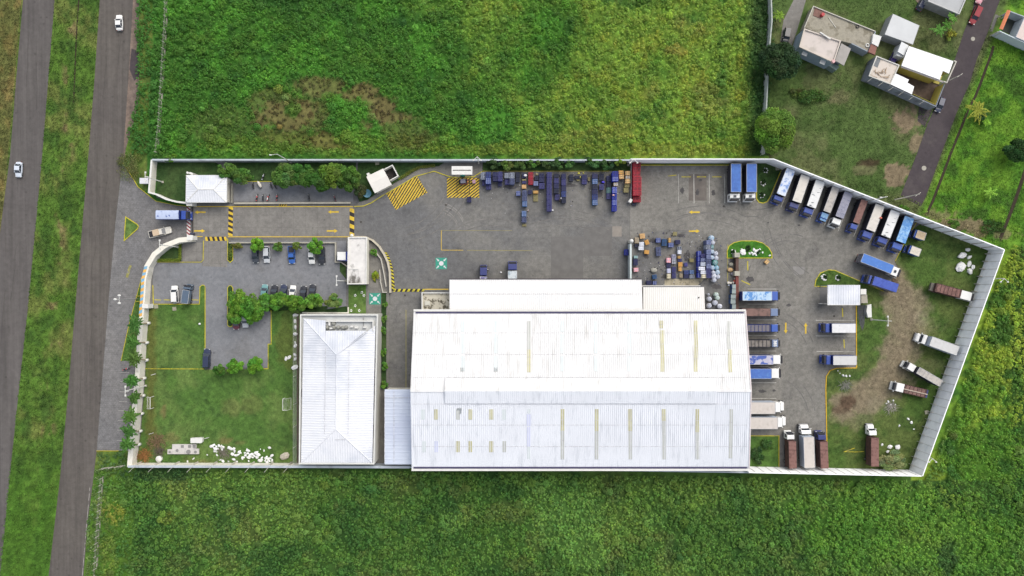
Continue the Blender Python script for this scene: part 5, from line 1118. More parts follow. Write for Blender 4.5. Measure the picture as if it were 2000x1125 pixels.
    if cabtype=='coe':
        hc=min(2.95,hb-.35) if hb>3 else 2.45
        Lr=Lc-.25
        prof=[(x0,.55),(x0+Lc,.5),(x0+Lc+.0,1.45),(x0+Lc-.42,hc-.28),(x0+Lc-.62,hc),(x0+.12,hc+.04),(x0,hc-.1)]
        b=MB(); poly_extrude(b,prof,wc); b.build('cab',cab,t,bevel=.07)
        if roof is not cab:
            b=MB(); b.box((x0+.1+(Lc-.8)/2,0,hc+.045),(Lc-.85,wc*.93,.05)); b.build('cab_roof',roof,t)
        b=MB(); a=Vector((x0+Lc+.02,0,1.5)); c=Vector((x0+Lc-.41,0,hc-.3)); e=Vector((.03,0,.02))
        b.add([a+e+Vector((0,-wc*.44,0)),a+e+Vector((0,wc*.44,0)),c+e+Vector((0,wc*.41,0)),c+e+Vector((0,-wc*.41,0))],[(0,1,2,3)]); b.build('windshield',GLASS,t)
        for s in (-1,1):
            b=MB(); y=s*(wc/2+.006); b.add([(x0+.5,y,1.55),(x0+Lc-.12,y,1.55),(x0+Lc-.5,y,hc-.35),(x0+.5,y,hc-.35)],[(0,1,2,3) if s<0 else (3,2,1,0)]); b.build('side_window',GLASS,t)
        b=MB(); b.box((x0+Lc-.22,0,hc-.1),(.5,wc*.86,.05)); b.build('sun_visor',CHR if roof is cab else roof,t)
        b=MB(); b.box((x0+Lc+.1,0,.62),(.3,wc,.42)); b.build('bumper',cab,t,bevel=.03)
        if hatch: b=MB(); b.box((x0+Lc*.42,0,hc+.08),(.62,.72,.07)); b.build('roof_hatch',GLASS,t)
        if hb>3.3 and not hatch and roof is cab:
            pass
    else:
        hc=2.75; sl=Lc*.60
        b=MB(); prof=[(x0,.6),(x0+sl,.6),(x0+sl,1.75),(x0+sl-.35,hc-.2),(x0+sl-.6,hc),(x0,hc+.1)]; poly_extrude(b,prof,wc); b.build('cab',cab,t,bevel=.08)
        b=MB(); prof=[(x0+sl-.05,.55),(x0+Lc,.55),(x0+Lc,1.35),(x0+Lc-.25,1.62),(x0+sl-.05,1.82)]; poly_extrude(b,prof,wc*.82); b.build('hood',cab,t,bevel=.12)
        b=MB(); a=Vector((x0+sl+.015,0,1.86)); c=Vector((x0+sl-.33,0,hc-.22)); e=Vector((.02,0,.01))
        b.add([a+e+Vector((0,-wc*.43,0)),a+e+Vector((0,wc*.43,0)),c+e+Vector((0,wc*.4,0)),c+e+Vector((0,-wc*.4,0))],[(0,1,2,3)]); b.build('windshield',GLASS,t)
        for s in (-1,1):
            b=MB(); b.box((x0+Lc-.95,s*wc*.43,.95),(1.3,.32,.5)); b.build('fender',cab,t,bevel=.08)
            b=MB(); y=s*(wc/2+.006); b.add([(x0+sl*.5,y,1.7),(x0+sl-.15,y,1.7),(x0+sl-.4,y,hc-.3),(x0+sl*.5,y,hc-.3)],[(0,1,2,3) if s<0 else (3,2,1,0)]); b.build('side_window',GLASS,t)
        b=MB(); b.box((x0+Lc+.05,0,.6),(.25,wc*.95,.35)); b.build('bumper',RIM,t)
    for s in (-1,1):
        b=MB(); b.box((x0+Lc-(.15 if cabtype=='coe' else Lc*.42),s*(wc/2+.2),1.9),(.14,.2,.5)); b.box((x0+Lc-(.15 if cabtype=='coe' else Lc*.42),s*(wc/2+.08),2.1),(.05,.2,.05)); b.build('mirror',CHR if cab is not CW else CW,t)
        b=MB(); b.box((x0+Lc+(.01 if cabtype=='coe' else -.02),s*wc*.36,1.0),(.1,.35,.2)); b.build('headlight',LAMP,t)
        b=MB(); b.box((-.03,s*W*.4,.85),(.06,.3,.12)); b.build('taillight',TAIL,t)
    r=.48
    for s in (-1,1):
        wheel(t,x0+Lc*(.5 if cabtype=='coe' else .8),s*(W/2-.22),r,.28); wheel(t,bl*.16,s*(W/2-.3),r,.5)
        if bl>8.5: wheel(t,bl*.16+1.15,s*(W/2-.3),r,.5)
    if text:
        cu=D.curves.new('digits','FONT'); cu.body=text; cu.size=1.05; cu.align_x='CENTER'; cu.align_y='CENTER'; cu.offset=.035; cu.extrude=.004; to=D.objects.new('tmp',cu); COL.objects.link(to)
        bpy.context.view_layer.update(); dg=bpy.context.evaluated_depsgraph_get(); me=D.meshes.new_from_object(to.evaluated_get(dg)); D.objects.remove(to,do_unlink=True)
        me.materials.clear(); me.materials.append(CW); o=D.objects.new('painted_number',me); COL.objects.link(o); o.parent=t; o.location=(x0+Lc*.36,0,hc+.085); o.rotation_euler=(0,0,-math.pi/2)
    return t
def top(n,c1,c2=None,**k):
    return mat('top_'+n,c1,.65,amt=k.pop('amt',.07),sc=k.pop('sc',1.2),col2=c2,th=k.pop('th',(.5,.62)),sc2=k.pop('sc2',.9),st=k.pop('st',(1,1,1)),**k)
T_BLUE=top('blue',C(74,118,190),C(64,100,170),th=(.4,.7)); T_BLUE2=top('blue_scuffed',C(76,112,186),C(96,140,200),th=(.5,.8)); T_WB=top('white_blue',C(214,222,236),C(122,152,204),sc2=.8,th=(.48,.62)); T_CREAM=top('cream',C(216,210,200),C(186,182,176),th=(.55,.8)); T_WHITE=top('white_cracked',C(226,226,224),C(96,100,104),sc2=1.4,th=(.63,.66),st=(1,.35,1))
T_WHITE2=top('white_dots',C(222,222,222),C(110,110,116),sc2=2.6,th=(.66,.69)); T_GREY=top('grey_cream',C(188,182,174),C(160,156,152)); T_LILAC=top('grey_lilac',C(150,150,164),C(118,122,142),sc2=1.2,st=(4,1,1)); T_RUST=top('rust',C(136,100,92),C(104,74,68),sc2=1.2,amt=.15,th=(.45,.6)); T_RIBB=top('ribbed_blue',C(92,146,206),C(148,190,228),sc2=.9,th=(.48,.6)); T_MOT=top('mottled',C(94,146,206),C(182,208,230),sc2=.9,th=(.46,.54),st=(1,.7,1)); T_BROWN=top('brown',C(128,100,92),C(100,80,74),amt=.12); T_GBR=top('greybrown',C(116,112,118),C(104,96,140),th=(.6,.7)); T_GRY=top('grey_dust',C(128,122,116),C(104,98,92),amt=.15)
T_PLASTER=top('beige_flat',C(206,198,190),C(190,182,172),th=(.5,.8),amt=.04); T_PALE=top('pale_grey',C(204,204,202),C(190,190,186),th=(.5,.8),amt=.03); T_HALF=top('halfblue',C(78,100,172),C(190,188,204),th=(.46,.52),sc2=.5); T_WORN=top('wornlight',C(186,198,224),C(66,90,164),sc2=1.6,th=(.6,.64))
S_BLUE=top('side_blue',C(44,60,124),C(40,50,104)); S_DARK=top('side_dark',C(52,52,62)); S_RUST=top('side_rust',C(92,66,62),C(74,56,56),sc2=1.5,amt=.2); S_PALE=top('side_pale',C(182,192,204)); S_GRID=top('side_grid',C(96,92,100),C(150,150,156),sc2=3,th=(.5,.55))
truck('blue truck with worn pale blue top driving in through the entrance gate',(304.3,419.4),(349,419.4),(372,419.4),17,3.6,CB,T_WORN,S_BLUE,'tarp')
g='trucks parked at a slant along the tall wall'
truck('blue topped white cab truck in the upper bays, left of the two',(1437.5,320),(1437.5,375),(1435.5,392.5),19.5,3.9,CW,T_BLUE,S_DARK,'flat',hatch=True)
truck('blue topped white cab truck in the upper bays, beside the grass triangle',(1468,320),(1468,375),(1466,392.5),19.5,3.9,CW,T_BLUE2,S_DARK,'flat',hatch=True)
truck('slanted truck with blue and white patched top beside the grass triangle',(1545,330.6),(1525.3,380.5),(1517.5,398.5),17.5,3.8,CB,T_WB,S_DARK,'flat',group=g)
truck('slanted truck with plain cream top and navy blue cab, second from the grass triangle',(1573.3,343.2),(1556,394),(1548,412.5),17.5,3.8,CN,T_CREAM,S_DARK,'flat',group=g)
truck('slanted truck with cracked white top and blue cab, third from the grass triangle',(1602.3,353.5),(1584.5,404.2),(1575.5,423.5),18,3.8,CB,T_WHITE,S_DARK,'flat',group=g)
truck('narrow slanted truck with beige top and light blue scuffed cab roof',(1632.6,366),(1615,413.6),(1605,433.5),14,3.5,CB2,T_GREY,S_DARK,'flat',roof=CL,group=g)
truck('slanted truck with lilac grey ribbed top and white cab',(1658,376),(1639.5,424.5),(1627,443.5),16.5,3.7,CW,T_LILAC,S_DARK,'ribs',group=g)
truck('narrow slanted truck with rusty brown top and blue cab',(1689,391),(1672.3,435.5),(1661,452.8),13,3.5,CB,T_RUST,S_DARK,'ribs',group=g)
truck('slanted truck with clean cream top and blue cab near the wall lamp',(1719,400.8),(1700.3,450),(1687,469.5),18,3.8,CB,T_CREAM,S_DARK,'flat',group=g)
truck('slanted truck with torn white top and blue cab beside the light blue tarpaulin truck',(1748.8,412.4),(1729.8,461.8),(1717,480.5),18.5,3.8,CB,T_WHITE,S_DARK,'flat',group=g)
truck('slanted truck with light blue ribbed tarpaulin, last before the meadow',(1776.8,424.5),(1759.2,472.8),(1746,492),19,3.8,CB2,T_RIBB,S_DARK,'tarp',group=g)
truck('short cab truck with tan roof standing on the meadow, upper of two',(1807,462.5),(1790,456.5),(1781,453.5),15,2.7,CB2,top('tan_flat',C(196,176,146),C(180,160,132)),CB2,'flat',name='short_truck')
truck('short cab truck with cream roof standing on the meadow, lower of two',(1797,494),(1779,487),(1770.5,483.5),15,2.7,CB2,top('cream_flat',C(216,208,192),C(202,196,182)),CB2,'flat',name='short_truck')
truck('long truck with speckled blue top and white cab with dark hatch, facing the meadow',(1684,503),(1743,526.5),(1752.5,530.5),17.5,3.9,CW,top('blue_specks',C(78,124,196),C(150,168,206),sc2=2.5,th=(.64,.68)),S_GRID,'flat',hatch=True)
truck('truck with plain blue ribbed tarpaulin and blue cab beside the yellow kerb',(1753,563),(1706,547.5),(1688,541),17,3.6,CB,top('tarp_cobalt',C(70,92,176),C(62,82,164)),S_GRID,'ribs')
truck('rusty open truck with white cab near the big white boulders',(1828,561),(1877,574),(1896.5,578),17,3.0,CW,T_RUST,S_RUST,'open',tail=mat('tail_grey',C(110,106,98),.8,amt=.15))
truck('long grey box truck with white hooded cab backed against the right wall',(1871,685.5),(1818,666),(1788,659),18.5,4.0,CW,T_PALE,S_PALE,'flat','conv')
truck('white cab truck with narrow grey top leaning towards the right wall',(1838,749),(1793,723),(1763,713),13.5,3.9,CW,T_GREY,S_DARK,'flat')
truck('truck with brown open bed, a long pale beam and a blue tail box',(1809,769),(1766.5,759),(1742,754),17,2.2,CW,T_BROWN,S_RUST,'open',plank=True,tail=CN)
truck('white hooded truck with rusty brown top standing alone on the bottom meadow',(1709,911),(1709,855.5),(1701.5,829),15,3.8,CW,T_RUST,S_RUST,'ribs','conv')
truck('rusty topped truck with white cab at the bottom wall, left of the white trailer truck',(1549,915),(1547.5,862),(1541.5,843),14.5,3.9,CW,T_RUST,S_RUST,'ribs')
truck('tall pale box truck with white hooded sleeper cab at the bottom wall',(1581.5,913.5),(1579.5,853.5),(1570,829.5),20.5,4.1,CW,T_PLASTER,S_PALE,'flat','conv')
truck('rusty topped truck with navy blue cab beside the yellow kerb at the bottom wall',(1611,915),(1609,863),(1602.5,843),15,3.9,CN,T_RUST,S_RUST,'ribs')
g='trucks lined up along the right side of the warehouse'
XW=59.6
def dock(label,y,bf,cf,w,hb,*a,**k): return truck(label,None,(bf,y),(cf,y),w,hb,*a,rearpx=Vector((k.pop('x',XW),P(0,y,hb).y,hb)),group=g,**k)
truck('truck with mottled blue and white top above the warehouse corner',(1450.5,578),(1507.5,578),(1518.5,578),17.5,3.8,CB2,T_MOT,S_BLUE,'flat',group=g)
dock('truck with brown ribbed top and grey blue cab at the warehouse corner',610,1504.7,1518.5,14.5,3.6,CG,T_BROWN,S_RUST,'ribs')
dock('truck with dusty grey violet bed and plain blue cab by the warehouse',641,1505.6,1518.5,14.5,3.4,CB2,T_GBR,S_BLUE,'open')
dock('truck with grey dusty bed and the number 385 on its cab roof',671,1507,1519,14.5,3.4,CG,T_GRY,S_DARK,'open',text='385')
dock('white cab truck with half faded blue top by the warehouse',703,1510,1523.5,17.5,3.8,CW,T_HALF,S_BLUE,'flat')
dock('white cab truck with plain blue top by the warehouse, below the half faded one',730,1507,1520.5,19,3.9,CW,T_BLUE2,S_BLUE,'flat')
dock('upper of two long cream trailers with white hooded cabs by the warehouse',797,1514,1531,22.5,4.0,CW,T_PLASTER,S_PALE,'flat','conv')
dock('lower of two long cream trailers with white hooded cabs by the warehouse',826.5,1519,1534.5,22.5,4.0,CW,T_PLASTER,S_PALE,'flat','conv')
truck('truck with white speckled top and blue cab facing left at the meadow kerb',(1671,641),(1625,641),(1603,641),17.5,3.7,CB,T_WHITE2,S_BLUE,'flat')
truck('truck with pale grey top and blue cab facing left, above the kerb corner',(1673,703.8),(1627.5,703.8),(1604.5,703.8),17.7,3.8,CB,T_PALE,S_BLUE,'flat')
truck('blue truck nose peeking out from under the long canopy, left of two',(943.5,595),(944,540),(944.5,519),13.5,2.9,CN,top('violet_slats',C(120,116,160),C(200,200,210),sc2=2,th=(.55,.6)),S_BLUE,'flat')
truck('blue truck nose with pale tarpaulin peeking out from under the long canopy',(1001,595),(1001,529),(1000.5,512),17.5,3.2,CN,top('pale_canvas',C(206,214,218),C(150,166,176),sc2=.8),S_BLUE,'flat')
def car(label,px,py,ang,L=4.3,W=1.75,col=CW,kind='sedan',cat='car',name='parked_car',hz=1.45,group=None,z=.05,roofc=None):
    """ang in degrees, 90 = pointing to the top of the photo"""
    c=P(px,py,.8); t=thing(name,label,cat,(c.x,c.y,z),math.radians(ang),group); rs=roofc or col
    hb=.88; 
    st=[(-L/2,.72,.80),(-L/2+.18,.92,.98),(-L*.28,1,1.0),(L*.1,1,.98),(L*.34,.97,.92),(L/2-.2,.88,.82),(L/2,.66,.66)]
    b=MB(); vs=[];n=len(st)
    for x,wf,hf in st:
        w_=W/2*wf; z1=hb*hf
        vs+=[(x,-w_*.94,.28),(x,-w_,.55),(x,-w_*.97,z1*.86),(x,-w_*.84,z1),(x,0,z1+.03),(x,w_*.84,z1),(x,w_*.97,z1*.86),(x,w_,.55),(x,w_*.94,.28)]
    fs=[]
    for i in range(n-1):
        for j in range(9): a=i*9+j; bq=i*9+(j+1)%9; fs.append((a,bq,bq+9,a+9))
    fs+=[tuple(range(9)),tuple(range((n-1)*9,n*9))[::-1]]
    if kind=='pickup':   # open bed behind the cab
        pass
    b.add(vs,fs); 
    bm_=b.build('body',col,t,smooth=False)
    if kind=='sedan': cb=(-L*.36,-L*.20,L*.06,L*.24)
    elif kind=='hatch': cb=(-L*.46,-L*.36,L*.08,L*.27)
    elif kind=='suv': cb=(-L*.47,-L*.41,L*.12,L*.27)
    else: cb=(-L*.10,-L*.06,L*.13,L*.26)
    x0,x1,x2,x3=cb; w0=W*.46; w1=W*.37; zb=hb*.97; zt=hz
    V=[(x0,-w0,zb),(x3,-w0,zb*.97),(x3,w0,zb*.97),(x0,w0,zb),(x1,-w1,zt-.03),(x2,-w1,zt-.03),(x2,w1,zt-.03),(x1,w1,zt-.03)]
    def pane(nm,ix,ins=.0):
        b=MB(); b.add([V[i] for i in ix],[tuple(range(4))]); b.build(nm,GLASS,t)
    pane('windshield',(1,2,6,5)); pane('rear_window',(3,0,4,7)); pane('side_window',(0,1,5,4)); pane('side_window',(2,3,7,6))
    b=MB(); b.prism([(x1-.04,-w1-.03),(x2+.05,-w1-.03),(x2+.05,w1+.03),(x1-.04,w1+.03)],zt-.03,zt+.02); b.build('roof',rs,t,bevel=.03)
    b=MB()
    for s in (-1,1):
        for (p,q) in (((x3,s*w0,zb*.97),(x2,s*w1,zt-.02)),((x0,s*w0,zb),(x1,s*w1,zt-.02)),(((x0+x3)/2+.1,s*w0,zb),((x1+x2)/2+.1,s*w1,zt-.02))): b.tube(p,q,.045,n=5)
    b.build('pillars',col,t)
    if kind=='pickup':
        b=MB(); b.box((-L*.31,0,hb+.035),(L*.34,W*.80,.05)); b.build('bed_floor',CHR,t)
        b=MB(); 
        for s in (-1,1): b.box((-L*.31,s*W*.44,hb+.09),(L*.37,.1,.16))
        b.box((-L*.49,0,hb+.07),(.09,W*.84,.14)); b.build('bed_sides',col,t)
    for s in (-1,1):
        b=MB(); b.box((L/2-.12,s*W*.33,.6),(.16,.36,.16)); b.build('headlight',LAMP,t)
        b=MB(); b.box((-L/2+.05,s*W*.34,.66),(.1,.3,.14)); b.build('taillight',TAIL,t)
        b=MB(); b.box((x3-.25,s*(W/2+.08),.95),(.12,.18,.12)); b.build('mirror',col,t)
        wheel(t,L*.31,s*(W/2-.12),.32,.2); wheel(t,-L*.3,s*(W/2-.12),.32,.2)
    return t
BK=paint('black',C(46,48,54)); DG=paint('darkgrey',C(62,68,76)); NV=paint('navy',C(48,56,82)); SV=paint('silver',C(196,200,204)); TL=paint('teal',C(112,158,158)); MR=paint('maroon',C(110,52,64)); RD=paint('red',C(190,60,86)); BU=paint('blue',C(50,98,176)); CR=paint('cream',C(222,218,206)); PK=paint('bluegrey',C(88,104,122))
car('white car driving up the carriageway beside the upper field',232.5,44,92,4.1,1.75,CW,'sedan',name='moving_car')
car('pale blue white car driving on the left carriageway',36,331,-93,4.0,1.7,paint('iceblue',C(214,222,232)),'sedan',name='moving_car')
t=car('cream pickup with tan load waiting outside the entrance gate',312.5,453.5,14,5.9,1.95,CR,'pickup',cat='pickup',name='pickup')
b=MB(); b.box((-.75,0,1.25),(1.6,1.6,.75)); o=b.build('cargo_crate',mat('cargo_tan',C(206,184,156),.8,amt=.06),bevel=.04); o.matrix_world=Matrix.LocRotScale(t.location+Vector((0,0,.05)),t.rotation_euler.to_quaternion(),None); o.data.transform(Matrix.Translation((.75,0,-.85))); o.location=t.location+Vector((-.75*math.cos(t.rotation_euler.z),-.75*math.sin(t.rotation_euler.z),.92)); tag(o,'tan box on the bed of the cream pickup','box')
car('white pickup with ribbed bed cover in the small parking bay near the painted wall',341,575,93,4.6,1.85,CW,'suv',cat='pickup',name='pickup')
truck('dark blue grey van truck beside the white pickup',(360,592.5),(363.5,567),(365,556.5),13.5,2.6,PK,PK,PK,'flat',name='van')
car('black car parked at the end of the yellow kerb beside the lawn',403.5,700.5,88,5.2,1.85,NV,'suv')
g='cars in the upper row of the car park'
car('dark blue grey car under the left bright tree of the upper row',498.5,498,-88,4.3,1.75,DG,'sedan',group=g)
car('silver white car right of the left bright tree',520.5,497,-88,4.4,1.75,SV,'hatch',group=g)
car('bright blue pickup in the middle of the upper row',569.5,498,-88,4.6,1.8,BU,'pickup',group=g,cat='pickup')
car('white car half hidden by the right bright tree',608.5,500,-88,4.2,1.75,CW,'sedan',group=g)
car('black car right of the half hidden white car',628,499,-88,4.7,1.85,BK,'sedan',group=g)
g='cars in the lower row of the car park'
car('teal car half under the hedge trees',516,571,85,4.2,1.75,TL,'hatch',group=g)
car('first black car right of the teal car',535,572,85,4.2,1.75,BK,'sedan',group=g)
car('black car between the teal car and the white car, nearer the white one',553.5,572,86,4.4,1.8,NV,'hatch',group=g)
car('white car in the lower row among black ones',571.5,573,87,4.2,1.75,CW,'hatch',group=g)
car('black car just right of the lower white car',592,574,86,4.2,1.75,BK,'sedan',group=g)
car('black car at the right end of the lower row',609.5,572,85,4.5,1.8,BK,'hatch',group=g)
car('maroon car nose below the hedge trees',461,628,-90,4.2,1.75,MR,'hatch')
car('silver grey car below the hedge trees, right of the maroon one',478.5,624,-88,4.3,1.75,SV,'sedan')
t=thing('vending_van','small white roofed blue kiosk beside the long stained roof','kiosk',P(668,503),world=True)
b=MB(); b.prism([P2(660,493,2.2),P2(680,491,2.2),P2(680,510,2.2),P2(660,509,2.2)],.05,2.1); b.build('body',paint('deepblue',C(40,56,140)),t,bevel=.05); b=MB(); b.prism([P2(658.5,492,2.3),P2(675,492,2.3),P2(675,508,2.3),P2(658.5,508,2.3)],2.1,2.25); b.build('roof',CW,t,bevel=.04)
car('red pickup driving on the dark lane at the top',1906,29,-115,5.0,1.85,RD,'suv',cat='pickup',name='moving_car')
car('black car parked by the walled house at the lane',1836,204,-108,4.1,1.7,NV,'hatch')
car('black off-road car beside the dark round tree, above the beige roof house',1536.5,69,-100,4.0,1.75,BK,'suv')
car('dark violet car half under the grey house roof at the top edge',1801,7,60,4.0,1.7,NV,'hatch')
car('purple car tail in the narrow yard between two houses',1746,113,60,3.8,1.7,paint('purple',C(74,60,130)),'hatch')
car('pale pink car at the top of the lane, cut by the picture edge',1917,-8,-115,4.2,1.75,paint('pink',C(214,150,160)),'sedan')
def moto(label,px,py,ang,col,seat,group='motorcycles parked by the low wall'):
    c=P(px,py,.6); t=thing('motorcycle',label,'motorcycle',(c.x,c.y,.05),math.radians(ang),group)
    wheel(t,.62,0,.3,.1); wheel(t,-.62,0,.3,.12)
    b=MB(); b.tube((-.6,0,.35),(.1,0,.45),.09,n=6); b.tube((.1,0,.45),(.45,0,.9),.06,n=6); b.tube((.45,0,.9),(.62,0,.32),.04,n=6); b.box((.0,0,.42),(.4,.25,.3)); b.build('frame',CHR,t)
    b=MB(); b.sphere((.18,0,.8),(.3,.19,.15),10,6); b.build('tank',col,t,smooth=True)
    b=MB(); b.box((-.28,0,.82),(.65,.26,.1)); b.build('seat',seat,t,bevel=.04); b=MB(); b.box((-.72,0,.72),(.4,.2,.08)); b.build('rear_fender',col,t)
    b=MB(); b.tube((.42,-.38,1.0),(.42,.38,1.0),.025,n=5); b.build('handlebar',CHR,t); b=MB(); b.sphere((.55,0,.88),.1,8,5); b.build('headlight',LAMP,t)
R2=paint('scooter_red',C(200,90,90)); SE=mat('seat_black',(.02,.02,.02),.7,amt=0)
for l,x,y,a,c_,s_ in (('red and black motorcycle leftmost by the low grey wall',502,386,80,R2,SE),('dark grey motorcycle between two red ones by the low wall',513.5,386,90,DG,SE),('red motorcycle with a white cover on its handlebar',523.5,386,75,R2,CW),('red and black motorcycle fourth from the guard house',541,385,84,R2,SE),
  ('dark motorcycle standing alone below the big leafy trees',603.5,385,100,BK,SE),('dark motorcycle with a red tail near the right end of the low wall',654,386.5,110,MR,SE)): moto(l,x,y,a,c_,s_)
g2='motorcycles parked under the trees'
for l,x,y,a,c_ in (('black motorcycle left of the pale covered one',494.5,362,95,BK),('black motorcycle right of the pale covered one, first of three',529.5,362,110,BK),('black motorcycle at the tree shadow, middle of three',537,363,120,BK),('blue black motorcycle nearest the leafy trees',547.5,364,130,NV),('white and blue motorcycle on the strip above the yellow line',514,345,70,SV),('red motorcycle beside the palm row on the apron',246.5,720.5,20,R2)): moto(l,x,y,a,c_,SE,g2 if y<400 else None)
c=P(508.5,361); t=thing('covered_motorcycle','motorcycle under a pale beige cover in the upper row','motorcycle',(c.x,c.y,.05),math.radians(-62)); wheel(t,.62,0,.3,.1); wheel(t,-.62,0,.3,.1)
b=MB(); b.sphere((0,0,.62),(.95,.42,.42),14,8,.08,random.Random(3)); b.build('cover',mat('cover_beige',C(214,208,196),.8,amt=.08),t,smooth=True)
# ---------------------------------------------------------------- crate loads
CRC={}
def cm(name,c,**k): return mat('crate_'+name,c,.6,amt=.14,sc=2.2,rnd=.08,**k)
NAVY=cm('navy',C(52,56,104)); BLU=cm('blue',C(66,84,150)); BRT=cm('bright',C(46,62,176)); PUR=cm('purple',C(76,76,138)); GBL=cm('greyblue',C(100,110,148)); DRK=cm('dark',C(36,44,66)); TEAL=cm('teal',C(52,100,150)); RDC=cm('red',C(196,48,66)); TAN=cm('tan',C(214,172,118)); OCH=cm('ochre',C(208,156,82)); OLV=cm('olive',C(142,134,92)); GRT=cm('greytan',C(160,146,124)); WTE=cm('white',C(224,226,234)); LAV=cm('lavender',C(196,198,224)); PNK=cm('pink',C(228,160,168)); CRM=cm('cream',C(212,204,180)); GTL=cm('greenteal',C(112,156,150)); LGR=cm('lightgrey',C(170,178,192))
WOOD=mat('pallet_wood',C(150,132,106),.9,amt=.2)
BOT={}
def crate_layer(w,l,h,nx,ny,full):
    """one layer of bottle crates: outer shell and dividing walls standing over recessed bottles"""
    b=MB(); b.box((0,0,h*.3),(w*.98,l*.98,h*.6)); th=.07
    for i in range(nx+1): x=-w/2+w*i/nx; b.box((max(-w/2+th/2,min(w/2-th/2,x)),0,h*.8),(th,l,h*.4))
    for j in range(ny+1):
        y=-l/2+l*j/ny
        for i in range(nx): b.box((-w/2+w*(i+.5)/nx,max(-l/2+th/2,min(l/2-th/2,y)),h*.8),(w/nx-th,th,h*.4))
    c=MB()
    for i in range(nx):
        for j in range(ny): c.box((-w/2+w*(i+.5)/nx,-l/2+l*(j+.5)/ny,h*.72),(w/nx*.62,l/ny*.62,h*.3))
    return b,c
B_DK=mat('bottle_dark',C(58,34,40),.5,amt=.2,sc=4); B_NV=mat('bottle_navy',C(36,40,66),.5,amt=.2,sc=4); B_LT=mat('bottle_caps',C(130,140,176),.5,amt=.2,sc=4)
def load(label,x0,y0,x1,y1,h,m,kind='crates',rot=0.0,group=None):
    c=P((x0+x1)/2,(y0+y1)/2,h); k=S*(H-h)/H; w=(x1-x0)*k*.97; l=(y1-y0)*k*.97
    R_=random.Random(int(x0*7+y0*13)); rot=rot+R_.uniform(-.03,.03)
    t=thing('pallet_load' if kind!='box' else 'wooden_crate',label,'pallet load' if kind!='box' else 'crate',(c.x,c.y,.05),rot,group)
    b=MB()
    for s in (-1,0,1): b.box((s*w*.42,0,.05),(.1,l*.95,.1))
    for i in range(5): b.box((0,-l*.45+l*.9*i/4,.115),(w*.97,.1,.025))
    b.build('pallet',WOOD,t)
    if kind=='crates':
        n=max(1,round((h-.15)/.34)); lh=(h-.15)/n; nx=max(2,round(w/.40)); ny=max(2,round(l/.36))
        for i in range(n):
            caps=R_.random()<.4; key=(round(w,2),round(l,2),round(lh,3),m.name,i==n-1)
            if key in CRC:
                o=D.objects.new('crate_layer',CRC[key]); COL.objects.link(o); o.parent=t
                if i==n-1: q=D.objects.new('bottles',BOT[key]); COL.objects.link(q); q.parent=o
            else:
                if i==n-1: bb,cc_=crate_layer(w,l,lh*.98,nx,ny,True)
                else: bb=MB(); bb.box((0,0,lh*.48),(w*.985,l*.985,lh*.93))
                o=bb.build('crate_layer',m,t); CRC[key]=o.data
                if i==n-1: q=cc_.build('bottles',B_DK if m is RDC else (B_LT if caps and m in (BLU,GBL,BRT,TEAL) else B_NV),o); BOT[key]=q.data
            o.location=(0,0,.13+lh*i)
    elif kind=='planks':
        for i in range(3):
            b=MB()
            for j in range(6): b.box((-w/2+w*(j+.5)/6,0,.13+(h-.13)*(i+1)/3-.03),(w/6*.75,l,.05))
            for s in (-1,0,1): b.box((0,s*l*.4,.13+(h-.13)*(i+1)/3-.1),(w,.1,.09))
            b.build('stacked_pallet',m,t)
    else:
        b=MB(); b.box((0,0,.13+(h-.13)/2),(w,l,h-.13)); b.build('box_body',m,t,bevel=.03)
        b=MB(); 
        for s in (-1,1): b.box((s*w*.3,0,h+.012),(.09,l,.02))
        b.box((0,0,h+.03),(w,.09,.02)); b.build('strap',OLV if m in (TAN,OCH,CRM) else LGR,t)
    return t
def col_loads(desc,x0,y0,x1,y1,n,h,m,kind='crates',first=0,group=None,words=None):
    for i in range(n):
        a=y0+(y1-y0)*i/n; b_=y0+(y1-y0)*(i+1)/n; mm=m[i%len(m)] if isinstance(m,(list,tuple)) else m
        lab=desc if n==1 else '%s load from the wall %s'%(ORD[i],desc)
        load(lab,x0,a+.3,x1,b_-.3,h-(.12 if (i*7+int(x0))%3==0 else 0),mm,kind,group=group)
G1='crate loads in rows below the upper wall'
col_loads('grey blue crate load at the left end beside the yellow hatching',939,336,947.3,350.6,1,2.2,LGR,'crates',group=G1)
col_loads('low dark crate load at the left end of the rows',941.5,351,947.5,362.5,1,1.0,PUR,group=G1)
col_loads('in the second row from the yellow hatching, blue',948.5,335.6,958.9,359.3,2,2.6,BLU,group=G1); col_loads('low navy crate load ending the second row from the hatching',949,360,959.5,369.7,1,1.4,PUR,group=G1)
col_loads('in the narrow navy column of the third block',962.3,336,972,353.5,2,2.2,NAVY,group=G1); col_loads('in the violet column of the third block',972.3,335,981.4,353.5,2,2.4,PUR,group=G1); col_loads('low dark load below the third block',972.7,355,980.8,364,1,.8,NAVY,group=G1)
col_loads('pale grey topped load starting the fourth block',985.5,337.5,994.7,348,1,2.0,LGR,group=G1); col_loads('dark blue load below the pale grey topped one',986,349.5,994.7,360.4,1,1.4,PUR,group=G1); col_loads('in the slate blue column of the fourth block',995.5,336.8,1005,359.9,2,2.4,[LGR,GBL],group=G1)
col_loads('in the almost black column after the slate blue one',1007,336,1015.5,355.8,2,1.2,DRK,group=G1)
col_loads('dark load with a white sack on top, left of the short red column',1020,338.5,1028,347.7,1,1.2,NAVY,group=G1); col_loads('thin tan board stack left of the red column',1019.5,349.5,1028,353,1,.9,OLV,'planks',group=G1); col_loads('small violet load left of the red column',1020,353.5,1028,358.5,1,1,PUR,group=G1); col_loads('tan plank stack left of the red column',1019,360.4,1028,368.5,1,1,TAN,'planks',group=G1)
col_loads('in the short column of red crates',1032.2,336,1041.5,360.4,2,1.6,RDC,group=G1)
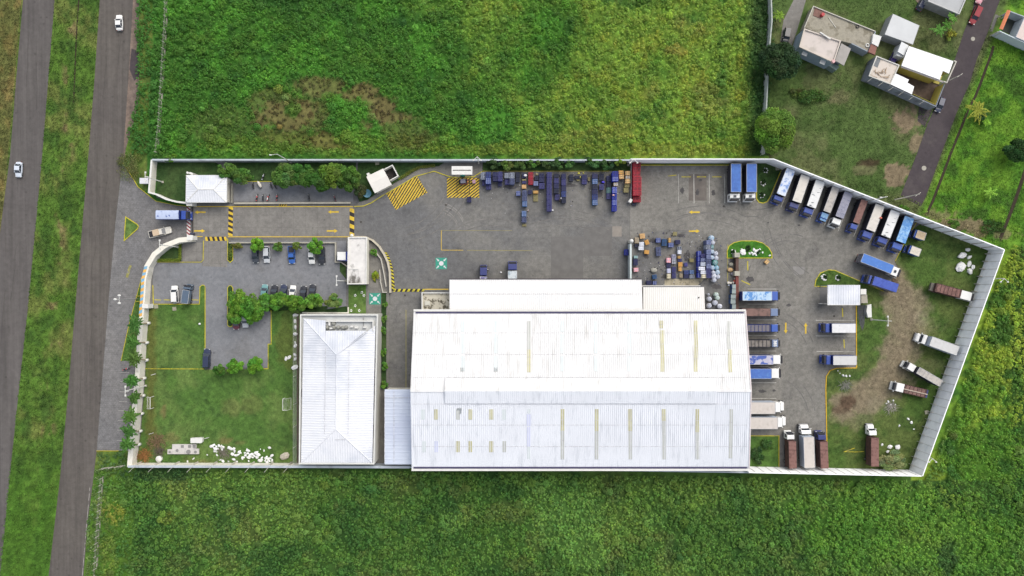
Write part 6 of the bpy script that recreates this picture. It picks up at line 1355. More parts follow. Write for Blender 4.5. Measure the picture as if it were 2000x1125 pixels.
col_loads('dark load with a pale bundle right of the short red column',1044.4,343,1052,352.3,1,1.2,DRK,group=G1); col_loads('slate blue load below the dark one right of the red column',1042,353.5,1051.3,362.7,1,1.6,GBL,group=G1)
col_loads('in the wide navy column before the longest row',1053,338.5,1063.5,355.8,2,1.4,NAVY,group=G1); col_loads('violet blue load ending the wide navy column',1052.5,357,1064,368.5,1,1.6,PUR,group=G1)
col_loads('in the longest violet row',1068,336,1077.9,412.4,7,2.3,PUR,group=G1)
col_loads('small dotted blue load standing left of the dotted blue row',1008,372.6,1016.6,382.4,1,1.2,BLU,group=G1)
col_loads('in the dotted blue row in front of the red column',1020,371.5,1029.8,403.5,3,1.9,[GBL,GBL,TEAL],group=G1); col_loads('navy load beside the dotted blue row',1031.7,370.8,1038.8,379,1,.9,NAVY,group=G1)
col_loads('orange tan box load right of the dotted blue row',1041.5,372,1051.3,378,1,1.2,OCH,'box',group=G1); col_loads('grey brown stack of empty pallets under the orange tan load',1041.5,379,1051,394,1,.5,OLV,'planks',group=G1)
col_loads('in the short dotted blue pair far out in the yard',1019,411.5,1028.2,434.4,2,1.4,[TEAL,GBL],group=G1); col_loads('flat grey pallet below the dotted blue pair',1019.5,437.5,1028,442.5,1,.3,OLV,'planks',group=G1)
col_loads('nearly black load at the top right of the longest row',1082,338.8,1091.7,347.3,1,1.1,DRK,group=G1); col_loads('in the navy column right of the longest row',1082,348,1091.7,378,3,1.4,[PUR,NAVY,DRK],group=G1); col_loads('mixed violet load ending the column beside the worker in black',1083.7,379,1093,391,1,1,PUR,group=G1)
col_loads('in the navy column right of the worker in black',1096.8,338.8,1105.8,396.4,5,1.6,[NAVY,PUR,NAVY,BLU,DRK],group=G1)
col_loads('in the short dark pair in the middle of the rows',1112,339.9,1120,354.3,2,1.2,DRK,group=G1); col_loads('low dark load with yellow sacks',1121.6,343,1133.3,349,1,.8,DRK,group=G1); col_loads('flat tan pallet below the yellow sacks',1126,350,1132.2,353.7,1,.5,OLV,'planks',group=G1)
col_loads('in the violet pair right of the yellow sacks',1136.5,341,1146.6,359.6,2,1.4,[NAVY,PUR],group=G1); col_loads('narrow yellowish plank stack right of the violet pair',1148.8,346,1152.5,353.7,1,.8,OLV,'planks',group=G1)
col_loads('in the dark teal blue row of six',1157,338.8,1167.4,400.6,6,1.7,[NAVY,TEAL,DRK,NAVY,BLU,TEAL],group=G1)
col_loads('dark load right of the teal blue row, near the wall',1170,338.8,1179.7,352.7,1,1,DRK,group=G1); col_loads('bright violet small load right of the teal blue row',1175,354,1181,358,1,.9,BRT,group=G1); col_loads('blue violet load right of the teal blue row, far from the wall',1170.6,359.5,1179.7,370.8,1,1.3,PUR,group=G1)
col_loads('in the mixed dark column left of the bright blue stack',1185,343,1194,389,4,1.2,[NAVY,DRK,GTL,PUR],group=G1)
col_loads('in the tall bright blue stack nearest the wall',1196,334.5,1207.8,354.3,2,3.0,BRT,group=G1); col_loads('tan box on the bright blue stack row',1198.4,356.4,1207,363.6,1,2.4,GRT,'box',group=G1); col_loads('bright blue load below the tan box',1196,364.8,1205.3,377.2,1,2.4,BRT,group=G1); col_loads('in the front part of the bright blue stack',1196,378,1205,412.4,3,2.4,BRT,group=G1)
G2='wooden crates between the blue stacks and the red crates'
for l,x0,y0,x1,y1,h,m,k in (('tan wooden crate nearest the wall in the left pair',1208.4,333,1218,340.4,1.6,OCH,'box'),('light tan crate second in the left pair',1209,341,1218.6,349,1.7,TAN,'box'),('light tan crate nearest the wall in the right column',1221.5,334,1231,342,1.8,TAN,'box'),('grey tan crate second in the right column',1221.5,342.6,1231,349.5,1.5,GRT,'box'),('light tan crate third in the right column',1221.5,350,1231,358,1.8,TAN,'box'),('olive plank stack fourth in the right column',1220,358.6,1229.4,366,1.2,OLV,'planks'),('olive plank stack last in the right column',1218,366.5,1228,376,1.0,OLV,'planks')): load(l,x0,y0,x1,y1,h,m,k,group=G2)
G3='red crate loads by the pipe railing'
for i in range(7):
    a=317.6+(381.8-317.6)*i/7; b_=a+(381.8-317.6)/7
    load('%s red crate load from the wall in the left column'%ORD[i],1236.8,a+.1,1244.6,b_-.1,2.7,RDC,group=G3)
    if i!=1 or True: load('%s red crate load from the wall in the right column'%ORD[i],1244.8,a+.1,1252.8 if i>2 else 1251.5-i*.5,b_-.1,2.7 if i>1 else 2.2,RDC,group=G3)
load('low red crate load ending the left red column',1237,383.6,1244.4,394.5,1.5,RDC,group=G3); load('low red crate load ending the right red column',1244.8,383.6,1252,394.5,1.5,RDC,group=G3)
load('dark teal crate load lying below the red crates',1234.5,396.5,1243,401.5,.7,DRK); load('blue crate load left of the white wall with the globe',1220,487,1229,498.5,1.6,BRT)
load('lone navy crate load below the square yellow hatched bay',912,384,920.5,395,1.0,NAVY)
G4='pallets scattered in the crate yard right of the white wall'
for l,x0,y0,x1,y1,h,m,k,r in (
 ('tan slatted crate right of the round globe',1239.7,463.5,1248.3,475.2,1.0,GRT,'planks',0),('dark grey load below the tan slatted crate',1240,476,1247.5,482.7,.8,DRK,'crates',0),('tan broken slatted crate at the top of the yard',1249.8,456,1259.8,466,1.2,TAN,'planks',.1),
 ('white wrapped crate, upper of two',1248.5,472.7,1258,480.3,1.3,WTE,'box',.03),('white wrapped crate, lower of two',1247.3,481,1257.3,488.5,1.3,WTE,'box',0),('skewed ochre pallet right of the white crates',1259.5,468.5,1267.5,478,.7,OCH,'planks',.35),('ochre slatted crate below the white crates',1258.6,488.3,1268,496,1.0,OCH,'planks',-.08),
 ('small teal box by the white wall',1238,499.4,1246,504.6,.9,GTL,'box',0),('navy load by the white wall under the teal box',1237.8,505.6,1246,518.4,1.2,NAVY,'crates',0),('pink box by the white wall',1237.8,523,1247,530.7,1.0,PNK,'box',.08),
 ('blue load at the upper middle of the crate yard',1281.6,464.7,1290.4,473.6,1.3,BLU,'crates',0),('teal blue load right of the upper blue one',1293.5,466.5,1303,480,1.4,TEAL,'crates',0),('blue load with an ochre box behind it',1305.6,474,1315.8,482.7,1.3,BLU,'crates',0),('narrow ochre box behind the blue load',1305.4,464.7,1310.2,473.6,1.3,OCH,'box',0),('navy blue load left of the tall blue stack',1319.4,468.6,1328.9,476.8,1.2,NAVY,'crates',0),
 ('slate blue load in the open middle, upper one',1281.6,482.2,1290.8,490.8,1.2,GBL,'crates',.04),('slate blue load in the open middle, lower one',1282,491.2,1291.2,499.8,1.2,GBL,'crates',.04),('grey empty pallet at the top edge of the crate yard',1314,453,1322.4,460.3,.4,OLV,'planks',-.05),
 ('white grey open load above the white crate',1323.5,481.5,1331,487.6,.9,LGR,'crates',0),('white crate in the right middle of the crate yard',1323.6,488.6,1331,496,1.1,WTE,'box',0),('small orange box under the white crate',1324,500,1329.4,504.8,1.0,OCH,'box',0),('violet low load under the small orange box',1324.4,505.2,1332,511,.7,PUR,'crates',0),
 ('ochre plank load with dark gaps',1324.8,512,1333,521,.9,OCH,'planks',0),('orange tan box load below the ochre planks',1325,522,1332,529.6,1.0,OCH,'box',0),('grey tan low load near the pale concrete pad',1327,534.2,1333.6,542.4,.7,GRT,'planks',0),
 ('white open box load left of the white crate',1312.4,496.8,1319.8,505.2,.9,LAV,'crates',0),('long white crate with grid top',1312.9,505.8,1320.4,515.2,1.2,WTE,'crates',0),('pink box with a dark hole',1301.8,503.6,1310.2,513,1.1,PNK,'box',0),('mixed blue white load below the pink box',1302.3,514,1310,522.6,.8,NAVY,'crates',0),('lavender box load in the same column',1302.8,524.3,1310.2,533.4,1.1,LAV,'box',0),('cream box load at the column end',1302.6,534.8,1310.2,544,1.1,CRM,'box',0),
 ('dark violet load in the middle column, upper',1312.8,521,1320,532,.8,PUR,'crates',0),('dark violet load in the middle column, lower',1312.8,533,1320.2,543.5,.8,PUR,'crates',0),('olive wooden crate left of the tall blue stack',1346.6,504.8,1355.4,512,.9,OLV,'planks',0),
 ('blue load near the foot of the tall stack, left',1336.4,527.7,1345.8,535.6,1.1,BLU,'crates',0),('blue load near the foot of the tall stack, right',1347,527.5,1355.8,535,1.1,TEAL,'crates',0),('navy load below the left blue one',1336,536.2,1345.6,543.5,1.0,NAVY,'crates',0),('grey white open load below the right blue one',1347.2,536.4,1356.4,543.5,1.0,LGR,'crates',0),
 ('small bright blue tub load near the cream roof annex',1274.6,536.4,1282.8,544.6,1.1,TEAL,'crates',.1),('dark blue load behind the cream roof annex, left',1263,548,1272.5,556,1.0,NAVY,'crates',0),('blue load behind the cream roof annex, right',1275,549,1282.5,556,1.0,BLU,'crates',0),('mixed grey pallet with violet pieces',1336.5,513,1343,520.5,.6,PUR,'planks',.1)):
    load(l,x0,y0,x1,y1,h,m,k,r,group=G4)
G5='tall crate stacks at the right of the crate yard'
col_loads('in the tall slate column of the big stack',1379.8,468.5,1389,543.2,8,3.2,[GBL,LGR,GBL,GBL,GBL,GBL,PUR,PUR],group=G5)
col_loads('in the navy left flank of the big stack',1362.8,490,1369.5,542.5,5,2.0,BRT,group=G5); col_loads('violet blue load heading the middle column of the big stack',1369,495.5,1378.4,503,1,2.6,PUR,group=G5); col_loads('slate load second in the middle column of the big stack',1369,503.6,1378.4,511.2,1,2.6,GBL,group=G5)
for l,x0,y0,x1,y1,h,m in (('light grey box third in the middle column of the big stack',1368.4,512,1378,519.8,2.8,LGR),('wide white box in the middle column of the big stack',1365,521,1377,527.6,2.8,WTE),('white box second from the bottom of the big stack',1368.6,528.2,1379.6,535.4,2.8,WTE),('cream white box at the bottom corner of the big stack',1370.4,536.2,1380.4,543.2,2.8,CRM)): load(l,x0,y0,x1,y1,h,m,'box',group=G5)
def bundle(label,px,py,r,h,m,group,sq=False):
    c=P(px,py,h); t=thing('wrapped_bundle',label,'bundle',(c.x,c.y,.05),group=group); k=S*(H-h)/H*r; R_=random.Random(int(px*3+py)); b=MB(); n=14; L=[(0,.88),(.15,.96),(.5,1.0),(.82,.97),(.97,.8),(1.04,.35)]
    vs=[]
    for z,f in L:
        for i in range(n): a=2*math.pi*i/n; q=f*k*(1+R_.uniform(-.05,.05)); vs.append((q*math.cos(a),q*math.sin(a),h*z))
    fs=[(j*n+i,j*n+(i+1)%n,(j+1)*n+(i+1)%n,(j+1)*n+i) for j in range(len(L)-1) for i in range(n)]+[tuple(range((len(L)-1)*n,len(L)*n))]
    b.add(vs,fs); b.build('wrapping',m,t,smooth=True)
    b=MB()
    for j in range(5): a=j*2.51+R_.random(); b.box((k*.45*math.cos(a),k*.45*math.sin(a),h*1.02),(k*.55,k*.16,.08),a+1)
    b.box((0,0,h*1.05),(k*.3,k*.3,.1),R_.random()*2); b.build('folds',LGR if m not in (LGR,) else WTE,t)
BW=mat('wrap_white',C(206,208,216),.4,amt=.12,sc=3,col2=C(156,160,176),th=(.5,.6),sc2=2.2); BB=mat('wrap_blue',C(150,186,210),.4,amt=.12,sc=3,col2=C(206,212,220),th=(.5,.6),sc2=2.2); BG=mat('wrap_green',C(70,134,126),.4,amt=.15,sc=3,col2=C(120,170,166),th=(.5,.6),sc2=2.2)
G6='round wrapped bundles beside the tall crate stack'
for l,x,y,r,m in (('light blue wrapped bundle at the top end of the column',1390.3,465,5.6,BB),('pale bundle second from the top of the column',1392.5,474,4.8,BW),('small green bundle third from the top of the column',1391.5,482.5,4.0,BG),('light blue bundle half hidden by the slate stack, upper',1391,491.5,4.6,BB),('lilac grey bundle heading the outer column',1398.5,495,5,BW),('pale bundle half hidden by the slate stack, middle',1391,503,4.6,BB),('grey bundle second in the outer column',1399,504,5,BW),('large green teal bundle in the outer column',1397,513,6,BG),('light blue bundle half hidden by the slate stack, lower',1392,523,4.8,BB),('blue teal bundle below the large green one',1400,523,5,mat('wrap_teal',C(120,170,190),.4,amt=.15,sc=3)),('pale blue bundle fourth in the outer column',1402,532,4.8,BB),('pale bundle at the inner lower end',1393.5,532.5,4.4,BW),('lilac bundle at the outer lower end',1402.5,540.5,4.8,BW),('white bundle with square top near the lower end',1395,539,5,WTE),('grey white bundle at the very bottom of the column',1395.5,547,4.8,BW)): bundle(l,x,y,r,1.6,m,G6)
G7='wrapped bundles between the cream annex and the grey bins'
for l,x,y,r,m in (('small pale bundle nearest the yard above the annex corner',1384.5,575,2.4,BW),('round grey white bundle beside the annex wall, upper',1386.2,584,4.9,BW),('round grey white bundle beside the annex wall, lower',1386,597,4.9,BW),('oval lilac bundle right of the two round ones',1397.3,591.5,5.3,BW),('pale green topped bundle, upper half',1399.5,575.5,4.6,mat('wrap_palegreen',C(188,206,192),.5,amt=.1,sc=3)),('pale green topped bundle, lower half',1402,582,4.6,mat('wrap_palegreen',C(188,206,192),.5,amt=.1,sc=3)),('bright white bundle with blue base near the warehouse eave',1406.5,598,4.6,WTE)): bundle(l,x,y,r,1.5,m,G7)
BIN=mat('bin_grey',C(150,162,160),.7,amt=.08,sc=1,rnd=.06)
for i,(x0,y0,x1,y1) in enumerate(((1430.3,555.3,1437.3,564),(1429.6,564.6,1437.3,573.6),(1427.6,575,1437.3,583.5),(1427.2,584.3,1436.6,593.5),(1429.8,594.3,1437.3,603.3))):
    h=2.0; c=P((x0+x1)/2,(y0+y1)/2,h); k=S*(H-h)/H; t=thing('storage_bin','grey covered bin beside the brown wall, %s from the top'%ORD[i],'bin',(c.x,c.y,.05),group='grey bins beside the brown wall')
    w_,l_=(x1-x0)*k,(y1-y0)*k; b=MB(); b.box((0,0,.95),(w_*.94,l_*.92,1.9)); b.build('body',mat('bin_blue',C(70,96,140),.7,amt=.08),t); b=MB(); b.box((0,0,1.95),(w_,l_*.97,.12)); b.build('lid',BIN,t,bevel=.03)
def drum(label,x,y,r,h,m,cat='barrel'):
    c=P(x,y,h); b=MB(); b.tube((c.x,c.y,.05),(c.x,c.y,h),r,n=12); b.tube((c.x,c.y,h),(c.x,c.y,h+.06),r*.85,n=12); o=b.build('barrel',m,loc=(c.x,c.y,.05)); tag(o,label,cat)
WD=mat('drum_white',C(220,214,202),.6,amt=.08); OD=mat('drum_orange',C(214,112,92),.6,amt=.1)
for l,x,y,r,h,m in (('cream barrel beside the brown wall, above the orange one',1437.5,544,.34,.9,WD),('orange barrel leaning on the brown wall',1436.5,549,.38,.9,OD),('cream barrel left of the brown wall, leftmost of three',1423,552,.34,.7,WD),('cream barrel left of the brown wall, middle of three',1427.5,552.5,.27,.7,WD),('cream barrel left of the brown wall, nearest the wall',1432.5,552,.27,.7,WD),('small grey barrel below the three cream ones',1423.5,557,.22,.6,LGR)): drum(l,x,y,r,h,m)
# small things on the loads and in the yard
def sack(label,x,y,h,r,m,name='sack'):
    c=P(x,y,h+r*.5); b=MB(); b.sphere((c.x,c.y,h+r*.45),(r,r*.75,r*.5),10,6,.08,random.Random(int(x))); o=b.build(name,m,loc=(c.x,c.y,h),smooth=True); tag(o,label,name)
SW_=mat('sack_white',C(230,230,230),.7,amt=.06); SY=mat('sack_yellow',C(214,206,90),.7,amt=.08)
for l,x,y,h,r,m in (('white sack on the dark load left of the red column',1026,342.5,1.22,.45,SW_),('pale yellow bundle on the dark load right of the red column',1048.3,340,.1,.35,mat('sack_cream',C(196,190,150),.8,amt=.1)),('yellow sack behind the low dark load, larger one',1130.5,338.5,.06,.38,SY),('yellow sack behind the low dark load, smaller one',1139.5,338,.06,.24,SY),('yellow sack right of the low dark load',1133.5,345.7,.8,.2,SY),('bright violet sheet on the dark load',1178,355.5,1.05,.35,mat('sheet_violet',C(96,84,220),.7)),
  ('small pinkish sack on the bright blue stack',1198,381,2.5,.32,mat('sack_pink',C(206,164,160),.8)),('white bag on the yard beside the longest violet row',1079.3,410.5,.06,.3,SW_),('orange white rag pile left of the brown wall',1426,527,.06,.8,mat('rag_tan',C(196,164,120),.8,amt=.3,sc=4)),('grey rag pile left of the brown wall, upper one',1428,516.5,.06,.7,mat('rag_grey',C(150,148,136),.8,amt=.3,sc=4)),('grey lilac rag pile left of the brown wall, lower one',1431,535,.06,.55,mat('rag_lilac',C(150,146,156),.8,amt=.3,sc=4)),
  ('grey rubble heap above the small bright blue tubs',1277,528,.06,.9,mat('rubble',C(160,158,148),.9,amt=.35,sc=5)),('orange rag hanging on the cream topped truck',1720.5,425.5,3.85,.35,OD),('white paper bag on the yard near the long canopy',978.5,532,.06,.3,SW_)): sack(l,x,y,h,r,m)
# forklift in the square hatched bay
c=P(906,354,1.6); t=thing('forklift','dark forklift with grey roof and red mast in the square yellow hatched bay','forklift',(c.x,c.y,.06),0.05)
for sx,sy in ((-.8,-.5),(-.8,.5),(.7,-.5),(.7,.5)): wheel(t,sx,sy,.32,.25)
b=MB(); b.box((-.3,0,.75),(2.0,1.15,.8)); b.box((-1.1,0,.8),(.5,1.1,.9)); b.build('body',CHR,t,bevel=.05); b=MB(); b.box((-.2,0,2.1),(1.3,1.1,.08)); b.build('overhead_guard',mat('guard_grey',C(120,120,132),.6,amt=.05),t)
b=MB(); 
for sx in (-.8,.4):
    for sy in (-.5,.5): b.box((sx,sy,1.6),(.07,.07,1.0))
b.build('guard_posts',CHR,t); b=MB(); b.box((1.0,-.35,1.1),(.12,.1,2.0)); b.box((1.0,.35,1.1),(.12,.1,2.0)); b.box((1.0,0,2.0),(.1,.8,.1)); b.box((0,-.62,.8),(1.8,.12,.3)); b.build('mast',R2,t); b=MB(); b.box((1.6,-.3,.12),(1.1,.12,.05)); b.box((1.6,.3,.12),(1.1,.12,.05)); b.build('forks',CHR,t)
b=MB(); b.box((1.3,0,.7),(.8,.9,.6)); o=b.build('load_sack',mat('load_pink',C(176,140,156),.8,amt=.15),loc=(c.x+1.3,c.y,.2)); o.data.transform(Matrix.Translation((c.x+1.3,c.y,.2))); tag(o,'pinkish load carried on the forks of the forklift','load')
# litter and grime nobody could count
rs_=np.random.RandomState(9); n=900; xx=np.concatenate([rs_.uniform(1236,1412,500),rs_.uniform(942,1230,400)]); yy=np.concatenate([rs_.uniform(452,556,500),337+np.abs(rs_.normal(size=400))*26])
q=np.array([P2(a,b_,0) for a,b_ in zip(xx,yy)]); cols=np.array([[150,140,120],[70,70,100],[200,200,200],[60,56,52],[120,110,90],[90,100,140]],float)[rs_.randint(0,6,n)]
nr=rs_.normal(size=(n,3))*.15; nr[:,2]=1
leafmesh('litter',np.column_stack([q,rs_.uniform(.07,.16,n)]),nr,rs_.uniform(.05,.22,n),.7,s2l(cols),rs_,kind='stuff')
GR=mat('grime',C(84,82,82),.9,amt=.25,sc=.9,world=True)
def grime(px,py,rx,ry,sd):
    R_=random.Random(sd); b=MB(); n=18; b.sheet([P2(px+rx*math.cos(2*math.pi*i/n)*R_.uniform(.6,1.2),py+ry*math.sin(2*math.pi*i/n)*R_.uniform(.6,1.2)) for i in range(n)],.056+.0006*(sd%12)); b.build('oil_stain',GR,kind='structure')
for i,(a,b_,c_,d_) in enumerate(((1275,470,9,6),(1262,500,7,9),(1300,540,12,6),(1342,500,9,14),(1330,460,10,5),(1398,560,14,7),(1000,365,20,5),(1110,362,26,5),(1170,380,12,8),(1430,510,8,10),(1465,545,10,8),(1540,596,6,4),(1488,764,12,4),(1512,763,5,3),(1520,610,4,3),(1332,372,5,8),(1362,376,5,9),(1393,377,5,8),(1368,352,5,3),(1560,440,4,2),(880,410,3,2),(1500,435,3,2))): grime(a,b_,c_*.8,d_*.8,i)
# ---------------------------------------------------------------- people
SKIN=mat('skin',C(150,108,84),.6,amt=0)
def person(label,px,py,ang,shirt,trousers,cap,pose='stand'):
    c=P(px,py,.9); sc=1.0
    J=[(0,0,.95),(0,0,1.2),(0,0,1.45),(0.02,0,1.55),(0.03,0,1.68),(0,.19,1.43),(.06,.27,1.15),(.22,.24,.95),(0,-.19,1.43),(.02,-.27,1.15),(.2,-.25,.98),(0.02,.1,.9),(.1,.11,.5),(.02,.11,.06),(.14,.11,.04),(-.02,-.1,.9),(-.1,-.11,.5),(-.16,-.11,.06),(-.04,-.11,.04)]
    E=[(0,1),(1,2),(2,3),(3,4),(2,5),(5,6),(6,7),(2,8),(8,9),(9,10),(0,11),(11,12),(12,13),(13,14),(0,15),(15,16),(16,17),(17,18)]
    Rr=[.15,.15,.14,.06,.11,.08,.055,.04,.08,.055,.04,.1,.075,.05,.045,.1,.075,.05,.045]
    me=D.meshes.new('person'); me.from_pydata(J,E,[]); o=D.objects.new('person',me); COL.objects.link(o)
    bm=bmesh.new(); bm.from_mesh(me); sl_=bm.verts.layers.skin.verify()
    for i,v in enumerate(bm.verts): v[sl_].radius=(Rr[i],Rr[i]*(1.25 if i in (1,2) else 1)); v[sl_].use_root=(i==0)
    bm.to_mesh(me); bm.free(); o.modifiers.new('skin','SKIN'); sb=o.modifiers.new('sub','SUBSURF'); sb.levels=1; sb.render_levels=1
    bpy.context.view_layer.update(); dg=bpy.context.evaluated_depsgraph_get(); m2=D.meshes.new_from_object(o.evaluated_get(dg)); D.objects.remove(o,do_unlink=True)
    for m in (SKIN,shirt,trousers): m2.materials.append(m)
    for p in m2.polygons:
        z=p.center.z; p.material_index=2 if z<.97 and abs(p.center.y)<.22 and not (p.center.x>.12 and z>.85) else (1 if z<1.5 and z>=.97 and not(z<1.12 and abs(p.center.y)>.2) else 0); p.use_smooth=True
    o=D.objects.new('person',m2); COL.objects.link(o); o.location=(c.x,c.y,.06); o.rotation_euler=(0,0,math.radians(ang)); tag(o,label,'person')
    b=MB(); b.sphere((.02,0,1.74),(.13,.12,.1),12,7); b.box((.14,0,1.73),(.12,.16,.02)); h=b.build('cap',cap,o,smooth=True); h.location=(0,0,0)
SHW=mat('cloth_white',C(220,220,220),.8,amt=0); SHB=mat('cloth_black',C(40,40,44),.8,amt=0); SHN=mat('cloth_navy',C(50,58,100),.8,amt=0); SHR=mat('cloth_red',C(206,120,110),.8,amt=0); JN=mat('cloth_grey',C(90,92,104),.8,amt=0)
person('person in white shirt and dark trousers at the end of the navy crate column',1095.5,388,200,SHW,SHB,SHW)
person('person in black beside the one in white at the navy crate column',1092.5,392,20,SHB,SHB,SHB)
person('person in pale red shirt right of the dotted blue pair of loads',1031.5,411,200,SHR,JN,SHW)
person('person in white shirt beside the lower dotted blue load',1031,424.5,180,SHW,SHN,SHB)
person('person with white helmet standing beside the left blue truck nose',953.5,526.5,150,SHN,SHN,SHW)
# ---------------------------------------------------------------- stones
RK=mat('stone_white',C(236,236,234),.85,amt=.12,sc=3,bump=.5,rnd=.08)
RCACHE=[]
def stone(label,px,py,r,group,z=.14,el=1.0,an=None,m=RK,cat='white stone'):
    c=P(px,py); R_=random.Random(int(px*31+py*17)); 
    if len(RCACHE)<8:
        b=MB(); b.sphere((0,0,.3),(1,.76,.5),8,6,.24,R_); o=b.build('stone',m,bevel=.04,smooth=False); RCACHE.append(o.data)
    else: o=D.objects.new('stone',RCACHE[R_.randrange(8)]); COL.objects.link(o)
    if m is not RK: o.data=o.data.copy(); o.data.materials[0]=m
    o.location=(c.x,c.y,z-.02); o.rotation_euler=(0,0,R_.random()*6.28 if an is None else an); o.scale=(r*el,r,r*R_.uniform(.7,1)); tag(o,label,cat,group)
for i,(x,y,r,e,l) in enumerate(((1889,488,.62,1.3,'pointed white boulder at the top of the boulder group'),(1877.5,499.5,1.0,1.25,'large oblong white boulder, upper left of the boulder group'),(1892,502.5,.62,1.1,'tilted white boulder right of the large oblong one'),(1874.5,521.5,1.55,1.0,'largest rounded white boulder of the group'),(1892,514.5,.7,1.3,'flat oval white boulder above the rounded pair'),(1899,521.5,.75,1.0,'round white boulder at the right end of the group'),(1892.5,530,.85,1.0,'round white boulder at the bottom of the group'))): stone(l,x,y,r,'big white boulders on the meadow',el=e,cat='boulder',an=.3*i)
rs=random.Random(11)
heap=[(414,871,.5),(418,869,.45),(423,872,.35),(428,870,.4),(433,871,.35),(436,873,.5),(421,876,.55),(420,880,.4),(426,876,.3),(434,877,.35),(448,874,.5),(452,876,.4),(457,876,.45),(455,887,.5),(459,881,.4),(461,889,.4),(465,888,.4),(468,882,.45),(470,884,.35),(480,889,.4),(479,884,.3),(485,880,.45),(484,885,.35),(488,891,.55),(492,887,.5),(497,890,.35),(501,884,.6),(505,888,.55),(503,893,.45),(507,898,.4),(512,894,.35),(510,899,.5),(519,895,.35),(521,893,.4),(524,897,.45),(527,900,.3),(531,890,.45),(522,902,.35),(532,899,.35),(519,899,.3),(474,895,.4),(477,893,.3),(457,897,.38),(436,900,.42),(431,898,.3),(424,888,.28),(527,874,.42),(509,877,.2),(516,880,.25),(484,893,.35),(494,893,.3),(529,895,.3),(463,901,.25),(486,900,.25),(447,901,.2),(405,888,.2),(379,895,.25),(367,901,.3)]
for x,y,r in heap:
    for k in range(2):
        stone('white painted stone scattered in the long heap along the bottom wall',x+(rs.uniform(-2.5,2.5) if k else 0),y+(rs.uniform(-2,2) if k else 0),r*(1 if k==0 else rs.uniform(.4,.7)),'white stones in the long heap by the bottom wall',el=rs.uniform(1,1.4))
for x,y,r in ((577.5,615.5,.62),(577,627,.5),(577.5,638.5,.5),(578,652,.52),(577,668.5,.35),(577,675.5,.5),(576.5,692.5,.45),(577,701,.45),(565.5,698,.55),(559,700,.5),(576.5,717,.8)): stone('white rounded stone in the loose row beside the office building fence',x,y,r,'white stones along the office fence',el=1.2)
def ring(label,px,py,rp,n,r,group,plant=True,sd=0):
    for i in range(n):
        a=2*math.pi*i/n+sd; stone(label,px+rp*math.cos(a),py+rp*math.sin(a),r*(.8+.4*((i*37)%10)/10),group)
ring('white stone ringing the small plant in the grass triangle, upper ring',1495,333,4,6,.24,'upper stone ring in the grass triangle'); ring('white stone ringing the middle plant in the grass triangle',1490,358,4.2,6,.3,'middle stone ring in the grass triangle',sd=.5); ring('white stone ringing the lower plant in the grass triangle',1488,382,3.8,5,.25,'lower stone ring in the grass triangle',sd=1)
ring('white stone in the left flower ring of the rounded island',1432,492,3.5,6,.3,'left stone ring of the rounded island'); ring('large white stone in the dense ring of the rounded island',1450.5,492.5,3.2,7,.55,'dense stone ring of the rounded island')
for i,(x,y,r) in enumerate(((1472,488,.5),(1476,491,.55),(1468,494,.4),(1473,495.5,.45),(1480,489,.4),(1482,494,.35),(1463.5,495,.35),(1476,498,.35),(1484,487,.3),(1489,493,.3),(1503,499,.35),(1470,498,.25))): stone('white stone in the loose cluster at the right of the rounded island',x,y,r,'loose stones on the rounded island')
ring('white stone in the left ring on the pointed grass island',1609,542,4.0,7,.4,'left ring on the pointed island'); ring('white stone in the right ring on the pointed grass island',1636,542.5,3.6,7,.38,'right ring on the pointed island',sd=.7)
for x,y,r in ((1646,733,.4),(1652,734,.35),(1659,734,.3),(1640,729,.2),(1636,724,.2)): stone('white stone in the short row below the kerb corner',x,y,r,'short stone row below the kerb corner')
for x,y,r in ((1734,784,.4),(1744,782,.3),(1739,790,.28),(1731,788,.25),(1748,790,.2),(1773,818,.4),(1779,825,.45),(1756,831,.35),(1784,838,.25),(1737,872,.7),(1752,873,.8),(1733,882,.5),(1722,868,.4)): stone('white stone lying loose on the bottom part of the meadow',x,y,r,'loose stones on the bottom meadow')
for i,(x,y) in enumerate(((694,577),(694,597),(707,571),(711,577),(686,606.5),(702,606.5))): ring('pale stone in a small flower ring on the lawn below the long stained roof',x,y,1.8,5,.16,'pale flower rings on the lawn')
c=P(391.5,632.5); b=MB(); b.sphere((c.x,c.y,.5),.3,12,8); b.tube((c.x,c.y,.14),(c.x,c.y,.35),.08); o=b.build('garden_lamp',SW_,loc=(c.x,c.y,.14),smooth=True); tag(o,'white ball garden lamp on the lawn beside the yellow kerb','garden lamp')
stone('pale flat stone heap at the bottom right corner of the football lawn',557.5,890,1.3,None,m=mat('stone_beige',C(190,182,164),.9,amt=.15,sc=2))
for x,y,a,l in ((1677,882,.05,'longer yellow pole lying on the bottom meadow'),(1657,876+6,-.02,'yellow pole lying near the kerb on the bottom meadow'),(1659,878,.35,'short tilted yellow pole lying on the bottom meadow')):
    c=P(x if x!=1659 else 1659,y); b=MB(); L_=2.6; b.tube((c.x-L_/2*math.cos(a),c.y-L_/2*math.sin(a),.22),(c.x+L_/2*math.cos(a),c.y+L_/2*math.sin(a),.22),.09,n=6); o=b.build('yellow_pole',YEL,loc=(c.x,c.y,.14)); tag(o,l,'pole')

load('tan crate standing askew on the yard near the rounded island',1494,508,1502,515,.8,TAN,'box',.78)
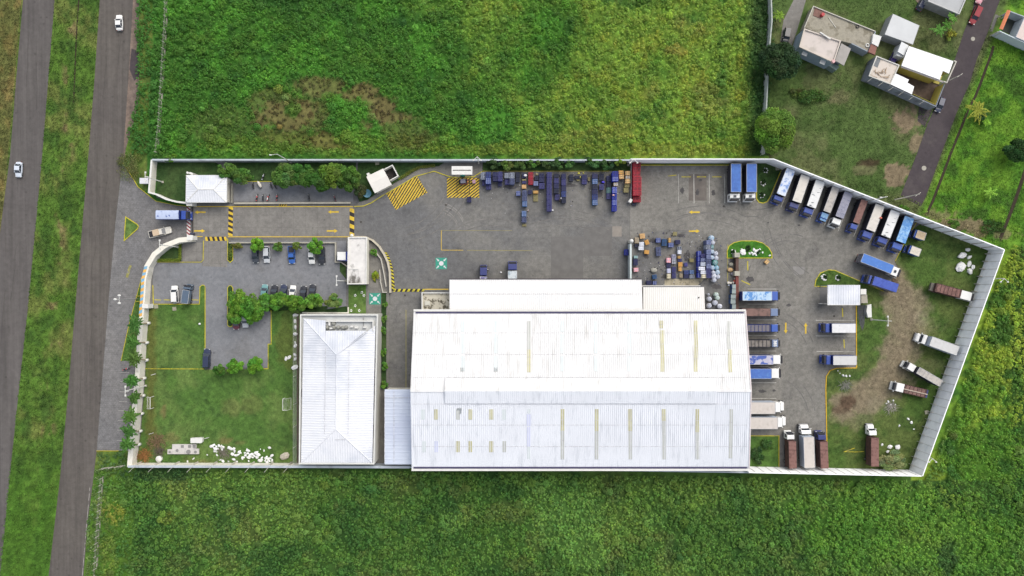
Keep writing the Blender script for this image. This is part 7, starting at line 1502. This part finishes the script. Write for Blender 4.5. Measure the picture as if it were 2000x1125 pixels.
# ---------------------------------------------------------------- field vegetation (nobody could count it)
M=70
def gap(a,b): return .6+.4*sst(fbm(a/13,b/13,190,3),.34,.5)
def h_n(px,py): return 0.25+(.7*fbm(px/7,py/7,33,3)+.9*fbm(px/26,py/26,35,2))*(1-0.8*bare_n(px,py))
clumps('field_weeds',[(268,-M),(1512,-M),(1512,60),(1504,150),(1496,225),(1490,305),(300,305),(262,300),(250,262),(270,190)],3.2,(.22,.5),10,(.13,.28),lambda a,b:col_north(a,b)*(1-.4*bare_n(a,b))[:,None],h_n,101,lambda a,b:(1-0.7*bare_n(a,b))*gap(a,b))
def col_se(a,b):
    w=sst(a+(fbm(a/30,b/30,401)-.5)*120,1800,1880)*(1-sst(b+(fbm(a/30,b/30,402)-.5)*160,900,1080)); return col_south(a,b)*1.06*(1-w)[:,None]+col_east(a,b)*w[:,None]
def h_s(px,py): return 0.3+.75*fbm(px/7,py/7,133,3)+.8*fbm(px/26,py/26,135,2)
clumps('field_weeds',[(194,922),(250,918),(583,917),(800,920),(1463,932),(1806,938),(1880,760),(2000+M,760),(2000+M,1125+M),(176,1125+M)],3.0,(.22,.5),10,(.13,.28),col_se,h_s,102,gap)
clumps('field_weeds',[(1972,478),(2000+M,480),(2000+M,760),(1874,760)],3.0,(.22,.5),10,(.13,.3),col_east,h_s,103)
clumps('field_weeds',[(193,886),(247,884),(247,916),(196,922),(180,1125+M),(168,1125+M),(172,1020)],1.7,(.3,.6),15,(.12,.28),lambda a,b:col_darklawn(a,b)*1.15,lambda a,b:.3+.7*fbm(a/6,b/6,140,3),104)
scatter('median_grass',[(111,-M),(107,0),(83,300),(55,600),(33,800),(19,936),(3,1100),(-4,1200),(86,1200),(95,1125),(117,936),(132,780),(147,600),(160,450),(173,300),(185,150),(195,0),(199,-M)],15,(.10,.26),col_road_grass,lambda a,b:.08+.35*fbm(a/6,b/6,150,3)+.5*sst(b,880,960),.6,105,
  lambda a,b:.35+.65*sst(fbm(a/9,b/14,152,3),.35,.6))
scatter('verge_grass',[(-M,-M),(46,-M),(45,0),(32,150),(20,300),(0,455),(-20,600),(-M,700)],12,(.10,.28),col_road_grass,lambda a,b:.1+.5*fbm(a/6,b/6,150,3),.6,106)
lane_r=[(1972,-M),(1953,0),(1927,69),(1908,115),(1895,160),(1868,221),(1839,299),(1808,385),(1798,403),(1759,382),(1742,372),(1962,472),(2000+M,470),(2000+M,-M)]
def notditch(a,b):
    d=np.abs((a-1940)*.9+(b-90)*.36)  ; x0=np.interp(b,[90,135,188,255,350,418],[1940,1925,1905,1875,1838,1810]); x1=np.interp(b,[240,310,385,425,470],[2040,2010,1985,1970,1952])
    return ((np.abs(a-x0)>3.5)|(b<88))*((np.abs(a-x1)>4))*(.25+.75*(1-blobs(a,b,[(1870,440,50,16,.9),(1905,452,30,10,.8),(1830,420,40,12,.7),(1965,455,22,16,.7)],37)))
def ok_right(a,b): return (~inpoly(a,b,[(1935,14),(1960,8),(2080,40),(2080,104),(2000,96),(1936,70)]))*notditch(a,b)
scatter('plot_grass',lane_r,15,(.09,.25),col_ne,lambda a,b:.08+.4*fbm(a/7,b/7,160,3),.6,107,ok_right)
HS=[[(1568,-5),(1600,8),(1712,58),(1730,20),(1800,45),(1785,88),(1870,118),(1850,165),(1830,212),(1690,158),(1705,112),(1655,132),(1640,142),(1555,112),(1515,80),(1545,-20),(1560,-20)],[(1785,-5),(1803,22),(1860,42),(1880,30),(1897,-20),(1897,30),(1884,60),(1874,70),(1800,-20)]]
def ok_left(a,b):
    k=np.ones(a.shape,bool)
    for h_ in HS: k&=~inpoly(a,b,h_)
    return k*(.25+.75*(1-blobs(a,b,[(1775,235,24,28,1),(1790,275,14,24,1),(1748,345,26,26,1),(1700,330,25,14,.6),(1700,318,22,8,1)],37)))
scatter('plot_grass',[(1512,-M),(1912,-M),(1897,30),(1884,58),(1865,115),(1844,171),(1812,240),(1792,297),(1759,382),(1740,373),(1515,303),(1495,303),(1500,220),(1505,150)],10,(.08,.2),col_ne,lambda a,b:.06+.3*fbm(a/7,b/7,170,3),.6,108,ok_left)
scatter('verge_weeds',[(1515,304),(1740,373),(1759,384),(1798,405),(1965,470),(1970,486),(1962,484),(1740,396),(1510,306)],14,(.1,.3),col_ne,lambda a,b:.1+.5*fbm(a/7,b/7,180,3),.6,109)
clumps('field_shrubs',[(272,-M),(1500,-M),(1495,150),(1482,225),(1480,300),(305,300),(262,290),(252,262),(272,190)],.07,(.6,1.35),70,(.16,.34),lambda a,b:col_north(a,b)*1.02,lambda a,b:.9+1.3*fbm(a/9,b/9,191,2),201,lambda a,b:(.15+.85*sst(fbm(a/60,b/60,192),.45,.6))*(1-bare_n(a,b)),vary=.12)
clumps('field_shrubs',[(200,935),(800,928),(1463,942),(1810,948),(1900,760),(2000+M,700),(2000+M,1125+M),(185,1125+M)],.06,(.6,1.4),70,(.16,.34),lambda a,b:col_south(a,b)*1.04,lambda a,b:.9+1.3*fbm(a/9,b/9,193,2),202,lambda a,b:.1+.9*sst(fbm(a/50,b/50,194),.48,.62),vary=.12)
clumps('field_shrubs',[(1975,500),(2000+M,500),(2000+M,700),(1910,700)],.1,(.5,1.1),60,(.16,.32),col_east,lambda a,b:.9+1.0*fbm(a/9,b/9,195,2),203,vary=.12)
# ---------------------------------------------------------------- trees
def crown(t,name,cx,cy,zc,rx,ry,rz,n,col,rs,size=(.18,.36),nb=16,spread=.35,lobe=.33,asp=.55):
    """leaf clumps spread through an uneven crown; every clump has its own hue"""
    P_=[];N_=[];T_=[];S_=[]
    C0=s2l(np.array(col,float)[None])[0]*np.array([1.55,1.42,1.5])
    for i in range(nb):
        u=rs.uniform(0,2*math.pi); q=math.sqrt(rs.uniform(0.0,1.0)); zz=rs.uniform(-.25,1)*math.sqrt(max(0,1-q*q*.8))
        bx,by,bz=cx+rx*q*.78*math.cos(u),cy+ry*q*.78*math.sin(u),zc+rz*zz*.75
        br=lobe*(.7+.6*rs.rand())*(1-.2*q); k=int(n/nb); v=rs.normal(size=(k,3)); v/=np.linalg.norm(v,axis=1,keepdims=True); v[:,2]=np.abs(v[:,2])*.95-.25*rs.rand(k)
        rad=(.55+.5*rs.rand(k)**.5)[:,None]; p=np.array([bx,by,bz])+v*rad*np.array([rx*br,ry*br,rz*br*1.1])
        P_.append(p); N_.append(v+rs.normal(size=(k,3))*.55+np.array([0,0,.5])); S_.append(rs.uniform(size[0],size[1],k))
        hue=np.array([1+rs.uniform(-.15,.28),1+rs.uniform(-.12,.14),1+rs.uniform(-.1,.4)])*rs.uniform(.8,1.15); T_.append(C0*hue*(.62+.76*rs.rand(k))[:,None])
    return leafmesh(name,np.concatenate(P_),np.concatenate(N_),np.concatenate(S_),asp,np.concatenate(T_),rs,parent=t)
BARK=mat('bark',C(104,88,70),.9,amt=.2,sc=3)
def tree(label,px,py,rxp,ryp,h,col,name='leafy_tree',n=None,group=None,seed=None,cat='tree',size=(.15,.3),trunk=True,fl=.55,nb=None,base_z=.1,lobe=.33):
    seed=seed or int(px*3+py*7); rs=np.random.RandomState(seed); zc=h*fl; c=P(px,py,h*.75); k=S*(H-h*.75)/H; rx,ry=rxp*k,ryp*k
    t=thing(name,label,cat,(c.x,c.y,base_z),group=group,world=True)
    if trunk:
        b=MB(); b.tube((c.x,c.y,base_z),(c.x+.1,c.y,h*.45),.04*h,.025*h,8)
        for i in range(5):
            a=i*1.26+rs.rand(); b.tube((c.x+.05,c.y,h*(.3+.05*i)),(c.x+rx*.6*math.cos(a),c.y+ry*.6*math.sin(a),h*(.6+.05*i)),.016*h,.006*h,6)
        b.build('trunk',BARK,t)
    n=n or int(1200+380*rx*ry)
    crown(t,'crown' if name!='bush' else 'foliage',c.x,c.y,zc,rx,ry,h-zc,n,col,rs,size,nb or max(10,int(10+rx*ry*2.0)),lobe=lobe)
    return t
tree('irregular green tree beside the guard house roof, larger left part',440,331,19,16,5.5,(74,122,40)); tree('green tree overlapping the right corner of the guard house roof',470,344,24,17,5.5,(70,116,38))
g='dense leafy trees in the row above the motorcycles'
for l,x,y,a,b_,col in (('leftmost tree of the dense row, with paler left edge',558,342,32,27,(74,116,42)),('second tree of the dense row, nearest the street lamp',590,340,28,25,(62,110,32)),('third tree of the dense row',618,350,30,25,(58,106,32)),('fourth tree of the dense row, with yellow green top',648,343,30,27,(82,124,34)),('rightmost tree of the dense row',677,347,26,26,(66,112,34))): tree(l,x,y,a,b_,6.5,col,group=g,size=(.2,.4))
tree('dark brown green shrub right of the dense tree row',702,371,13,17,3,(66,82,40),'bush',cat='bush'); 
g='small trees in the upper car row'
for l,x,y,a,b_,h,col,nm in (('bright green round tree above the dark blue grey car',500,479,14,17,4.5,(92,150,36),'leafy_tree'),('small dark green tree between two empty bays',541,481,11,11,3.2,(80,118,42),'leafy_tree'),('small olive green tree above the blue pickup',581,480,11,9,3,(96,124,44),'leafy_tree'),('bright green round tree above the half hidden white car',616,481,17,18,4.8,(86,146,36),'leafy_tree')): tree(l,x,y,a,b_,h,col,nm,group=g)
tree('low yellow green bush at the left end of the upper car row',465,480,16,6,1.8,(104,120,48),'bush',cat='bush',trunk=False); tree('narrow clipped bush inside the kerbed strip by the ramp',449.5,495,3.5,12,1.2,(96,120,44),'bush',cat='bush',trunk=False)
g='hedge trees below the lower car row'
for l,x,y,a,b_,col in (('big hedge tree at the left end, above the kerbed strip',463,590,21,26,(84,140,36)),('hedge tree spreading over the maroon car',462,615,19,20,(78,132,36)),('hedge tree above the lower parking, right of the first',490,602,24,30,(80,136,34)),('hedge tree touching the teal car',520,590,18,20,(84,136,38)),('hedge tree in the middle of the row, below the black cars',545,587,22,20,(86,142,38)),('hedge tree below the lower white car',575,594,24,18,(78,130,36)),('hedge tree near the right end of the row',612,589,18,17,(90,144,40)),('small pale hedge tree standing alone at the right end',650,587,18,15,(98,134,52))): tree(l,x,y,a,b_,4.8,col,group=g,size=(.18,.38))
g='round bushes at the lower parking kerb'
for l,x,y,a,b_,col in (('dark small bush nearest the black car at the kerb',427,722,13,12,(66,114,32)),('bright bush in the middle of the three at the lower kerb',459,717,19,17,(84,146,34)),('bright bush at the right of the three at the lower kerb',495,713,18,19,(84,148,34))): tree(l,x,y,a,b_,3.6,col,'leafy_tree',group=g)
tree('large round light green tree beside the upper right field wall',1516,251,39,43,10,(88,134,38),size=(.18,.34),n=30000,nb=60,lobe=.42); tree('large dark green tree beside the beige roof house',1526,117,42,37,9,(44,74,34),size=(.18,.34),n=24000,nb=70); tree('dark green round tree at the right edge of the meadow plot',1990,293,27,23,5,(40,78,30),n=6000,nb=30)
tree('wispy pale green tree in the bottom right corner of the meadow',1745,900,32,20,3.8,(122,146,80),n=9000,size=(.12,.26),nb=40)
tree('sprawling low bush on the grass plot below the beige roof house',1590,190,36,16,1.2,(72,108,40),'bush',cat='bush',trunk=False,n=1800); tree('low bush on the grass plot by the light green tree',1560,180,18,14,.9,(80,104,44),'bush',cat='bush',trunk=False,n=700)
tree('brown green thicket outside the walled lawn by the road',252,322,28,34,1.1,(96,116,56),'bush',cat='bush',trunk=False,n=2200,nb=50,size=(.1,.2)); tree('green weeds bulging over the wall corner above the walled lawn',333,308,16,9,3.2,(76,130,34),'bush',cat='bush',trunk=False,n=1300)
tree('small bush in the dark lower lawn corner beside the meadow wall',1480,890,14,20,1.4,(60,98,42),'bush',cat='bush',trunk=False,n=1500); tree('low bush in the square lawn below the cream trailers',1500,868,14,12,1.1,(70,110,46),'bush',cat='bush',trunk=False,n=900)
g='climbing bushes over the wall behind the crates'
for i,(x,y,a,b_,col) in enumerate(((965,318,16,12,(60,92,42)),(990,321,14,12,(84,116,44)),(1015,319,15,12,(70,104,42)),(1042,316,16,13,(76,118,40)),(1068,320,12,9,(66,96,44)),(1090,317,15,13,(60,104,46)),(1112,321,12,11,(64,112,50)),(1150,313,10,10,(58,96,40)),(1160,319,15,11,(66,118,52)),(1185,320,16,12,(54,98,44)),(1210,312,13,13,(104,138,36)))):
    tree('climbing bush over the long wall, %s from the small pump canopy'%ORD[i],x,y,a,b_,3.2,col,'bush',cat='bush',trunk=False,group=g,n=1500)
for x,y,r,l in ((748,622,8,'first leafy plant in the narrow bed beside the office building, topmost'),(748,646,8,'second leafy plant in the narrow bed beside the office building'),(750,688,9,'third leafy plant in the narrow bed beside the office building'),(750,716,8,'fourth leafy plant in the narrow bed beside the office building'),(750,752,8,'last leafy plant in the narrow bed beside the lean-to roof'),(752,594,5,'small flowering plant in the narrow bed below the curved wall'),(730,492,8,'bush inside the upper end of the curved wall')): tree(l,x,y,r,r,1.6,(86,138,44),'bush',cat='plant',trunk=False,n=500,group='plants inside the office side bed')
b=MB(); pl=[P2(735.5+7*math.cos(a)-1,540+12*math.sin(a)) for a in [math.pi/2+i*math.pi/10 for i in range(11)]]; b.prism(pl,.05,.2); o=b.build('flower_bed',mat('bed_soil',C(84,96,40),.9,amt=.3,sc=2,world=True),loc=P(735,540,.05)); tag(o,'half round flower bed beside the ramp','flower bed')
tree('yellow green plant in the half round flower bed',733,538,7,11,.9,(134,158,38),'bush',cat='plant',trunk=False,n=500)
for i,(x,y,r) in enumerate(((1495,333,3),(1491,355,6),(1488,380,5),(1432,491,4),(1462,485,6),(1482,492,4),(1611,541,5),(1638,541,5))): tree('small dark plant inside the %s ring of white stones'%['upper grass triangle','middle grass triangle','lower grass triangle','left island','middle island','right island','left pointed island','right pointed island'][i],x,y,r,r,.7,(44,76,34),'bush',cat='plant',trunk=False,n=260,group='plants inside stone rings')
# clipped hedge strip
def hedge(label,line,wd,h,col):
    pts=[Vector(P2(*p)) for p in line]; rs=np.random.RandomState(int(line[0][0])); P_=[];
    t=thing('hedge',label,'hedge',(pts[0].x,pts[0].y,.1),world=True)
    for a,b_ in zip(pts[:-1],pts[1:]):
        L=(b_-a).length; k=int(L*130*wd); u=rs.rand(k); d=(b_-a).normalized(); n=Vector((-d.y,d.x)); w_=rs.uniform(-wd/2,wd/2,k)
        P_.append(np.stack([a.x+(b_.x-a.x)*u+n.x*w_,a.y+(b_.y-a.y)*u+n.y*w_,.15+h*rs.rand(k)**.5],1))
    p=np.concatenate(P_); nr=rs.normal(size=p.shape)*.6; nr[:,2]=1; c0=s2l(np.array(col,float)[None])[0]; leafmesh('foliage',p,nr,rs.uniform(.07,.16,len(p)),.6,c0*(.7+.6*rs.rand(len(p),1)),rs,parent=t)
hedge('clipped yellow green hedge round the small curved corner lawn',[(354,476),(353.5,508),(303,508.5)],.75,.7,(128,150,40)); hedge('thin flowering hedge behind the walkway above the slanted yellow hatching',[(784,348),(800,337),(820,327.5),(850,324)],.8,.6,(120,130,52)); hedge('yellow green hedge at the bend of the walkway',[(779,350),(800,339)],.7,.5,(130,150,44))
# palms and banana plants
def fronds(t,name,cx,cy,z,n,L,col,rs,droop=.35,wd=.42,per=34,up=.5,leaf=.85,parent=None):
    P_=[];N_=[];S_=[];c0=s2l(np.array(col,float)[None])[0];T_=[]
    for i in range(n):
        a=2*math.pi*i/n+rs.uniform(-.25,.25); e=rs.uniform(-.1,1.2)*up; l=L*rs.uniform(.55,1.1)
        for s in range(per):
            f=(s+.5)/per; x=l*f*math.cos(e*(1-f*.3)); zz=l*f*math.sin(e)-droop*l*f*f
            for sd in (-1,1):
                off=wd*math.sin(math.pi*min(1,f*1.02+.06))*.8; px_=cx+math.cos(a)*x-math.sin(a)*off*sd; py_=cy+math.sin(a)*x+math.cos(a)*off*sd
                P_.append((px_,py_,z+zz-.08-.1*f)); N_.append((rs.normal()*.25-math.sin(a)*sd*.5,rs.normal()*.25+math.cos(a)*sd*.5,1)); S_.append(leaf*rs.uniform(.4,.65)*(1-.35*f)); T_.append(c0*rs.uniform(.7,1.3))
    P_=np.array(P_);N_=np.array(N_);S_=np.array(S_)
    return leafmesh(name,P_,N_,S_,.3,np.array(T_)*1.5,rs,parent=t)
def palm(label,bx,by,tx,ty,h,L=2.3,col=(70,116,44),n=15,group='palms in a row beside the painted wall',name='palm_tree',painted=True,curve=(.4,0)):
    c=P(bx,by); tp=P(tx,ty,h); t=thing(name,label,'palm',(c.x,c.y,.1),group=group,world=True); rs=np.random.RandomState(int(bx+by*3))
    b=MB(); prev=Vector((c.x,c.y,.5)); 
    for i in range(1,7): f=i/6; q=Vector((c.x+(tp.x-c.x)*f,c.y+(tp.y-c.y)*f,.5+(h-.5)*f)); b.tube(prev,q,.17-.05*f+.02,.17-.05*f,8,False); prev=q
    b.build('trunk',mat('palm_trunk',C(150,138,112),.9,amt=.12,sc=4),t)
    if painted: b=MB(); b.tube((c.x,c.y,.1),(c.x-.02,c.y,1.1),.42,.34,12); b.sphere((c.x,c.y,1.1),(.36,.36,.25),12,6); b.build('painted_base',WHT,t,smooth=True)
    fronds(t,'crown',tp.x,tp.y,h,n,L,col,rs); return t
for i,(bx,by,tx,ty,h,L) in enumerate(((292.5,631,263,634,6.8,2.7),(289.5,669,258,668,6.3,2.3),(289,703,262,701,6.8,2.8),(284.5,738,256,743,6.0,2.2),(282.5,772,262,776,5.2,1.9),(280,807,254,813,6.0,2.4),(277,841,252,843,6.0,2.4),(274.5,867,247,868,6.2,2.5))):
    k=(H)/(H-h); tx2,ty2=tx,ty; palm('palm with white painted base beside the painted wall, %s from the twin lamp'%ORD[i],bx,by,tx2,ty2,h,L,(66+7*(i%3),112+9*(i%2),44))
palm('golden green coconut palm right of the dark lane',1905,215,1911,214,4.5,3.6,(150,158,52),12,None,painted=False); 
g='banana plants by the grey houses'
def banana(label,px,py,h,L,col,n=9):
    c=P(px,py,h*.6); t=thing('banana_plant',label,'banana plant',(c.x,c.y,.1),group=g,world=True); rs=np.random.RandomState(int(px+py)); b=MB(); b.tube((c.x,c.y,.1),(c.x,c.y,h),.13,.08,8); b.build('stem',mat('banana_stem',C(120,130,80),.8,amt=.1),t)
    fronds(t,'leaves',c.x,c.y,h,n,L,col,rs,.3,.2,16,.8,.8)
for l,x,y,h,L,col in (('banana plant left of the light grey roof house, in the far left yard',1520,33,2.6,1.7,(128,164,52)),('large banana clump on the grass between the houses and the lane',1828,62,3,2.4,(92,146,56)),('second banana plant above the large clump',1845,52,2.6,1.8,(84,134,46)),('banana plant touching the corner of the light grey roof house',1855,38,3,2.1,(104,156,60)),('small young palm below the golden palm',1924,239,1.5,1.4,(130,180,50)),('bright young palm in the plot right of the dark lane',1930,378,1.6,1.9,(136,184,60))): banana(l,x,y,h,L,col)
tree('small yellow green shrub near the large banana clump',1858,68,12,12,1.4,(128,146,44),'bush',cat='bush',trunk=False,n=600); tree('dark bush beside the golden palm',1920,228,12,11,1.5,(50,92,36),'bush',cat='bush',trunk=False,n=700)
for x,y,r,l in ((1862,438,14,'bright green bush outside the tall wall below the brown strip'),(1764,408,12,'green shrub between the wall and the end of the dark lane'),(1940,445,26,'dark green shrub patch near the compound corner')): tree(l,x,y,r,r*.7,1.0,(80,128,38) if y!=445 else (58,96,34),'bush',cat='bush',trunk=False,n=900)
# dry branches
def branches(label,px,py,n,rp,col,seed,h=.9):
    R_=random.Random(seed); c=P(px,py); t=MB()
    for i in range(n):
        a=R_.random()*6.28; r0=R_.random()*rp*S; x,y=c.x+r0*math.cos(a)*1.2,c.y+r0*math.sin(a); b_=R_.random()*6.28; l=R_.uniform(.6,1.8); z=R_.uniform(.15,h)
        t.tube((x,y,z),(x+l*math.cos(b_),y+l*math.sin(b_),max(.15,z+R_.uniform(-.3,.3))),.05,.02,4,False)
    o=t.build('dry_branches',mat('dry_'+str(seed),col,.9,amt=.25,sc=2),loc=(c.x,c.y,.14)); tag(o,label,'dry branches')
branches('heap of dry brown branches near the bottom left corner',309,861,170,15,C(134,112,84),1); branches('heap of dead orange leaves and branches beside the bottom left wall corner',283,889,170,12,C(158,112,66),2,.6); branches('dark grey brush heap above the round white tank',313,880,90,8,C(104,96,84),3); branches('grey cut branches lying between the white stones',437,885,90,12,C(130,124,112),4,.5); branches('thin grey cut branches lying on the bottom meadow',1739,796,80,9,C(160,156,146),5,.3); branches('thin grey twigs lying below the kerb corner stones',1650,752,70,8,C(140,140,130),6,.3)
